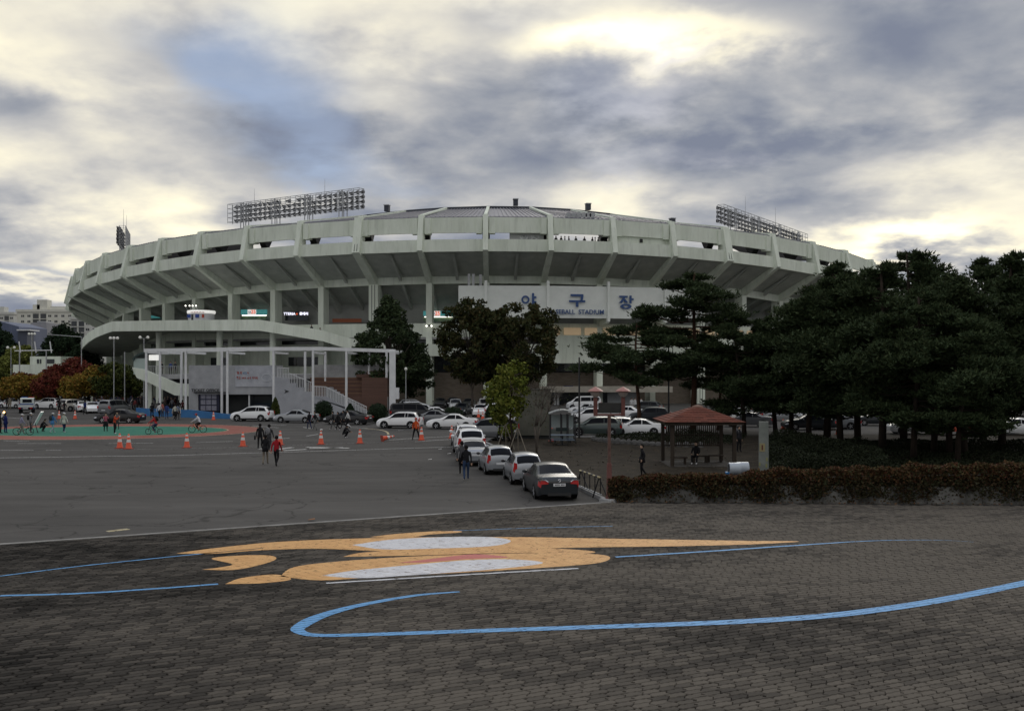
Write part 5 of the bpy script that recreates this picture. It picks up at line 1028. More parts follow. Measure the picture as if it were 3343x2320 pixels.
# motor scooter with lit lamp cut by the left edge
mx, my, _ = G(-2, 1372)
ms = empty('motor_scooter', (mx, my, 0), 'white delivery scooter with lit orange lamp at the left edge', 'scooter', None, rad(-20))
for xx in (-.62, .62): mb = MB(); mb.ring((xx, 0, .25), (0, 1, 0), .2, .06, 16, 6); mb.build('wheel', M_TYRE, ms, smooth=True)
mb = MB(); mb.path([(-.6, 0, .5), (-.2, 0, .55), (.1, 0, .35), (.4, 0, .4), (.55, 0, .95)], [.16, .18, .12, .12, .1], 8); mb.build('body', PAINT['white'], ms, smooth=True)
mb = MB(); mb.ball((-.3, 0, .78), (.36, .14, .08), 10, 6); mb.build('saddle', M_TRIM, ms, smooth=True)
mb = MB(); mb.path([(.5, -.32, 1.05), (.56, 0, .98), (.5, .32, 1.05)], [.025]*3, 6); mb.build('handlebar', M_TRIM, ms)
mb = MB(); mb.ball((.68, 0, .92), .09, 10, 6); mb.build('headlamp', mat('lamp_orange_lit', (.9, .5, .15), emit=(1, .55, .15), es=6), ms, smooth=True)
mb = MB(); mb.box(-.9, -.45, -.25, .25, .85, 1.25); mb.build('delivery_box', PAINT['white'], ms)
# ---------------------------------------------------------------- people: one skinned body per pose, dressed by material
def pose_joints(p):
    """joint table (facing +x, left is +y); returns verts, edges, radii, labels (0 skin 1 top 2 trousers 3 shoes)"""
    V = []; R = []; E = []; Lb = []
    def v(x, y, z, r): V.append((x, y, z)); R.append(r); return len(V)-1
    def e(a, b, l): E.append((a, b)); Lb.append(l); return b
    hz = p.get('hip', .94); lean = p.get('lean', 0.0); hx = p.get('hx', 0.0)
    def up(d, y=0.0): return (hx+d*sin(lean), y, hz+d*cos(lean))
    pel = v(*up(0), .135); sp_ = e(pel, v(*up(.22), .125), 1); ch = e(sp_, v(*up(.42), .145), 1); nk = e(ch, v(*up(.555), .058), 1)
    hl = p.get('head', 0.0); b = up(.62); h1 = e(nk, v(b[0]+.015+hl*.5, 0, b[2], .078), 0); b = up(.72); h2 = e(h1, v(b[0]+.02+hl, 0, b[2], .098), 0); b = up(.80); e(h2, v(b[0]+.015+hl, 0, b[2], .07), 0)
    b = up(.66); e(h1, v(b[0]+.11+hl, 0, b[2]+.01, .018), 0)           # nose
    for s, key in ((1, 'l'), (-1, 'r')):
        k, a, t = p['leg_'+key]; hp = e(pel, v(hx, s*.095, hz-.06, .10), 2); kn = e(hp, v(hx+k[0], s*(.10+k[2]), k[1], .066), 2); an = e(kn, v(hx+a[0], s*(.10+a[2]), a[1], .046), 2); e(an, v(hx+t[0], s*(.11+a[2]), t[1], .04), 3)
        el, wr = p['arm_'+key]; c = up(.46); sh = e(ch, v(c[0], s*.17, c[2], .075), 1); eb = e(sh, v(c[0]+el[0], s*(.21+el[2]), c[2]+el[1], .050), 1); wt = e(eb, v(c[0]+wr[0], s*(.21+wr[2]), c[2]+wr[1], .034), 1)
        d = Vector(V[wt])-Vector(V[eb]); d.normalize(); q = d.orthogonal().normalized(); w2 = d.cross(q); pb = Vector(V[wt])+d*.06; pa = e(wt, v(*pb, .032), 0)
        for i in range(5):                                 # thumb and four fingers, slightly curled
            ln = (.055, .075, .085, .078, .06)[i]; off = w2*((i-2.2)*.019); base = pb+off+d*(.012 if i else -.03)+(w2*-.03 if i == 0 else Vector((0, 0, 0))); f1 = e(pa, v(*base, .010), 0); f2 = e(f1, v(*(base+d*ln*.55+q*.006+(w2*-.02 if i == 0 else Vector((0, 0, 0)))), .009), 0); e(f2, v(*(base+d*ln+q*.028), .007), 0)
    return V, E, R, Lb
LEGS = {'walk': (((.12, .52, 0), (.20, .09, 0), (.36, .05)), ((.02, .50, 0), (-.30, .14, 0), (-.18, .04))), 'walk2': (((.05, .51, 0), (-.22, .12, 0), (-.09, .04)), ((.13, .53, 0), (.22, .09, 0), (.38, .06))),
        'stand': (((.02, .5, .02), (-.01, .08, .03), (.15, .04)), ((.02, .5, .02), (-.01, .08, .03), (.15, .04))), 'wide': (((.03, .5, .10), (0, .08, .17), (.15, .04)), ((.03, .5, .10), (0, .08, .17), (.15, .04)))}
ARMS = {'hang': ((-.02, -.28, .02), (.06, -.53, .02)), 'fwd': ((.10, -.26, .02), (.26, -.46, .0)), 'back': ((-.12, -.25, .03), (-.16, -.50, .04)), 'up': ((.20, -.16, 0), (.34, .06, -.10)), 'bar': ((.22, -.20, .03), (.44, -.34, .03)), 'pocket': ((-.10, -.26, .06), (.04, -.46, .03))}
POSES = {
 'walk': dict(leg_l=LEGS['walk'][0], leg_r=LEGS['walk'][1], arm_l=ARMS['back'], arm_r=ARMS['fwd'], lean=.05), 'walk2': dict(leg_l=LEGS['walk2'][0], leg_r=LEGS['walk2'][1], arm_l=ARMS['fwd'], arm_r=ARMS['back'], lean=.04),
 'stand': dict(leg_l=LEGS['stand'][0], leg_r=LEGS['stand'][1], arm_l=ARMS['hang'], arm_r=ARMS['hang']), 'guard': dict(leg_l=LEGS['wide'][0], leg_r=LEGS['wide'][1], arm_l=ARMS['hang'], arm_r=ARMS['pocket']), 'photo': dict(leg_l=LEGS['stand'][0], leg_r=LEGS['stand'][1], arm_l=ARMS['up'], arm_r=ARMS['up'], lean=.03), 'pocket': dict(leg_l=LEGS['walk2'][0], leg_r=LEGS['stand'][1], arm_l=ARMS['pocket'], arm_r=ARMS['pocket']),
 'ride': dict(hip=.93, lean=.42, leg_l=((.38, .78, .02), (.18, .42, .02), (.33, .39)), leg_r=((.34, .60, .02), (.12, .20, .02), (.27, .17)), arm_l=ARMS['bar'], arm_r=ARMS['bar'], head=.03),
 'crouch': dict(hip=.42, hx=-.15, lean=.55, leg_l=((.42, .56, .06), (.15, .09, .05), (.31, .04)), leg_r=((.44, .54, .06), (.18, .09, .05), (.34, .04)), arm_l=((.20, -.22, .02), (.40, -.28, -.06)), arm_r=((.20, -.22, .02), (.40, -.28, -.06)), head=.05),
 'lunge': dict(hip=.46, hx=0, lean=1.0, leg_l=((.42, .52, .04), (.34, .09, .04), (.50, .04)), leg_r=((-.40, .40, .05), (-.82, .10, .05), (-.70, .04)), arm_l=((.14, -.26, .0), (.22, -.50, .0)), arm_r=((.14, -.26, .0), (.22, -.50, .0)), head=.06),
 'sit': dict(hip=.50, lean=.06, leg_l=((.44, .50, .05), (.46, .09, .04), (.62, .05)), leg_r=((.44, .50, .05), (.42, .09, .04), (.58, .05)), arm_l=((.10, -.26, .02), (.32, -.34, -.03)), arm_r=((.10, -.26, .02), (.32, -.34, -.03)))}
BODY = {}
M_SKIN = mat('skin', (.42, .27, .19), rough=.6)
def body_mesh(pose):
    if pose in BODY: return BODY[pose]
    V, E, R, Lb = pose_joints(POSES[pose])
    me = bpy.data.meshes.new('skel'); me.from_pydata(V, E, []); o = bpy.data.objects.new('skel', me); COL.objects.link(o)
    md = o.modifiers.new('skin', 'SKIN'); md.use_smooth_shade = True; md.branch_smoothing = .4
    for i, r in enumerate(R): me.skin_vertices[0].data[i].radius = (r, r)
    me.skin_vertices[0].data[0].use_root = True
    s = o.modifiers.new('sub', 'SUBSURF'); s.levels = 1; s.render_levels = 1
    out = bpy.data.meshes.new_from_object(o.evaluated_get(bpy.context.evaluated_depsgraph_get())); bpy.data.objects.remove(o); bpy.data.meshes.remove(me)
    out.materials.clear()
    for i in range(4): out.materials.append(M_SKIN)
    n = len(out.polygons); c = np.zeros(n*3); out.polygons.foreach_get('center', c); c = c.reshape(-1, 3)
    A = np.array([V[a] for a, b in E]); B = np.array([V[b] for a, b in E]); rr = np.array([(R[a]+R[b])/2 for a, b in E]); Lb_ = np.array(Lb); d = B-A
    t = np.clip(((c[:, None, :]-A)*d).sum(2)/np.maximum((d*d).sum(1), 1e-9), 0, 1); dist = np.linalg.norm(c[:, None, :]-(A+t[..., None]*d), axis=2)-rr
    out.polygons.foreach_set('material_index', Lb_[dist.argmin(1)].astype(int)); out.polygons.foreach_set('use_smooth', [True]*n); out.update(); out.name = 'person'
    BODY[pose] = out; return out
CLOTH = {}
def cloth(c):
    k = 'cloth_%.2f_%.2f_%.2f' % c
    return mat(k, tuple(x*.85 for x in c), c, .85, 6)
HAIRM = mat('hair_black', (.012, .011, .011), rough=.5); 
def head_pos(pose):
    p = POSES[pose]; hz = p.get('hip', .94); l = p.get('lean', 0); return (p.get('hx', 0)+.72*sin(l)+.02+p.get('head', 0), 0, hz+.72*cos(l))
def hair_mesh():
    mb = MB(); k = 6; n = 12
    mb.ball((0, 0, 0), (.118, .108, .125), n, 8); mb.v = [(x-.012 if x < .03 else min(x, .055), y, max(z, -.08 if x < 0 else .035)) for x, y, z in mb.v]; return mb.mesh('hair', HAIRM, 'all')
def cap_mesh():
    mb = MB(); mb.ball((0, 0, .01), (.125, .115, .125), 12, 8); mb.v = [(x, y, max(z, .02)) for x, y, z in mb.v]; mb.prism([(.09, -.09, .025), (.21, -.07, .01), (.23, 0, .008), (.21, .07, .01), (.09, .09, .025)], (0, 0, .012)); return mb.mesh('cap', HAIRM, 'all')
def pack_mesh():
    mb = MB(); mb.ball((-.21, 0, .40), (.11, .16, .24), 12, 8); mb.v = [(max(min(x, -.11), -.30), max(min(y, .15), -.15), z) for x, y, z in mb.v]
    for s in (-1, 1): mb.path([(-.14, s*.1, .58), (.05, s*.12, .56), (.13, s*.12, .42), (-.12, s*.12, .22)], [.018]*4, 5)
    return mb.mesh('backpack', HAIRM, 'all')
def skirt_mesh():
    mb = MB(); mb.lathe((0, 0, 0), [(.14, .06), (.17, -.02), (.26, -.42), (.25, -.44)], 16); return mb.mesh('skirt', HAIRM, 'all')
def coat_mesh():
    mb = MB(); mb.lathe((0, 0, 0), [(.155, .14), (.165, .0), (.185, -.16), (.175, -.17)], 14); return mb.mesh('coat_hem', HAIRM, 'all')
def bag_mesh():
    mb = MB(); mb.box(-.12, .12, .30, .40, -.30, -.02); mb.path([(-.08, .35, -.02), (-.04, .33, .14), (.04, .33, .14), (.08, .35, -.02)], [.012]*4, 5); return mb.mesh('handbag', HAIRM)
ACC = {}
def acc(n):
    if n not in ACC: ACC[n] = {'hair': hair_mesh, 'cap': cap_mesh, 'backpack': pack_mesh, 'skirt': skirt_mesh, 'coat_hem': coat_mesh, 'handbag': bag_mesh}[n]()
    return ACC[n]
def setm(o, i, m): o.material_slots[i].link = 'OBJECT'; o.material_slots[i].material = m
def person(px, py, pose, heading, top, bottom, label, shoes=(.02, .02, .02), h=1.72, hat=None, extra=(), group=None, loc=None, hair=(.012, .011, .011)):
    x, y, z = loc if loc else G(px, py)
    o = new('person', body_mesh(pose), None, (x, y, z), rad(heading), label, 'person', group); o.scale = (h/1.72,)*3
    for i, m in enumerate((M_SKIN, cloth(top), cloth(bottom), cloth(shoes))): setm(o, i, m)
    hp = head_pos(pose); l = POSES[pose].get('lean', 0)
    if hat: q = new('cap', acc('cap'), o, hp, rot=(0, l*.5, 0)); setm(q, 0, cloth(hat)); q2 = new('hair', acc('hair'), o, (hp[0]-.005, 0, hp[2]-.02)); q2.scale = (.96, .98, .8)
    else: q = new('hair', acc('hair'), o, hp, rot=(0, l*.4, 0)); setm(q, 0, cloth(hair))
    p = POSES[pose]
    for nm, c in extra:
        q = new(nm, acc(nm), o, (p.get('hx', 0), 0, p.get('hip', .94)), rot=(0, l if nm == 'backpack' else 0, 0)); setm(q, 0, cloth(c))
    return o
BK = (.015, .015, .017); DG = (.05, .05, .055); NV = (.02, .03, .08); WH = (.62, .62, .62); BE = (.22, .19, .15)
WG = 'people walking near the stadium'
person(902, 1522, 'walk', 80, (.32, .018, .025), BK, 'man in red jacket and black trousers walking away on the asphalt', group=WG)
person(866, 1516, 'walk2', 95, BK, BE, 'person in black coat and beige trousers left of the red jacket', extra=(('coat_hem', BK),), group=WG)
person(849, 1464, 'stand', 100, BK, BK, 'man in black carrying a jacket, left of the small group', extra=(('handbag', BK),), group=WG)
person(878, 1472, 'walk', 85, (.07, .07, .075), DG, 'man in grey jacket with pale backpack behind the black coat', extra=(('backpack', (.20, .20, .21)),), group=WG, h=1.78)
person(1522, 1567, 'walk2', 95, BK, (.035, .06, .12), 'man in black jacket and blue jeans beside the parked cars', shoes=WH, group=WG)
person(1508, 1549, 'walk', 92, (.07, .07, .07), BK, 'person in dark grey half hidden behind the man in jeans', group=WG)
person(1358, 1436, 'guard', -95, (.60, .10, .03), BK, 'traffic marshal in orange jacket and red cap by the cones', hat=(.45, .05, .04), group=WG)
person(1126, 1429, 'crouch', -15, BK, BK, 'person in black with white cap crouching on the road', shoes=WH, hat=WH, h=1.66, group=WG)
person(1010, 1400, 'walk', 130, BK, NV, 'shorter person in black left of the man with light trousers', h=1.6, group=WG)
person(1029, 1404, 'walk2', 170, BK, (.16, .16, .16), 'man in black vest and grey trousers by the round shrub', group=WG)
for i, (px, py, hd, tp, bt) in enumerate(((1088, 1402, 170, BK, (.10, .10, .10)), (1104, 1404, 175, BK, BK), (1122, 1398, 165, DG, BK), (1136, 1397, 178, WH, BK))):
    person(px, py, ('walk', 'walk2')[i % 2], hd, tp, bt, ('boy in black with grey trousers, leftmost of the group before the black sedan', 'boy all in black in the middle of the group before the black sedan', 'boy in dark grey in the group before the black sedan', 'boy in white shirt, rightmost of the group before the black sedan')[i], shoes=WH if i < 2 else BK, h=1.66, group=WG)
IG = 'people on the painted island'
person(345, 1408, 'photo', -60, (.45, .12, .17), BK, 'woman in pink top and black skirt on the green island', extra=(('skirt', BK),), group=IG, h=1.62)
person(374, 1416, 'photo', 10, (.50, .07, .03), BK, 'person in orange-red top stretching out an arm on the green island', shoes=WH, group=IG)
person(383, 1401, 'stand', -90, (.14, .11, .12), DG, 'person in dusky top behind the orange-red top', group=IG, h=1.6)
person(208, 1411, 'walk2', -30, (.50, .52, .46), NV, 'person in cream baseball jersey and white cap on the green island', shoes=WH, hat=WH, extra=(('coat_hem', (.50, .52, .46)),), group=IG)
person(171, 1413, 'walk', 60, (.07, .20, .42), (.32, .38, .42), 'person in bright blue shirt with dark backpack and white cap', shoes=WH, hat=WH, extra=(('backpack', (.04, .045, .045)), ('coat_hem', (.07, .20, .42))), group=IG)
person(138, 1408, 'crouch', 0, BK, BK, 'person in black crouching on the green island', group=IG)
person(100, 1412, 'stand', 20, (.16, .16, .17), DG, 'person in grey with black backpack and white cap by the easel', hat=WH, extra=(('backpack', BK),), group=IG)
person(70, 1418, 'walk', 30, (.24, .24, .34), (.24, .22, .19), 'person in lilac shirt and white cap beside a bicycle', hat=WH, group=IG)
person(18, 1413, 'stand', 60, (.02, .03, .13), (.02, .03, .13), 'person in dark blue hooded top at the left edge', extra=(('coat_hem', (.02, .03, .13)),), group=IG)
person(1, 1414, 'stand', 40, BK, BK, 'person in black and white cut by the left edge', group=IG)
MG = 'people by the cars on the left'
person(194, 1352, 'stand', 90, BK, BK, 'tall boy in black behind the left cone pair', group=MG, h=1.85)
person(210, 1350, 'walk', 90, BK, DG, 'small boy in black next to the tall boy', group=MG, h=1.55)
person(277, 1353, 'walk2', 80, (.02, .03, .11), BK, 'boy in dark blue top walking among white cars', group=MG)
person(308, 1346, 'stand', 70, BK, BK, 'person in black beside the white and blue jersey', group=MG)
person(316, 1347, 'walk', -100, (.45, .46, .55), (.2, .2, .22), 'person in white and blue striped jersey by the grey van', group=MG)
person(24, 1336, 'stand', 90, BK, BK, 'man in black behind the blue truck at far left', group=MG); person(32, 1337, 'stand', -90, (.20, .18, .14), (.2, .18, .14), 'man in khaki beside the man in black at far left', group=MG)
PG = 'people by the blue wall'
for px, py, ps, hd, tp, bt, ex, lb in ((496, 1364, 'stand', 90, BK, BK, (('coat_hem', BK),), 'woman in long black coat by the blue wall'), (520, 1365, 'walk', 80, WH, BK, (), 'person in white shirt left of the blue jersey'), (544, 1368, 'walk2', 100, (.03, .05, .16), (.05, .07, .14), (), 'person in blue team jersey by the blue wall'), (571, 1371, 'walk', 70, (.45, .44, .38), BK, (('skirt', BK),), 'person in cream jersey and black skirt by the blue wall'), (580, 1370, 'stand', 90, (.16, .19, .26), DG, (), 'person in pale blue-grey top right of the cream jersey'), (530, 1361, 'stand', 60, (.35, .12, .1), DG, (), 'person in dull red behind the blue jersey'), (583, 1350, 'stand', 90, BK, BK, (), 'person in black standing at the pergola post'), (596, 1350, 'stand', 90, (.07, .02, .02), BK, (), 'person in maroon at the pergola post')):
    person(px, py, ps, hd, tp, bt, lb, extra=ex, group=PG, shoes=WH if px == 571 else BK)
LG = 'people on the dry lawn'
person(2096, 1556, 'pocket', 185, (.012, .015, .02), (.012, .013, .016), 'woman in long dark coat standing on the dry lawn by the hedge', extra=(('coat_hem', (.012, .015, .02)),), group=LG, h=1.66)
sp1 = G(2276, 1517); person(0, 0, 'sit', -115, BK, BK, 'person in black sitting inside the gazebo', shoes=WH, loc=(sp1[0], sp1[1]+.3, 0.02), group=LG)
person(2400, 1500, 'stand', -60, (.03, .03, .035), BK, 'dark figure beside the leaning trunk right of the gazebo', extra=(('backpack', (.16, .16, .17)),), loc=G(2412, 1475), group=LG)
# people up on the stadium platform and behind the rim slot
UG = 'people up on the stadium'
for px, lb, tp in ((557, 'person in blue on the raised platform', (.05, .08, .22)), (572, 'person in dark grey on the raised platform', DG), (527, 'person in black near the platform railing', BK)):
    x, y, z = D(px, 1224, 133.6); person(0, 0, 'stand', -90, tp, BK, lb, loc=(x, y, 5.0), group=UG)
for i, px in enumerate((1815, 1832, 1844, 1857, 1880, 1908, 1934, 1943, 1953)):
    Y = Yat(px, 95.5); x, y, z = D(px, 780, Y); person(0, 0, 'stand', 90+i*37, BK, BK, 'dark spectator silhouette in the slot above the sign', loc=(x, y, HT(7+i*.5)-4.75), group='spectators in the rim slot')
for i, px in enumerate((1017, 1045)):
    Yp = Yat(px, 95.2); x, y, z = D(px, 1075, Yp); person(0, 0, 'stand', -90, BK, BK, ('dark figure at the top of the ramp, left one', 'dark figure at the top of the ramp, right one')[i], loc=(x, y, CH+(HZ-(1063, 1072)[i])*Yp/F-1.62), group=UG)
# dense crowd under the autumn trees: one mass
def crowd():
    r = random.Random(5); V = []; Fc = []; Mi = []; 
    cm = [mat('crowd_skin', (.32, .21, .15), rough=.7), mat('crowd_tops', (.02, .02, .025), [(.03, .03, .05), (.05, .06, .12), (.30, .30, .30), (.02, .02, .02), (.16, .03, .03), (.10, .09, .08), (.03, .04, .09), (.4, .38, .36), (.03, .03, .03)], .85, island=True), mat('crowd_trousers', (.015, .015, .02), [(.03, .04, .07), (.07, .065, .06), (.02, .02, .02)], .85, island=True), mat('crowd_shoes', (.03, .03, .03), rough=.8)]
    src = []
    for ps in ('stand', 'walk', 'walk2'):
        b = body_mesh(ps); b2 = b.copy(); bm = bmesh.new(); bm.from_mesh(b2); 
        src.append(([v.co.copy() for v in bm.verts], [[v.index for v in f.verts] for f in bm.faces], [f.material_index for f in bm.faces])); bm.free()
    hb = acc('hair'); hv = [v.co.copy() for v in hb.vertices]; hf = [list(p.vertices) for p in hb.polygons]
    def put(x, y, z=0.0):
        s = r.uniform(.92, 1.06); a = r.uniform(0, 6.28); c, sn = cos(a)*s, sin(a)*s; vs, fs, ms = src[r.randrange(3)]; o = len(V)
        V.extend((x+c*p.x-sn*p.y, y+sn*p.x+c*p.y, z+p.z*s) for p in vs); Fc.extend([i+o for i in f] for f in fs); Mi.extend(ms)
        o = len(V); V.extend((x+c*(p.x+.02)-sn*p.y, y+sn*(p.x+.02)+c*p.y, z+(p.z+1.66)*s) for p in hv); Fc.extend([i+o for i in f] for f in hf); Mi.extend([3]*len(hf))
    for i in range(120):
        px = r.uniform(-40, 470); py = r.uniform(1317, 1330); x, y, _ = G(px, py); put(x, y)
    for i in range(26):
        px = r.uniform(430, 620); py = r.uniform(1330, 1345); x, y, _ = G(px, py); put(x, y)
    m = bpy.data.meshes.new('crowd'); m.from_pydata(V, [], Fc); [m.materials.append(q) for q in cm]; m.polygons.foreach_set('material_index', Mi); m.polygons.foreach_set('use_smooth', [True]*len(Fc)); m.update()
    new('crowd', m, None, label='dense crowd of fans under the autumn trees on the left', cat='crowd', kind='stuff')
crowd()
# ---------------------------------------------------------------- bicycles
def bicycle(px, py, heading, m, label, wr=.33):
    x, y, _ = G(px, py); t = empty('bicycle', (x, y, 0), label, 'bicycle', 'bicycles on the island', rad(heading)); wb = .52
    for nm, xx in (('rear_wheel', -wb), ('front_wheel', wb)):
        mb = MB(); mb.ring((0, 0, 0), (0, 1, 0), wr-.02, .024, 24, 6); w = new(nm, mb.mesh('tyre', M_TYRE, True), t, (xx, 0, wr))
        mb = MB(); [mb.tube((0, 0, 0), ((wr-.03)*cos(i*.785), 0, (wr-.03)*sin(i*.785)), .005, n=4) for i in range(8)]; mb.tube((0, -.04, 0), (0, .04, 0), .025, n=8); new('spokes', mb.mesh('spokes', M_STEEL), w)
    mb = MB(); bb_, st, hd = (-.08, 0, wr-.02), (-.20, 0, .72), (.36, 0, .78)
    for a, b in ((bb_, st), (st, hd), (bb_, (.40, 0, .66)), (bb_, (-wb, 0, wr)), (st, (-wb, 0, wr)), (hd, (wb, 0, wr))): mb.tube(a, b, .022, n=6)
    mb.build('frame', m, t)
    mb = MB(); mb.ball((-.24, 0, .90), (.13, .07, .035), 10, 5); mb.tube((-.2, 0, .72), (-.23, 0, .9), .015); mb.build('saddle', M_TRIM, t)
    mb = MB(); mb.path([(.30, -.27, 1.02), (.36, -.1, 1.03), (.34, 0, 1.0), (.36, .1, 1.03), (.30, .27, 1.02)], [.014]*5, 6); mb.tube((.34, 0, 1.0), (.36, 0, .78), .016); mb.build('handlebar', M_TRIM, t)
    mb = MB(); mb.ring((-.08, .05, wr-.02), (0, 1, 0), .085, .01, 14, 4); mb.box(.05, .12, .06, .16, wr-.06, wr-.04); mb.box(-.28, -.21, -.16, -.06, wr+.02, wr+.04); mb.build('pedals', M_STEEL, t); return t
bicycle(503, 1418, 176, M_TRIM, 'small folding bicycle under the rider in red', .26); bicycle(645, 1412, 176, mat('bike_orange', (.55, .16, .04), rough=.4), 'orange bicycle under the rider in white shirt'); bicycle(76, 1420, 10, M_TRIM, 'dark bicycle beside the person in lilac shirt')
def rider(px, py, hd, tp, bt, lb, sh, **k):
    x, y, _ = G(px, py); a = rad(hd); person(0, 0, 'ride', hd, tp, bt, lb, shoes=sh, loc=(x-.22*cos(a), y-.22*sin(a), 0), **k)
rider(503, 1418, 176, (.45, .05, .05), (.03, .04, .10), 'cyclist in red jacket with backpack on the island', (.4, .05, .03), extra=(('backpack', BK),), group='cyclists'); rider(645, 1412, 176, (.58, .60, .66), BK, 'cyclist in white shirt and red cap on an orange bicycle', (.2, .1, .05), hat=(.4, .05, .05), group='cyclists')
# easel with white board
ex, ey, _ = G(112, 1413); es = empty('easel', (ex, ey, 0), 'dark easel with a tilted white board on the green island', 'easel')
mb = MB(); [mb.tube(a, (0.0, 0, 1.1), .025, n=5) for a in ((-.25, -.2, 0), (.45, -.2, 0), (.1, .4, 0))]; mb.build('legs', M_BLACK, es)
mb = MB(); mb.prism([(-.05, -.05, .75), (.0, -.05, .72), (.62, -.05, 1.85), (.57, -.05, 1.9)], (0, .5, 0)); mb.build('board', PAINT['white'], es)
# ---------------------------------------------------------------- vegetation
def fast_mesh(name, V, k, m, smooth=False):
    n = len(V)//k; me = bpy.data.meshes.new(name); me.vertices.add(len(V)); me.vertices.foreach_set('co', np.asarray(V, np.float32).ravel()); me.loops.add(n*k); me.loops.foreach_set('vertex_index', np.arange(n*k, dtype=np.int32)); me.polygons.add(n); me.polygons.foreach_set('loop_start', np.arange(0, n*k, k, dtype=np.int32)); me.polygons.foreach_set('loop_total', np.full(n, k, np.int32)); me.materials.append(m); me.update(calc_edges=True); return me
def unit(a): return a/np.maximum(np.linalg.norm(a, axis=1, keepdims=True), 1e-9)
def leaves(c, size, rng, flat=0.0, asp=.55, up=0.0):
    """leaf-sized diamonds at centres c"""
    n = len(c); nrm = unit(rng.normal(size=(n, 3))+np.array([0, 0, flat])); u = unit(np.cross(nrm, rng.normal(size=(n, 3)))); v = np.cross(nrm, u); s = size*rng.uniform(.6, 1.35, (n, 1))
    return np.stack([c-u*s, c-v*s*asp, c+u*s, c+v*s*asp], 1).reshape(-1, 3)
def needles(c, size, rng, k=3, out=None):
    """tufts of thin upward spikes"""
    n = len(c); c = np.repeat(c, k, 0); d = rng.normal(size=(n*k, 3)); d[:, 2] = np.abs(d[:, 2])*.7+.15
    if out is not None: d += np.repeat(out, k, 0)*.9
    d = unit(d); w = unit(np.cross(d, rng.normal(size=(n*k, 3)))); s = size*rng.uniform(.6, 1.3, (n*k, 1)); return np.stack([c-w*s*.20, c+w*s*.20, c+d*s], 1).reshape(-1, 3)
M_PINE = mat('pine_needles', (.026, .042, .020), [(.042, .064, .029), (.066, .090, .039), (.034, .054, .025), (.056, .068, .030)], .8, island=True)
M_PBARK = mat('pine_bark', (.055, .032, .022), (.10, .055, .038), .95, 2.5, stretch=(1, 1, .4), bump=.4, bscale=12)
M_PBARKD = mat('pine_bark_dark', (.028, .022, .018), (.05, .038, .03), .95, 2.5, stretch=(1, 1, .4), bump=.4, bscale=12)
M_BARK = mat('grey_bark', (.07, .06, .05), (.12, .10, .085), .95, 3, stretch=(1, 1, .4), bump=.3)
def pine(seed, H, base, w, lean=(0, 0), thick=.30, dens=1.0, bark=None, flat_top=True, npad=None):
    rng = np.random.default_rng(seed); tr = MB(); ks = 7; ph = rng.uniform(0, 6.28); tp = []
    for i in range(ks):
        t = i/(ks-1); tp.append((lean[0]*t**1.3+.25*sin(ph+t*5)*t, lean[1]*t**1.3+.2*cos(ph+t*4)*t, H*t*.97))
    tr.path(tp, [.23*(1-.78*i/(ks-1))*H/12+.02 for i in range(ks)], 8)
    def at(z):
        t = min(z/(H*.97), 1)*(ks-1); i = min(int(t), ks-2); f = t-i; return np.array(tp[i])*(1-f)+np.array(tp[i+1])*f
    C = []; O = []
    nb = npad or int(11+H*1.1)
    for b in range(nb):
        f = (b+rng.uniform(0, .8))/nb; z = base+(H-base)*f*.98; prof = (sin(math.pi*min(1, .22+f*.75))**.8); ln = w*prof*rng.uniform(.6, 1.05); a = rng.uniform(0, 6.28); st = at(z*.97); dirv = np.array([cos(a), sin(a), 0.0]); rise = rng.uniform(.05, .45)*(.4+f)
        en = st+dirv*ln+np.array([0, 0, rise*ln*.5]); mid = (st+en)/2+np.array([0, 0, -.10*ln+rng.uniform(-.1, .2)]); tr.path([st, mid, en], [.07*H/12, .05*H/12, .02], 5)
        pads = [(1.0, rng.uniform(.75, 1.1))]+[(q, rng.uniform(.55, .95)) for q in (.72, .45)][:(2 if ln > 1.6 else 1)]
        for q, s in pads:
            for _ in range(2 if q > .9 else 1):
                pc = st+(en-st)*q+np.array([rng.normal()*.35, rng.normal()*.35, rng.uniform(0, .25)])*ln*.35; pr = (.55+.22*ln)*s; n = int(165*dens*pr**1.7)
                p = rng.normal(size=(n, 3)); p = unit(p)*(.72+.22*rng.normal(size=(n, 1))); p[:, 2] = p[:, 2]*thick+.10; lump = 1+.25*np.sin(p[:, :1]*5+seed)+.2*np.cos(p[:, 1:2]*6)
                C.append(pc+p*lump*np.array([pr, pr, pr])); O.append(unit(p))
    C = np.concatenate(C); O = np.concatenate(O)
    return tr.mesh('trunk', bark or M_PBARK, 'all'), fast_mesh('crown', needles(C, .29, rng, 3, O), 3, M_PINE)
PINES = {}
def place_pine(px, py, key, label, rz=0.0, s=1.0, loc=None, group='pine trees in the park', **k):
    if key not in PINES: PINES[key] = pine(**PSPEC[key])
    tm, cm = PINES[key]; x, y, _ = loc or G(px, py); t = empty('pine_tree', (x, y, 0), label, 'tree', group, rad(rz)); t.scale = (s, s, s); new('trunk', tm, t); new('crown', cm, t); return t
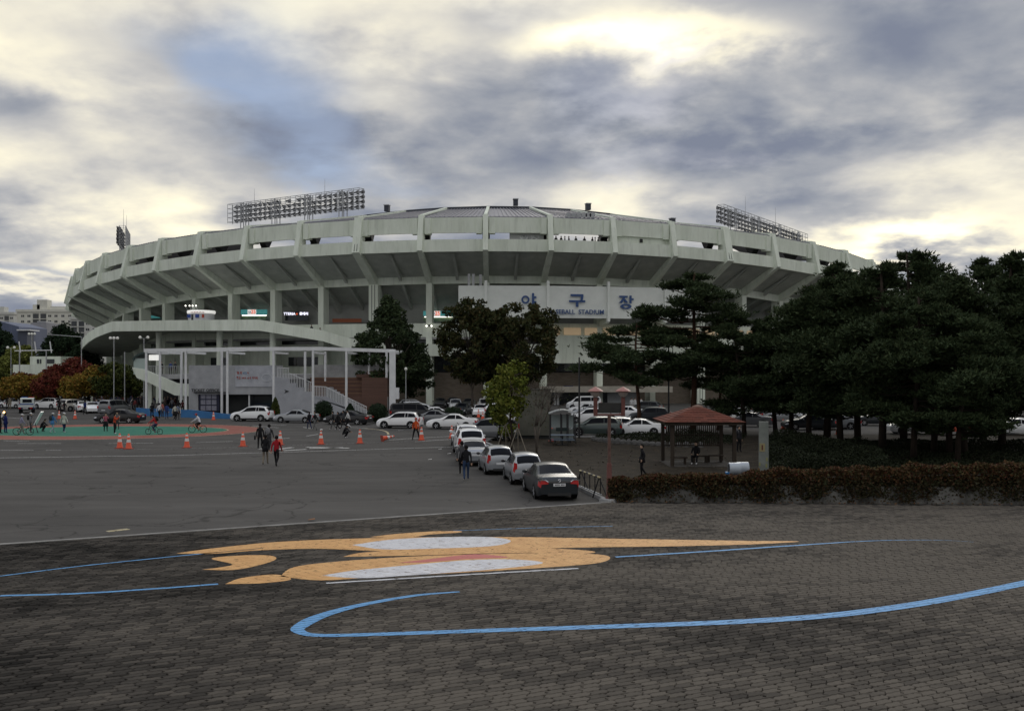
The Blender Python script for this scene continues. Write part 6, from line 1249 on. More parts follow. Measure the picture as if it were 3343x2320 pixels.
PSPEC = {'tall': dict(seed=3, H=14.6, base=5.0, w=4.3, lean=(.3, 0), npad=30), 'low': dict(seed=8, H=10.0, base=4.0, w=4.4, lean=(-.4, 0), npad=24),
         'a': dict(seed=21, thick=.42, H=13.0, base=2.1, w=3.9, lean=(-1.2, .3), bark=M_PBARKD, npad=38), 'b': dict(seed=22, thick=.42, H=14.5, base=2.2, w=4.2, lean=(.6, -.4), bark=M_PBARKD, npad=42), 'c': dict(seed=23, thick=.40, H=12.0, base=2.0, w=4.1, lean=(.9, .4), bark=M_PBARKD, npad=36), 'd': dict(seed=24, thick=.45, H=13.5, base=2.1, w=4.4, lean=(-.5, .5), bark=M_PBARKD, npad=40)}
place_pine(0, 0, 'tall', 'tall pine with layered pads before the stadium, right of the sign', 10, loc=G(2262, 1412))
place_pine(0, 0, 'low', 'shorter red-barked pine left of the tall pine', 0, loc=G(2088, 1412))
place_pine(0, 0, 'low', 'low pine tucked behind the gazebo roof', 140, .82, loc=G(2345, 1404))
for i, (px, py, key, rz, s, lb) in enumerate(((2430, 1420, 'c', 160, .86, 'leaning pine just right of the gazebo'), (2532, 1416, 'a', 0, .80, 'pine with curved trunk behind the stone marker'), (2583, 1419, 'c', 20, .92, 'pine right of the stone marker, leaning right'), (2640, 1426, 'd', 200, .90, 'pine behind the low bushes right of the marker'),
        (2744, 1452, 'a', 60, .98, 'slim pine left in the right-hand group'), (2800, 1450, 'd', 310, .95, 'pine second in the right-hand group'), (2880, 1470, 'b', 90, .92, 'pine with tall crown in the right-hand group'), (2982, 1500, 'c', 250, .86, 'thick-trunked pine nearest the hedge'), (3048, 1476, 'a', 130, .84, 'pine right of the thick trunk'), (3100, 1482, 'd', 30, .82, 'one of a close pair of pines near the hedge, left'), (3148, 1483, 'b', 220, .84, 'one of a close pair of pines near the hedge, right'),
        (3126, 1512, 'c', 330, .74, 'slender leaning pine in front of the close pair'), (3270, 1462, 'b', 15, .98, 'tallest pine near the right edge'), (3390, 1480, 'd', 100, .98, 'pine half cut by the right edge'), (3210, 1440, 'b', 280, 1.0, 'pine behind the close pair'), (3560, 1470, 'a', 20, 1.02, 'pine crown reaching in from outside the right edge'), (2700, 1424, 'b', 45, 1.03, 'pine at the back of the right-hand group'), (2950, 1430, 'd', 150, 1.14, 'pine behind the thick-trunked one'))):
    place_pine(px, py, key, lb, rz, s)
def broad(seed, H, th, rx, rz_, ncl, leaf, m, bark=None, per=70, flat=.3, cone=0.0, spread=.75, tr_r=.22):
    rng = np.random.default_rng(seed); tr = MB(); tr.path([(0, 0, 0), (.08, .05, th*.5), (-.05, .0, th), (.1, -.05, th+(H-th)*.5)], [tr_r, tr_r*.8, tr_r*.65, tr_r*.25], 8); C = []
    cz = th+(H-th)*.5; hz_ = (H-th)*.5
    for i in range(ncl):
        d = unit(rng.normal(size=(1, 3)))[0]; q = rng.uniform(.25, 1.0)**.4; p = np.array([d[0]*rx*q, d[1]*rx*q, cz+d[2]*hz_*q])
        if cone: f = (p[2]-th)/(H-th); p[:2] *= max(.08, (1-f)**cone*1.6+.05)
        r = leaf*rng.uniform(2.2, 4.6); n = int(per*(r/(leaf*3.2))**2); o = rng.normal(size=(n, 3)); o = unit(o)*rng.uniform(.2, 1, (n, 1))**.6*r; o[:, 2] *= spread; C.append(p+o)
        if i % 4 == 0: b0 = np.array([0, 0, th*rng.uniform(.6, 1)+(max(0, p[2]-th))*.35]); tr.path([b0, (b0+p)/2+np.array([0, 0, .1*H*.1]), p], [tr_r*.35, tr_r*.2, .02], 5)
    return tr.mesh('trunk', bark or M_BARK, 'all'), fast_mesh('crown', leaves(np.concatenate(C), leaf, rng, flat), 4, m)
def put_tree(name, loc, meshes, label, rz=0, s=1.0, group=None, cat='tree'):
    t = empty(name, (loc[0], loc[1], 0), label, cat, group, rad(rz)); t.scale = (s,)*3; new('trunk', meshes[0], t); new('crown', meshes[1], t); return t
def leafm(n, *cs): return mat('leaf_'+n, cs[0], list(cs[1:]), .8, island=True)
M_OLIVE = leafm('olive_autumn', (.026, .034, .013), (.040, .047, .017), (.052, .052, .018), (.062, .046, .018), (.030, .040, .015), (.036, .044, .016)); M_DKG = leafm('dark_green', (.014, .026, .014), (.024, .042, .022), (.034, .054, .026)); M_GNK = leafm('ginkgo_green', (.020, .034, .016), (.034, .052, .023), (.048, .066, .028), (.03, .044, .02)); M_YEL = leafm('yellow_green', (.07, .095, .016), (.115, .14, .021), (.165, .17, .03), (.055, .08, .018)); M_MAPR = leafm('maple_red', (.075, .018, .016), (.13, .026, .02), (.17, .045, .028), (.09, .045, .02)); M_MAPY = leafm('maple_yellow', (.16, .15, .026), (.24, .17, .03), (.27, .13, .03), (.11, .12, .025)); M_MAPG = leafm('maple_green', (.03, .045, .014), (.05, .065, .018), (.08, .085, .02)); M_LIME = leafm('willow_lime', (.13, .15, .035), (.19, .20, .05), (.09, .11, .03)); M_COVER = leafm('ground_cover', (.010, .014, .007), (.016, .021, .010), (.022, .028, .013))
au = broad(41, 15.2, 4.0, 4.3, 6, 150, .24, M_OLIVE, per=64); au2 = broad(42, 15.4, 4.2, 4.8, 6, 165, .24, M_OLIVE, per=64)
put_tree('autumn_tree', D(1540, 0, 128), au, 'rust-tinged olive tree left half of the big autumn pair', 0, .98, 'autumn trees in the parking lot'); put_tree('autumn_tree', D(1712, 0, 126), au2, 'olive autumn tree covering the left sign letters', 90, .95, 'autumn trees in the parking lot'); put_tree('autumn_tree', D(1615, 0, 133), au, 'autumn tree standing behind and between the big pair', 200, .9, 'autumn trees in the parking lot')
gk = broad(44, 16.0, 2.2, 4.6, 7, 230, .23, M_GNK, per=52, cone=.75, flat=.1); put_tree('ginkgo_tree', D(1272, 0, 133), gk, 'tall dark green tree right behind the pergola end', 0, .98); put_tree('ginkgo_tree', D(1330, 0, 138), gk, 'second dark green tree behind the pergola end, partly hidden', 120, .72)
yt = broad(45, 6.3, 2.2, 1.15, 2, 46, .14, M_YEL, per=40, tr_r=.10, bark=M_PBARKD); put_tree('young_yellow_tree', G(1668, 1472), yt, 'young yellow-green tree with support poles behind the parked cars', 0, 1.0); yt2 = broad(46, 4.6, 1.4, .9, 2, 34, .13, M_YEL, per=32, tr_r=.06, bark=M_PBARKD); put_tree('young_yellow_tree', G(1632, 1463), yt2, 'thin young yellow-green tree left of the bigger one', 0, 1.05); put_tree('young_yellow_tree', G(1655, 1440), broad(47, 3.6, .3, .8, 2, 30, .12, M_YEL, per=30, tr_r=.05), 'low yellow-green sapling near the parking edge', 0, 1.0)
def bare(seed, H):
    rng = np.random.default_rng(seed); mb = MB()
    def grow(p, d, l, r, k):
        e = p+d*l; mb.path([p, p+d*l*.5+rng.normal(size=3)*.03, e], [r, r*.8, r*.62], 5)
        if k == 0: return
        for _ in range(3 if k > 1 else 4):
            nd = d+rng.normal(size=3)*np.array([.42, .42, .25]); nd[2] = abs(nd[2]); grow(e, nd/np.linalg.norm(nd), l*rng.uniform(.55, .78), r*.55, k-1)
    for _ in range(3): 
        d = np.array([rng.normal()*.12, rng.normal()*.12, 1]); grow(np.array([0, 0, .0]), d/np.linalg.norm(d), H*.42, .06, 4)
    return mb.mesh('trunk', M_BARK, 'all')
bx_ = G(1752, 1493); t = empty('bare_tree', (bx_[0], bx_[1], 0), 'thin bare-branched tree before the grey slab', 'tree'); new('branches', bare(6, 4.7), t); rng_ = np.random.default_rng(3); cc = rng_.normal(size=(160, 3))*np.array([.9, .9, .8])+np.array([0, 0, 3.4]); new('sparse_leaves', fast_mesh('sparse_leaves', leaves(cc, .06, rng_), 4, M_OLIVE), t)
# autumn maples on the left, and taller trees behind them
mp = [broad(51, 6.6, 1.9, 2.9, 3, 95, .20, M_MAPR, per=60), broad(52, 6.0, 1.8, 2.8, 3, 95, .20, M_MAPY, per=60), broad(53, 6.2, 1.7, 3.0, 3, 95, .20, M_MAPG, per=60)]
MP = 'autumn maples along the left car park'
for px, Y, k, rz, s, lb in ((-20, 150, 2, 0, .9, 'green maple at the left edge'), (35, 146, 1, 40, .76, 'yellow maple in front of the green one at far left'), (62, 152, 0, 90, .76, 'red maple behind the yellow one at far left'), (105, 147, 0, 200, .72, 'dull red maple below the gatehouse wall'), (140, 145, 1, 120, .80, 'orange-yellow maple below the gatehouse'), (190, 148, 0, 300, .92, 'deep red maple right of the gatehouse'), (240, 150, 0, 30, 1.08, 'tallest crimson maple below the ramp tip'), (243, 142, 1, 10, .80, 'yellow maple under the crimson one'), (290, 147, 0, 170, .95, 'red maple left of the yellow-green one'), (318, 144, 1, 220, .98, 'golden maple left of the dark shrub tree'), (370, 142, 2, 250, 1.02, 'dark green maple beside the stair parapet'), (412, 143, 2, 60, .86, 'small dark green maple touching the stair parapet'), (70, 144, 1, 260, .80, 'low yellow-green maple behind the truck'), (160, 142, 0, 80, .75, 'low red-brown maple behind the white cars')):
    put_tree('maple_tree', D(px, 0, Y), mp[k], lb, rz, s, MP)
pop = broad(61, 17, 3, 4.2, 7, 190, .30, M_DKG, per=55, cone=.45); lim = broad(62, 13, 2.5, 3.9, 6, 150, .28, M_LIME, per=55)
for px, Y, me_, s, lb in ((205, 185, pop, .84, 'tall dark tree before the apartment block'), (248, 190, pop, .74, 'dark tree between apartments and ramp tip'), (172, 200, pop, .62, 'dark tree left of the tallest dark one'), (8, 190, pop, .78, 'dark tree at the far left edge'), (68, 180, lim, .80, 'lime green tree behind the small lamps'), (38, 178, lim, .68, 'lime green tree further left'), (-30, 200, pop, .95, 'dark tree outside left edge'), (285, 200, pop, .66, 'dark tree under the ramp tip')):
    put_tree('background_tree', D(px, 0, Y), me_, lb, px, s, 'background trees on the left')
# clipped shrubs
def shrub(px, py, rx, h, kind, label, m=None, Y=None, base=0.0):
    rng = np.random.default_rng(int(px)); x, y, _ = G(px, py) if Y is None else D(px, 0, Y); n = 2600 if kind != 'low' else 2000; p = unit(rng.normal(size=(n, 3)))*rng.uniform(.75, 1.02, (n, 1)); p[:, 2] = p[:, 2]*.5+.5
    if kind == 'cone': p[:, :2] *= np.clip(1.15-p[:, 2:3], .05, 1)**.6
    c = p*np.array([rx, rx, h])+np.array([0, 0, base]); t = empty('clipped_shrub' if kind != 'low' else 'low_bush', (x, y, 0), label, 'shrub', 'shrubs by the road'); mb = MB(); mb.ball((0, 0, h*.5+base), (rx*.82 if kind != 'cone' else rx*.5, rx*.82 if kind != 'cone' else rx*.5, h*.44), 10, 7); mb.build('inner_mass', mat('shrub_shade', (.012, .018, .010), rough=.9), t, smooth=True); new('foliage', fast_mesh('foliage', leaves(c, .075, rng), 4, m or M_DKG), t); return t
shrub(899, 1372, .62, 2.6, 'cone', 'pointed clipped shrub beside the white utility car', M_MAPG); shrub(1056, 1374, 1.0, 2.0, 'ball', 'round clipped shrub in front of the stair wall', base=.25); shrub(1143, 1372, .75, 1.9, 'cone', 'small clipped shrub behind the black sedan'); shrub(1233, 1380, 1.1, 2.1, 'ball', 'round clipped shrub at the pergola end'); shrub(1478, 1372, 1.2, 1.5, 'low', 'low round bush in the parking lot left of the white sedan'); shrub(1602, 1385, .75, 2.2, 'cone', 'small conical shrub left of the yellow tree')
# planters under the clipped shrubs
for px, w in ((899, 1.2), (1056, 1.5), (1233, 1.6)):
    x, y, _ = G(px, 1375); mb = MB(); mb.lathe((0, 0, 0), [(w*.5, 0), (w*.62, .45), (w*.52, .45), (w*.5, .3)], 14); mb.build('planter', mat('planter_dark', (.05, .05, .05), (.08, .08, .08), .8, 3), None, loc=(x, y, 0), smooth=True, label={899: 'dark planter under the pointed shrub', 1056: 'dark planter under the round shrub by the stair', 1233: 'dark planter under the round shrub at pergola end'}[px], cat='planter', group='planters')
# green mound with stone edging behind the lawn
def mound(pts, h, m, name, label, seed, dens, leaf=.07):
    rng = np.random.default_rng(seed); P_ = np.array([G(*p)[:2] for p in pts]); x0, y0 = P_.min(0); x1, y1 = P_.max(0); n = int((x1-x0)*(y1-y0)*dens); q = rng.uniform((x0, y0), (x1, y1), (n, 2))
    ins = np.zeros(n, bool); j = len(P_)-1
    for i in range(len(P_)):
        a, b = P_[i], P_[j]; cnd = ((a[1] > q[:, 1]) != (b[1] > q[:, 1])) & (q[:, 0] < (b[0]-a[0])*(q[:, 1]-a[1])/(b[1]-a[1]+1e-9)+a[0]); ins ^= cnd; j = i
    q = q[ins]; z = h*(.55+.25*np.sin(q[:, 0]*1.3)+.2*np.cos(q[:, 1]*1.1))*rng.uniform(.3, 1.05, len(q)); c = np.c_[q, z]; o = fast_mesh(name, leaves(c, leaf, rng, .6), 4, m); return new(name, o, None, label=label, cat='ground cover', kind='stuff')
mound([(1930, 1436), (2150, 1448), (2400, 1455), (2440, 1425), (2250, 1415), (2000, 1418)], .55, M_COVER, 'ground_cover', 'dark green ground cover on the bed behind the lawn', 71, 90)
mound([(2620, 1560), (3500, 1560), (3500, 1440), (2700, 1440), (2560, 1460)], .35, M_COVER, 'ground_cover', 'dark green ground cover under the right-hand pines', 72, 60, .09)
mound([(2480, 1545), (2560, 1560), (2900, 1550), (2860, 1475), (2640, 1440), (2500, 1450)], 1.15, M_COVER, 'low_bushes', 'mass of dark bushes right of the stone marker', 73, 620, .06)
rg = random.Random(4); st_pts = [G(*p)[:2] for p in ((1932, 1438), (1990, 1446), (2080, 1452), (2180, 1458), (2300, 1460))]
bed = empty('stone_edging', (*st_pts[0], 0), 'row of rough stones edging the green bed behind the lawn', 'edging')
for a, b in zip(st_pts[:-1], st_pts[1:]):
    n = int(math.dist(a, b)/.5)
    for i in range(n):
        mb = MB(); mb.ball((0, 0, .12), (rg.uniform(.2, .3), rg.uniform(.15, .2), rg.uniform(.2, .34)), 7, 5); mb.v = [(x+rg.uniform(-.03, .03), y, z) for x, y, z in mb.v]; t = (i+.5)/n; mb.build('stone', mat('field_stone', (.08, .08, .078), (.16, .155, .15), .95, 2), bed, loc=(a[0]+(b[0]-a[0])*t-st_pts[0][0], a[1]+(b[1]-a[1])*t-st_pts[0][1], 0))
# creeper hedge on a low wall at the plaza edge
M_HEDGE = mat('creeper_leaves', (.026, .031, .015), [(.038, .036, .018), (.060, .030, .018), (.034, .042, .019), (.075, .045, .022), (.03, .028, .016), (.048, .044, .022)], .75, island=True)
M_HEDGT = mat('creeper_red_leaves', (.045, .026, .015), [(.085, .032, .019), (.055, .052, .022), (.12, .058, .024), (.06, .030, .018), (.085, .065, .028), (.04, .045, .02)], .8, island=True)
hw = empty('hedge_wall', (*WALL0, 0), 'low concrete wall overgrown with reddish creeper at the plaza edge', 'hedge')
dW = WALL2-WALL0; LW = np.linalg.norm(dW); dW = dW/LW; nW = np.array([-dW[1], dW[0]])       # nW points away from the camera
M_OLDW = mat('old_stained_wall', (.07, .068, .062), (.22, .215, .20), .95, 1.6, stretch=(1, 1, .5), bump=.2, bscale=8, lo=.38, hi=.62, detail=9)
seg = 2.2; ns = int(LW/seg)
for i in range(ns):
    a, b = WALL0+dW*(i*seg+.01)+nW*.25, WALL0+dW*((i+1)*seg-.01)+nW*.25; mb = MB(); c_, d_ = b+nW*.35, a+nW*.35; h_ = .72
    mb.hexa([(*(p-WALL0), 0) for p in (a, b, c_, d_)], [(*(p-WALL0), h_) for p in (a, b, c_, d_)]); mb.build('wall_block', M_OLDW, hw)
rng = np.random.default_rng(81); n = 60000; s_ = rng.uniform(0, LW, n); kn = np.interp(s_, np.arange(0, LW+1, .55), np.random.default_rng(9).normal(size=len(np.arange(0, LW+1, .55)))*.07); htop = np.minimum(.98+.042*s_+kn, 1.9)+rng.normal(size=n)*.03
zz = rng.uniform(0, 1, n)**.75*htop; low_edge = .34+np.interp(s_, np.arange(0, LW+1, .4), np.random.default_rng(10).normal(size=len(np.arange(0, LW+1, .4)))*.20); dens_ = .5+.5*np.sin(s_*1.15+.7)
keep = (zz > low_edge*(.4+.9*(1-dens_))) | (rng.random(n) < .16); front = rng.random(n) < .62
dep = np.where(front, .16-.10*np.sin(zz*2+s_*3)+rng.normal(size=n)*.06, rng.uniform(.1, .75, n)); zz = np.where(front, zz, htop-rng.random(n)**2*.22); s_, zz, dep = s_[keep], zz[keep], dep[keep]
c = np.c_[dW[0]*s_+nW[0]*dep, dW[1]*s_+nW[1]*dep, zz]; tpm = (zz > np.interp(s_, [0, LW], [.80, 1.35])+rng.normal(size=len(s_))*.12); new('creeper', fast_mesh('creeper', leaves(c[~tpm], .058, rng, .1, .7), 4, M_HEDGE), hw, kind='stuff'); new('creeper_top_growth', fast_mesh('creeper_top_growth', leaves(c[tpm], .058, rng, .1, .7), 4, M_HEDGT), hw, kind='stuff')
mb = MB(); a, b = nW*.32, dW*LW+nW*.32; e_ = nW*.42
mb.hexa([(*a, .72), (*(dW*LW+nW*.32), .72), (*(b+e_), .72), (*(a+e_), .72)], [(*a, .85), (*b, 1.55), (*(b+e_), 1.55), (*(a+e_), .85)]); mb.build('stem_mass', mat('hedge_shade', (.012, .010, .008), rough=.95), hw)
# fallen leaves along the wall foot
n = 500; s_ = rng.uniform(0, LW, n); dep = -np.abs(rng.normal(size=n))*.22+.1; c = np.c_[WALL0[0]+dW[0]*s_+nW[0]*dep, WALL0[1]+dW[1]*s_+nW[1]*dep, np.full(n, .06)]
new('fallen_leaves', fast_mesh('fallen_leaves', leaves(c, .05, rng, 4, .7), 4, leafm('fallen', (.10, .045, .02), (.16, .08, .03), (.06, .03, .02))), None, label='fallen brown leaves along the foot of the hedge wall', cat='leaves', kind='stuff')
n = 1500; q = rng.uniform((0, 43), (26, 74), (n, 2)); c = np.c_[q, np.full(n, .03)]; q_ok = q[:, 0] > 5.2-(q[:, 1]-41)*.30; new('lawn_litter', fast_mesh('lawn_litter', leaves(c[q_ok], .06, rng, 4, .7), 4, leafm('litter', (.07, .05, .03), (.11, .09, .06), (.05, .035, .02))), None, label='scattered dry leaves on the brown lawn', cat='leaves', kind='stuff')
# ---------------------------------------------------------------- traffic cones
M_CONE = mat('cone_orange', (.62, .075, .03), (.72, .11, .045), .6, 4); M_CONEW = mat('cone_reflective', (.62, .60, .58), (.70, .69, .67), .4, 6)
def cone_meshes():
    a = MB(); a.lathe((0, 0, 0), [(.20, .03), (.185, .06), (.05, .93), (.03, .95)], 16); b = MB()
    for z0, z1 in ((.42, .60), (.74, .84)):
        r = lambda z: .185-(z-.06)*(.135/.87)+.006
        b.lathe((0, 0, 0), [(r(z0)-.01, z0), (r(z0), z0), (r(z1), z1), (r(z1)-.01, z1)], 16)
    c = MB(); c.box(-.24, .24, -.24, .24, 0, .05); return a.mesh('cone_body', M_CONE, True), b.mesh('reflective_band', M_CONEW, True), c.mesh('base', mat('cone_base', (.30, .05, .03), rough=.7))
CONE = cone_meshes(); CG = 'orange traffic cones'
def cone(px, py, label, s=1.0, rot=None, loc=None):
    x, y, z = loc or G(px, py); t = empty('traffic_cone', (x, y, z), label, 'traffic cone', CG)
    if rot: t.rotation_euler = rot
    t.scale = (s,)*3; o = new('cone_body', CONE[0], t); new('reflective_band', CONE[1], o); new('base', CONE[2], t); return t
for px, py, lb in ((391, 1463, 'left of two neighbouring cones below the green island'), (420, 1465, 'right of two neighbouring cones below the green island'), (610, 1461, 'cone alone below the right tip of the green field'), (793, 1457, 'cone left of the walking group'), (915, 1452, 'cone just behind the man in red jacket'), (1048, 1450, 'cone with white rag on top on the road'), (1175, 1447, 'cone left of the fallen cone'), (1376, 1437, 'cone at the feet of the marshal in orange'), (1475, 1431, 'cone in front of the white sedan'),
        (193, 1367, 'cone left of two behind the cream jersey'), (245, 1367, 'cone right of two behind the cream jersey'), (697, 1371, 'cone before the blue wall and notice board'), (474, 1356, 'cone at the left end of the blue wall'), (1562, 1362, 'left cone before the white sedan facing out'), (1576, 1370, 'right cone before the white sedan facing out'), (1503, 1359, 'cone by the low round bush in the lot'), (1943, 1390, 'cone right of the glass shelter'), (2129, 1378, 'cone at the dark utility car wheel'), (2126, 1408, 'cone low behind the green mound'), (2557, 1400, 'tall striped cone behind the stone marker'), (2680, 1392, 'cone far back among the pine trunks'), (2735, 1418, 'cone behind the left pines of the right group'), (3170, 1400, 'cone seen between the close pair of pines'), (3117, 1408, 'cone left of the close pair of pines'), (1802, 1440, 'small cone standing inside the glass shelter')):
    cone(px, py, lb, 1.12 if py > 1425 else 1.0)
x, y, _ = G(1225, 1441); cone(0, 0, 'fallen cone lying on its side on the road', 1.1, (0, rad(-80), rad(205)), (x+.5, y, .22))
x, y, _ = G(1048, 1450); mb = MB(); mb.ball((0, 0, 0), (.11, .10, .06), 8, 5); mb.v = [(a+.02*sin(c*90), b, c) for a, b, c in mb.v]; mb.build('white_rag', M_CONEW, None, loc=(x+.03, y-.02, 1.09), smooth=True, label='white rag lying on top of a traffic cone', cat='rag')
# ---------------------------------------------------------------- reddish double lamp with hanging sign board at the plaza corner
M_RUST = mat('rust_red_paint', (.095, .030, .024), (.15, .05, .04), .6, 5, bump=.1); M_LAMPH = mat('lamp_hat_red', (.30, .13, .11), (.38, .18, .15), .5, 3)
lx, ly, _ = G(1989, 1637); lp = empty('double_lamp_post', (lx, ly, 0), 'rust-red double lamp post with dark board at the hedge corner', 'lamp post')
mb = MB(); mb.lathe((0, 0, 0), [(.42, 0), (.42, .12), (.40, .14)], 4); mb.build('footing', M_CONC2, lp)
mb = MB(); mb.lathe((0, 0, .14), [(.17, 0), (.15, .06), (.12, .12), (.105, 1.4), (.08, 1.5)], 12); mb.build('base_sleeve', M_RUST, lp, smooth=True)
mb = MB(); mb.tube((0, 0, 1.6), (0, 0, 3.65), .072, n=12); mb.build('pole', mat('rusty_pole', (.09, .045, .035), (.14, .08, .065), .7, 6), lp, smooth=True)
mb = MB(); mb.box(-.62, .62, -.05, .05, 3.62, 3.70); mb.build('cross_arm', M_RUST, lp)
mb = MB(); mb.box(-.46, .50, -.03, .03, 3.72, 4.16); mb.build('sign_board', mat('board_dark', (.018, .018, .017), (.03, .03, .028), .7, 2), lp)
for s in (-.58, .58):
    mb = MB(); mb.box(s-.08, s+.08, -.07, .07, 3.6, 4.35); mb.build('lamp_stem', M_RUST, lp)
    mb = MB(); [mb.tube((s, 0, 4.25), (s+.17*cos(t), .17*sin(t), 4.62), .03, .02, 5) for t in (0.3, 2.4, 4.5)]; mb.build('lamp_bracket', M_RUST, lp)
    mb = MB(); mb.lathe((s, 0, 4.40), [(.10, 0), (.20, .12), (.22, .22), (.15, .24)], 14); mb.build('lamp_globe', mat('lamp_frosted', (.30, .26, .24), rough=.3), lp, smooth=True)
    mb = MB(); mb.lathe((s, 0, 4.62), [(.31, 0), (.33, .03), (.20, .12), (.05, .19), (.01, .22)], 18); mb.build('lamp_hat', M_LAMPH, lp, smooth=True)
# striped steel barrier beside the dark sedan
bx0 = G(1893, 1600); bx1 = G(1968, 1632); bt = empty('steel_barrier', (bx0[0], bx0[1], 0), 'low yellow and black steel barrier frame beside the dark sedan', 'barrier'); v1 = Vector((bx1[0]-bx0[0], bx1[1]-bx0[1], 0)); 
mb = MB(); n = 9
for i in range(n): (mb if True else 0).tube(v1*(i/n)*.9+Vector((0, 0, .92)), v1*((i+1)/n)*.9+Vector((0, 0, .92)), .04, n=6, m=i % 2)
mb.build('striped_top_rail', [mat('barrier_yellow', (.42, .34, .16), (.50, .44, .28), .6, 6), M_BLACK], bt)
mb = MB(); mb.tube((0, 0, .20), v1*.95+Vector((0, 0, .20)), .035); mb.build('bottom_rail', M_STEEL, bt)
for i in range(5): p = v1*(i/4)*.9; mb = MB(); mb.tube(p+Vector((0, 0, .2)), p+Vector((0, 0, .92)), .025, n=5); mb.build('upright', M_BLACK, bt)
for i in (0, 1): p = v1*(.05+.8*i); mb = MB(); mb.tube(p+Vector((0, 0, .92)), p+Vector((.35, -.25, 0)), .03, n=5); mb.tube(p+Vector((0, 0, .92)), p+Vector((-.25, .3, 0)), .03, n=5); mb.build('splayed_leg', M_BLACK, bt)
# gazebo
gx, gy, _ = G(2277, 1513); gz = empty('gazebo', (gx, gy, 0), 'open gazebo with hipped terracotta roof on the dry lawn', 'gazebo'); hw_ = 1.78; M_GW = mat('gazebo_wood', (.038, .030, .024), (.06, .048, .038), .85, 3, stretch=(1, 1, .2))
M_TILE = mat('terracotta_shingle', (.105, .034, .024), [(.13, .042, .028), (.16, .054, .037), (.095, .032, .023), (.135, .048, .032)], .85, island=True)
for sx_ in (-1, 1):
    for sy_ in (-1, 1): mb = MB(); mb.box(sx_*hw_-.10, sx_*hw_+.10, sy_*hw_-.10, sy_*hw_+.10, 0, 2.45); mb.build('post', M_GW, gz)
for sy_ in (-1, 1): mb = MB(); mb.box(-hw_-.45, hw_+.45, sy_*(hw_+.38)-.06, sy_*(hw_+.38)+.06, 2.40, 2.58); mb.build('eaves_beam', M_GW, gz); mb = MB(); mb.box(sy_*(hw_+.39)-.06, sy_*(hw_+.39)+.06, -hw_-.32, hw_+.32, 2.40, 2.58); mb.build('eaves_beam', M_GW, gz)
rf = MB(); E_ = hw_+.52; zz0, zz1, tp_ = 2.56, 3.36, .22; rf.add([(-E_, -E_, zz0-.03), (E_, -E_, zz0-.03), (E_, E_, zz0-.03), (-E_, E_, zz0-.03), (-tp_, -tp_, zz1-.03), (tp_, -tp_, zz1-.03), (tp_, tp_, zz1-.03), (-tp_, tp_, zz1-.03)], [(3, 2, 1, 0), (0, 1, 5, 4), (1, 2, 6, 5), (2, 3, 7, 6), (3, 0, 4, 7), (4, 5, 6, 7)]); roof = rf.build('roof', M_GW, gz)
for face in range(4):                                      # shingle courses on the four slopes
    c_, s_2 = cos(face*math.pi/2), sin(face*math.pi/2)
    for r_ in range(9):
        f0, f1 = r_/9, (r_+1.12)/9; e0, e1 = E_+.03+(tp_-E_)*f0, E_+.03+(tp_-E_)*f1; y0, y1 = -e0, -e1; z0, z1 = zz0+(zz1-zz0)*f0+.02, zz0+(zz1-zz0)*min(f1, 1)+.005; nn_ = max(1, int(2*e0/.42)) if face in (0, 1, 3) else 1
        for j in range(nn_):
            u0, u1 = -e0+2*e0*j/nn_+.006, -e0+2*e0*(j+1)/nn_-.006; k0, k1 = u0*e1/e0, u1*e1/e0; q = [(u0, y0, z0+.012), (u1, y0, z0+.012), (k1, y1, z1), (k0, y1, z1)]; q = [(a*c_-b*s_2, a*s_2+b*c_, z) for a, b, z in q]; mb = MB(); mb.prism(q, (0, 0, -.02)); mb.build('shingle', M_TILE, roof)
mb = MB(); mb.lathe((0, 0, zz1-.02), [(.34, 0), (.30, .09), (.06, .14)], 4); mb.build('roof_cap', mat('cap_pale', (.22, .14, .11), rough=.8), gz)
mb = MB(); mb.box(-hw_-.2, hw_+.2, -hw_-.2, hw_+.2, 0, .02); mb.build('floor_slab', mat('gazebo_floor', (.06, .055, .05), (.09, .085, .08), .9, 2), gz)
for i in range(26): x_ = -hw_+.2+i*(2*hw_-.4)/25; mb = MB(); mb.box(x_-.025, x_+.025, hw_-.03, hw_+.03, .95, 2.2); mb.build('lattice_slat', M_GW, gz)
for z_ in (.95, 1.6, 2.2): mb = MB(); mb.box(-hw_, hw_, hw_-.04, hw_+.04, z_-.04, z_+.04); mb.build('lattice_rail', M_GW, gz)
for x_, y_ in ((-1.2, -.5), (.25, .6), (1.2, .9)): mb = MB(); mb.box(x_-.5, x_+.5, y_-.2, y_+.2, .38, .45); mb.box(x_-.42, x_-.32, y_-.18, y_+.18, .02, .38); mb.box(x_+.32, x_+.42, y_-.18, y_+.18, .02, .38); mb.build('bench', M_GW, gz)
# stone marker pillar
mx_, my_, _ = D(2493, 0, 44.5); mk = empty('stone_marker', (mx_, my_, 0), 'tall grey concrete marker post with yellow panel behind the hedge', 'marker', None, rad(-14)); M_MK = mat('marker_concrete', (.155, .17, .155), (.23, .245, .225), .85, 2.5, detail=8)
mb = MB(); mb.hexa([(-.23, -.16, 0), (.23, -.16, 0), (.23, .16, 0), (-.23, .16, 0)], [(-.21, -.14, 3.2), (.21, -.14, 3.2), (.21, .14, 3.2), (-.21, .14, 3.2)]); mb.build('shaft', M_MK, mk)
mb = MB(); mb.box(-.18, .06, -.175, -.14, 1.85, 2.22); mb.build('yellow_panel', mat('marker_yellow', (.28, .24, .12), rough=.7), mk)
mb = MB(); mb.box(-.09, -.03, -.185, -.17, 1.92, 2.15); mb.build('red_mark', mat('marker_red', (.10, .02, .012), rough=.7), mk)
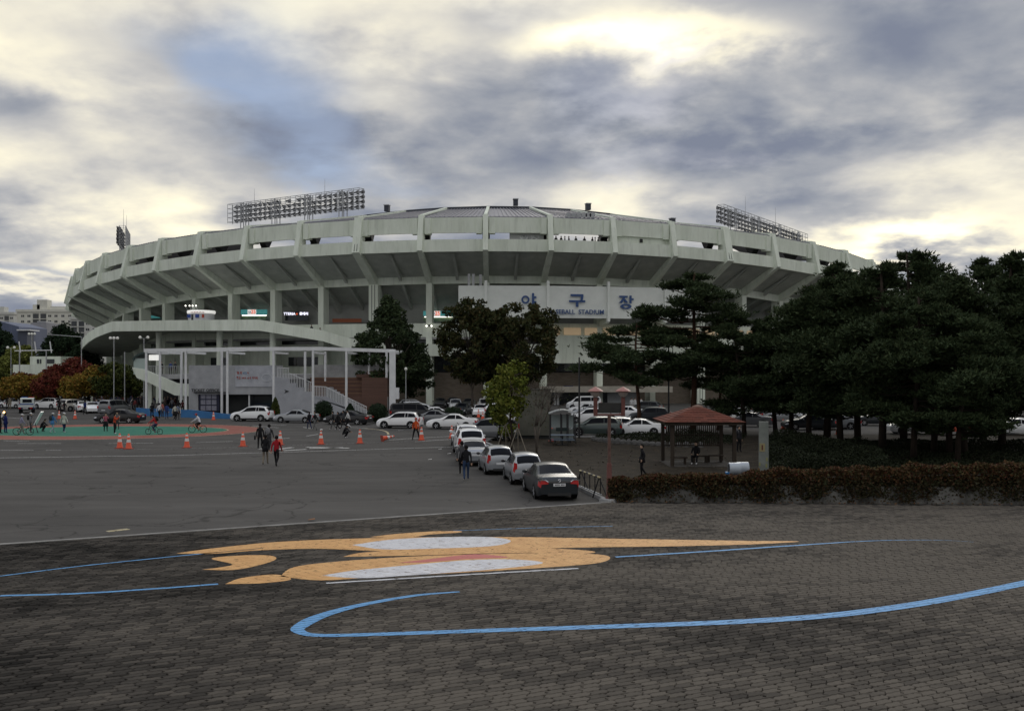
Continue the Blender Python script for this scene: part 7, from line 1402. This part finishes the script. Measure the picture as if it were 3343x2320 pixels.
for x_, z_ in ((-.17, 1.28), (.12, 1.22), (.14, 1.5)): mb = MB(); mb.box(x_-.035, x_+.035, -.185, -.15, z_-.08, z_+.08); mb.build('lichen_patch', mat('lichen_yellow', (.26, .26, .12), rough=.9), mk)
# drum litter bins
for i, (px, lb) in enumerate(((2398, 'left pale drum litter bin with blue bracket behind the hedge'), (2424, 'right pale grey drum litter bin behind the hedge'))):
    x, y, _ = D(px, 0, 43.5+.3*i); t = empty('litter_bin', (x, y, 0), lb, 'litter bin', 'litter bins'); mb = MB(); mb.tube((-.25, 0, 1.16), (.25, 0, 1.16), .27, n=18); mb.build('drum', mat('bin_pale', (.36, .40, .45), (.42, .46, .51), .4, 3), t, smooth=True)
    mb = MB(); mb.tube((-.262, 0, 1.18), (-.245, 0, 1.18), .20, n=16); mb.build('opening', M_DARK, t); mb = MB(); mb.box(-.22, -.14, -.05, .05, 0, .92); mb.box(.14, .22, -.05, .05, 0, .92); mb.build('legs', mat('bin_blue', (.03, .18, .42), rough=.5), t)
    if i == 0: mb = MB(); mb.box(-.40, -.12, -.12, .12, .72, 1.02); mb.build('blue_bracket', MATS['bin_blue'], t)
# grey service slab behind the young trees
sx0, sy0, _ = G(1686, 1432); sx1 = D(1797, 0, sy0)[0]; zt2 = D(0, 1272, sy0)[2]
sb = empty('service_kiosk_wall', ((sx0+sx1)/2, sy0, 0), 'tall plain grey-green slab behind the bare tree', 'wall'); w2 = (sx1-sx0)/2; M_SLAB = mat('slab_grey_green', (.105, .105, .086), (.14, .138, .116), .9, 1.2, detail=8)
mb = MB(); mb.box(-w2, w2, 0, 1.6, .28, zt2); mb.build('wall', M_SLAB, sb); mb = MB(); mb.box(-w2+.1, w2-.1, .1, 1.5, 0, .3); mb.build('plinth', M_DARK, sb); mb = MB(); mb.box(-w2-.04, w2+.04, -.04, 1.64, zt2, zt2+.07); mb.build('coping', mat('slab_coping', (.06, .06, .05), rough=.9), sb)
# glass shelter and picnic table
hx0, hy0, _ = G(1798, 1447); hx1 = D(1878, 0, hy0)[0]; sh = empty('glass_shelter', ((hx0+hx1)/2, hy0, 0), 'small glass shelter with arched roof left of the grey-green car', 'shelter'); w2 = (hx1-hx0)/2
for x_ in (-w2, -w2*.1, w2*.42, w2): mb = MB(); mb.box(x_-.04, x_+.04, -.04, .04, 0, 2.2); mb.build('post', M_BLACK, sh); mb = MB(); mb.box(x_-.04, x_+.04, 1.56, 1.64, 0, 2.2); mb.build('post', M_BLACK, sh)
M_SGL = mat('shelter_glass', (.33, .40, .40), (.42, .48, .48), .15, 1.0)
for a, b in ((-w2+.05, -w2*.1-.05), (-w2*.1+.05, w2*.42-.05), (w2*.42+.05, w2-.05)):
    mb = MB(); mb.box(a, b, 1.58, 1.61, 1.1, 2.1); mb.build('glass_pane', M_SGL, sh); mb = MB(); mb.box(a, b, 1.57, 1.62, .25, 1.02); mb.build('lower_panel', mat('shelter_panel', (.13, .15, .14), (.18, .2, .19), .6, 2), sh)
mb = MB(); mb.box(-w2*.5, w2*.55, 1.52, 1.56, .85, 1.12); mb.build('dark_board', mat('shelter_board', (.02, .04, .04), rough=.5), sh)
arc_ = [(-w2-.12+ (2*w2+.24)*i/8, 2.22+.28*sin(math.pi*i/8)) for i in range(9)]
mb = MB(); mb.prism([(x_, -.1, z_) for x_, z_ in arc_]+[(x_, -.1, z_+.06) for x_, z_ in reversed(arc_)], (0, 1.8, 0)); mb.build('arched_roof', mat('shelter_roof', (.30, .32, .32), (.42, .44, .44), .3, 2), sh)
tx2, ty2, _ = G(1836, 1452); tb = empty('picnic_table', (tx2, ty2, 0), 'blue-topped picnic table in front of the glass shelter', 'table'); M_TB = mat('table_blue_grey', (.10, .14, .19), (.13, .17, .22), .5, 3)
mb = MB(); mb.box(-.85, .85, -.4, .4, .72, .77); mb.build('table_top', M_TB, tb); mb = MB(); mb.box(-.06, .06, -.06, .06, .0, .72); mb.box(-.4, .4, -.3, .3, 0, .05); mb.build('pedestal', M_BLACK, tb)
for s in (-.75, .75): mb = MB(); mb.box(-.85, .85, s-.14, s+.14, .40, .45); mb.build('bench_plank', M_TB, tb); mb = MB(); mb.box(-.6, -.52, min(0, s), max(0, s), .2, .4); mb.box(.52, .6, min(0, s), max(0, s), .2, .4); mb.build('bench_support', M_BLACK, tb)
# support poles of the young trees
for px, py, lb in ((1650, 1466, 'pair of pale wooden support poles left of the yellow tree'), (1690, 1480, 'pair of pale wooden support poles right of the yellow tree')):
    x, y, _ = G(px, py); t = empty('tree_support', (x, y, 0), lb, 'tree stake', 'tree supports')
    for dx, dy in ((-.62, 0), (.62, -.1), (.05, .6)): mb = MB(); mb.tube((dx, dy, 0), (0, 0, 1.75), .035, .03, 6); mb.build('pole', mat('support_wood', (.22, .19, .15), (.30, .27, .22), .8, 4), t)
# thin dark street pole in the lot and lamp posts near the stadium
def pole(px, py, h, label, kind='plain', Y=None, m=None):
    x, y, _ = G(px, py) if Y is None else D(px, 0, Y); t = empty('street_lamp' if kind != 'plain' else 'utility_pole', (x, y, 0), label, 'street lamp' if kind != 'plain' else 'pole', 'lamps and poles'); mb = MB(); mb.tube((0, 0, 0), (0, 0, h), .09, .06, 8); mb.build('pole', m or M_STEEL, t, smooth=True)
    if kind == 'globe2' or kind == 'globe3':
        for s in ((-.55, .55) if kind == 'globe2' else (-.5, 0, .5)):
            mb = MB(); mb.path([(0, 0, h-.1), (s*.6, 0, h+.05), (s, 0, h+.0)], [.03]*3, 5); mb.build('arm', M_STEEL, t); mb = MB(); mb.ball((s, 0, h+.1), .21, 12, 8); mb.build('globe', mat('globe_white', (.62, .62, .58), rough=.3, emit=(1, .97, .88), es=.06), t, smooth=True)
    if kind == 'globe': mb = MB(); mb.ball((0, 0, h+.15), .2, 12, 8); mb.build('globe', mat('globe_white', (.78, .78, .74), rough=.3, emit=(1, .97, .88), es=.25), t, smooth=True)
    if kind == 'arm': mb = MB(); mb.tube((0, 0, h), (-4.6, 0, h+.35), .06, .04, 6); mb.build('arm', M_STEEL, t); mb = MB(); mb.box(-5.1, -4.4, -.12, .12, h+.3, h+.45); mb.build('lamp_head', M_STEEL, t)
    return t
pole(1891, 1430, 6.6, 'thin dark pole right of the glass shelter', m=M_BLACK); pole(2183, 1408, 7.6, 'dark pole beside the tall pine', m=M_BLACK)
pole(1232, 0, 6.7, 'double globe lamp behind the timber stand', 'globe2', 134); pole(1325, 0, 5.6, 'single globe lamp right of the pergola', 'globe', 126); pole(372, 0, 10.0, 'triple globe lamp under the raised walkway, left', 'globe3', 138); pole(470, 0, 10.1, 'double globe lamp under the raised walkway beside the pergola', 'globe2', 138)
pole(266, 0, 10.6, 'street lamp with long arm by the ramp tip', 'arm', 148); pole(104, 0, 12.0, 'triple globe lamp before the lime tree', 'globe3', 175); pole(407, 0, 8.2, 'thin grey pole beside the dark maple', 'plain', 139); pole(36, 0, 9.2, 'double globe lamp at the far left before the lime tree', 'globe2', 160)
# overhead gantry with three white arms behind the maples
ga_ = empty('goal_frame', (*D(150, 0, 158)[:2], 0), 'thin horizontal gantry with three upright white bars above the gatehouse', 'gantry'); gX = ga_.location.x
zg = D(0, 1145, 158)[2]
mb = MB(); mb.tube((D(48, 0, 158)[0]-gX, 0, zg), (D(172, 0, 158)[0]-gX, 0, zg+.1), .08); mb.build('cross_bar', M_WHITE, ga_)
for px in (67, 118, 168): X_ = D(px, 0, 158)[0]-gX; mb = MB(); mb.tube((X_, 0, zg-.3), (X_-.25, 0, zg+1.5), .10); mb.build('upright_bar', M_WHITE, ga_)
for px in (64, 151): X_ = D(px, 0, 158)[0]-gX; mb = MB(); mb.tube((X_, 0, 0), (X_, 0, zg), .10); mb.build('post', M_STEEL, ga_)
# twin wall lights on the stadium column and a hanging wire between the pines
mb = MB(); wx, wy, wz = D(1401, 1064, Yat(1401, 90.2)-.25); wl_ = empty('wall_light', (wx, wy, wz), 'twin lit spotlights on the stadium column', 'wall light'); mb.box(-.12, .12, -.1, .15, -.1, .25); mb.build('bracket', M_BLACK, wl_)
for s in (-.4, .4): mb = MB(); mb.ball((s, -.2, 0), .14, 10, 6); mb.build('lamp_head', M_LED, wl_, smooth=True)
p0, p1 = D(2955, 1368, 62), D(3270, 1368, 62); mb = MB(); mb.path([p0, ((p0[0]+p1[0])/2, 62, p0[2]-.06), p1], [.014]*3, 5); mb.build('slack_wire', M_STEEL, None, label='thin pale wire strung between the right-hand pines', cat='wire')
# litter scraps on the asphalt and plaza
for px, py, lb in ((1466, 1481, 'white paper scrap left of the white utility car'), (1436, 1466, 'smaller white scrap on the asphalt'), (1403, 1500, 'tiny pale scrap on the asphalt'), (1017, 1700, 'brown leaf scrap on the plaza edge line')):
    x, y, _ = G(px, py); mb = MB(); mb.prism([(-.12, -.1, 0), (.14, -.06, .02), (.10, .12, .03), (-.08, .1, .0)], (0, 0, .012)); mb.build('litter_scrap', M_CONEW if 'brown' not in lb else mat('scrap_brown', (.25, .12, .06), rough=.8), None, loc=(x, y, .012 if py < 1650 else .05), label=lb, cat='litter', group='litter on the ground')
# pitch banners and shirts by the entrance
for i, px in enumerate((2062, 2073, 2083, 2093)): person(px, 1340, 'stand', -90, WH, (.5, .5, .5), ('first', 'second', 'third', 'fourth')[i]+' from left of the white-clad staff standing by the entrance', group='staff by the entrance')
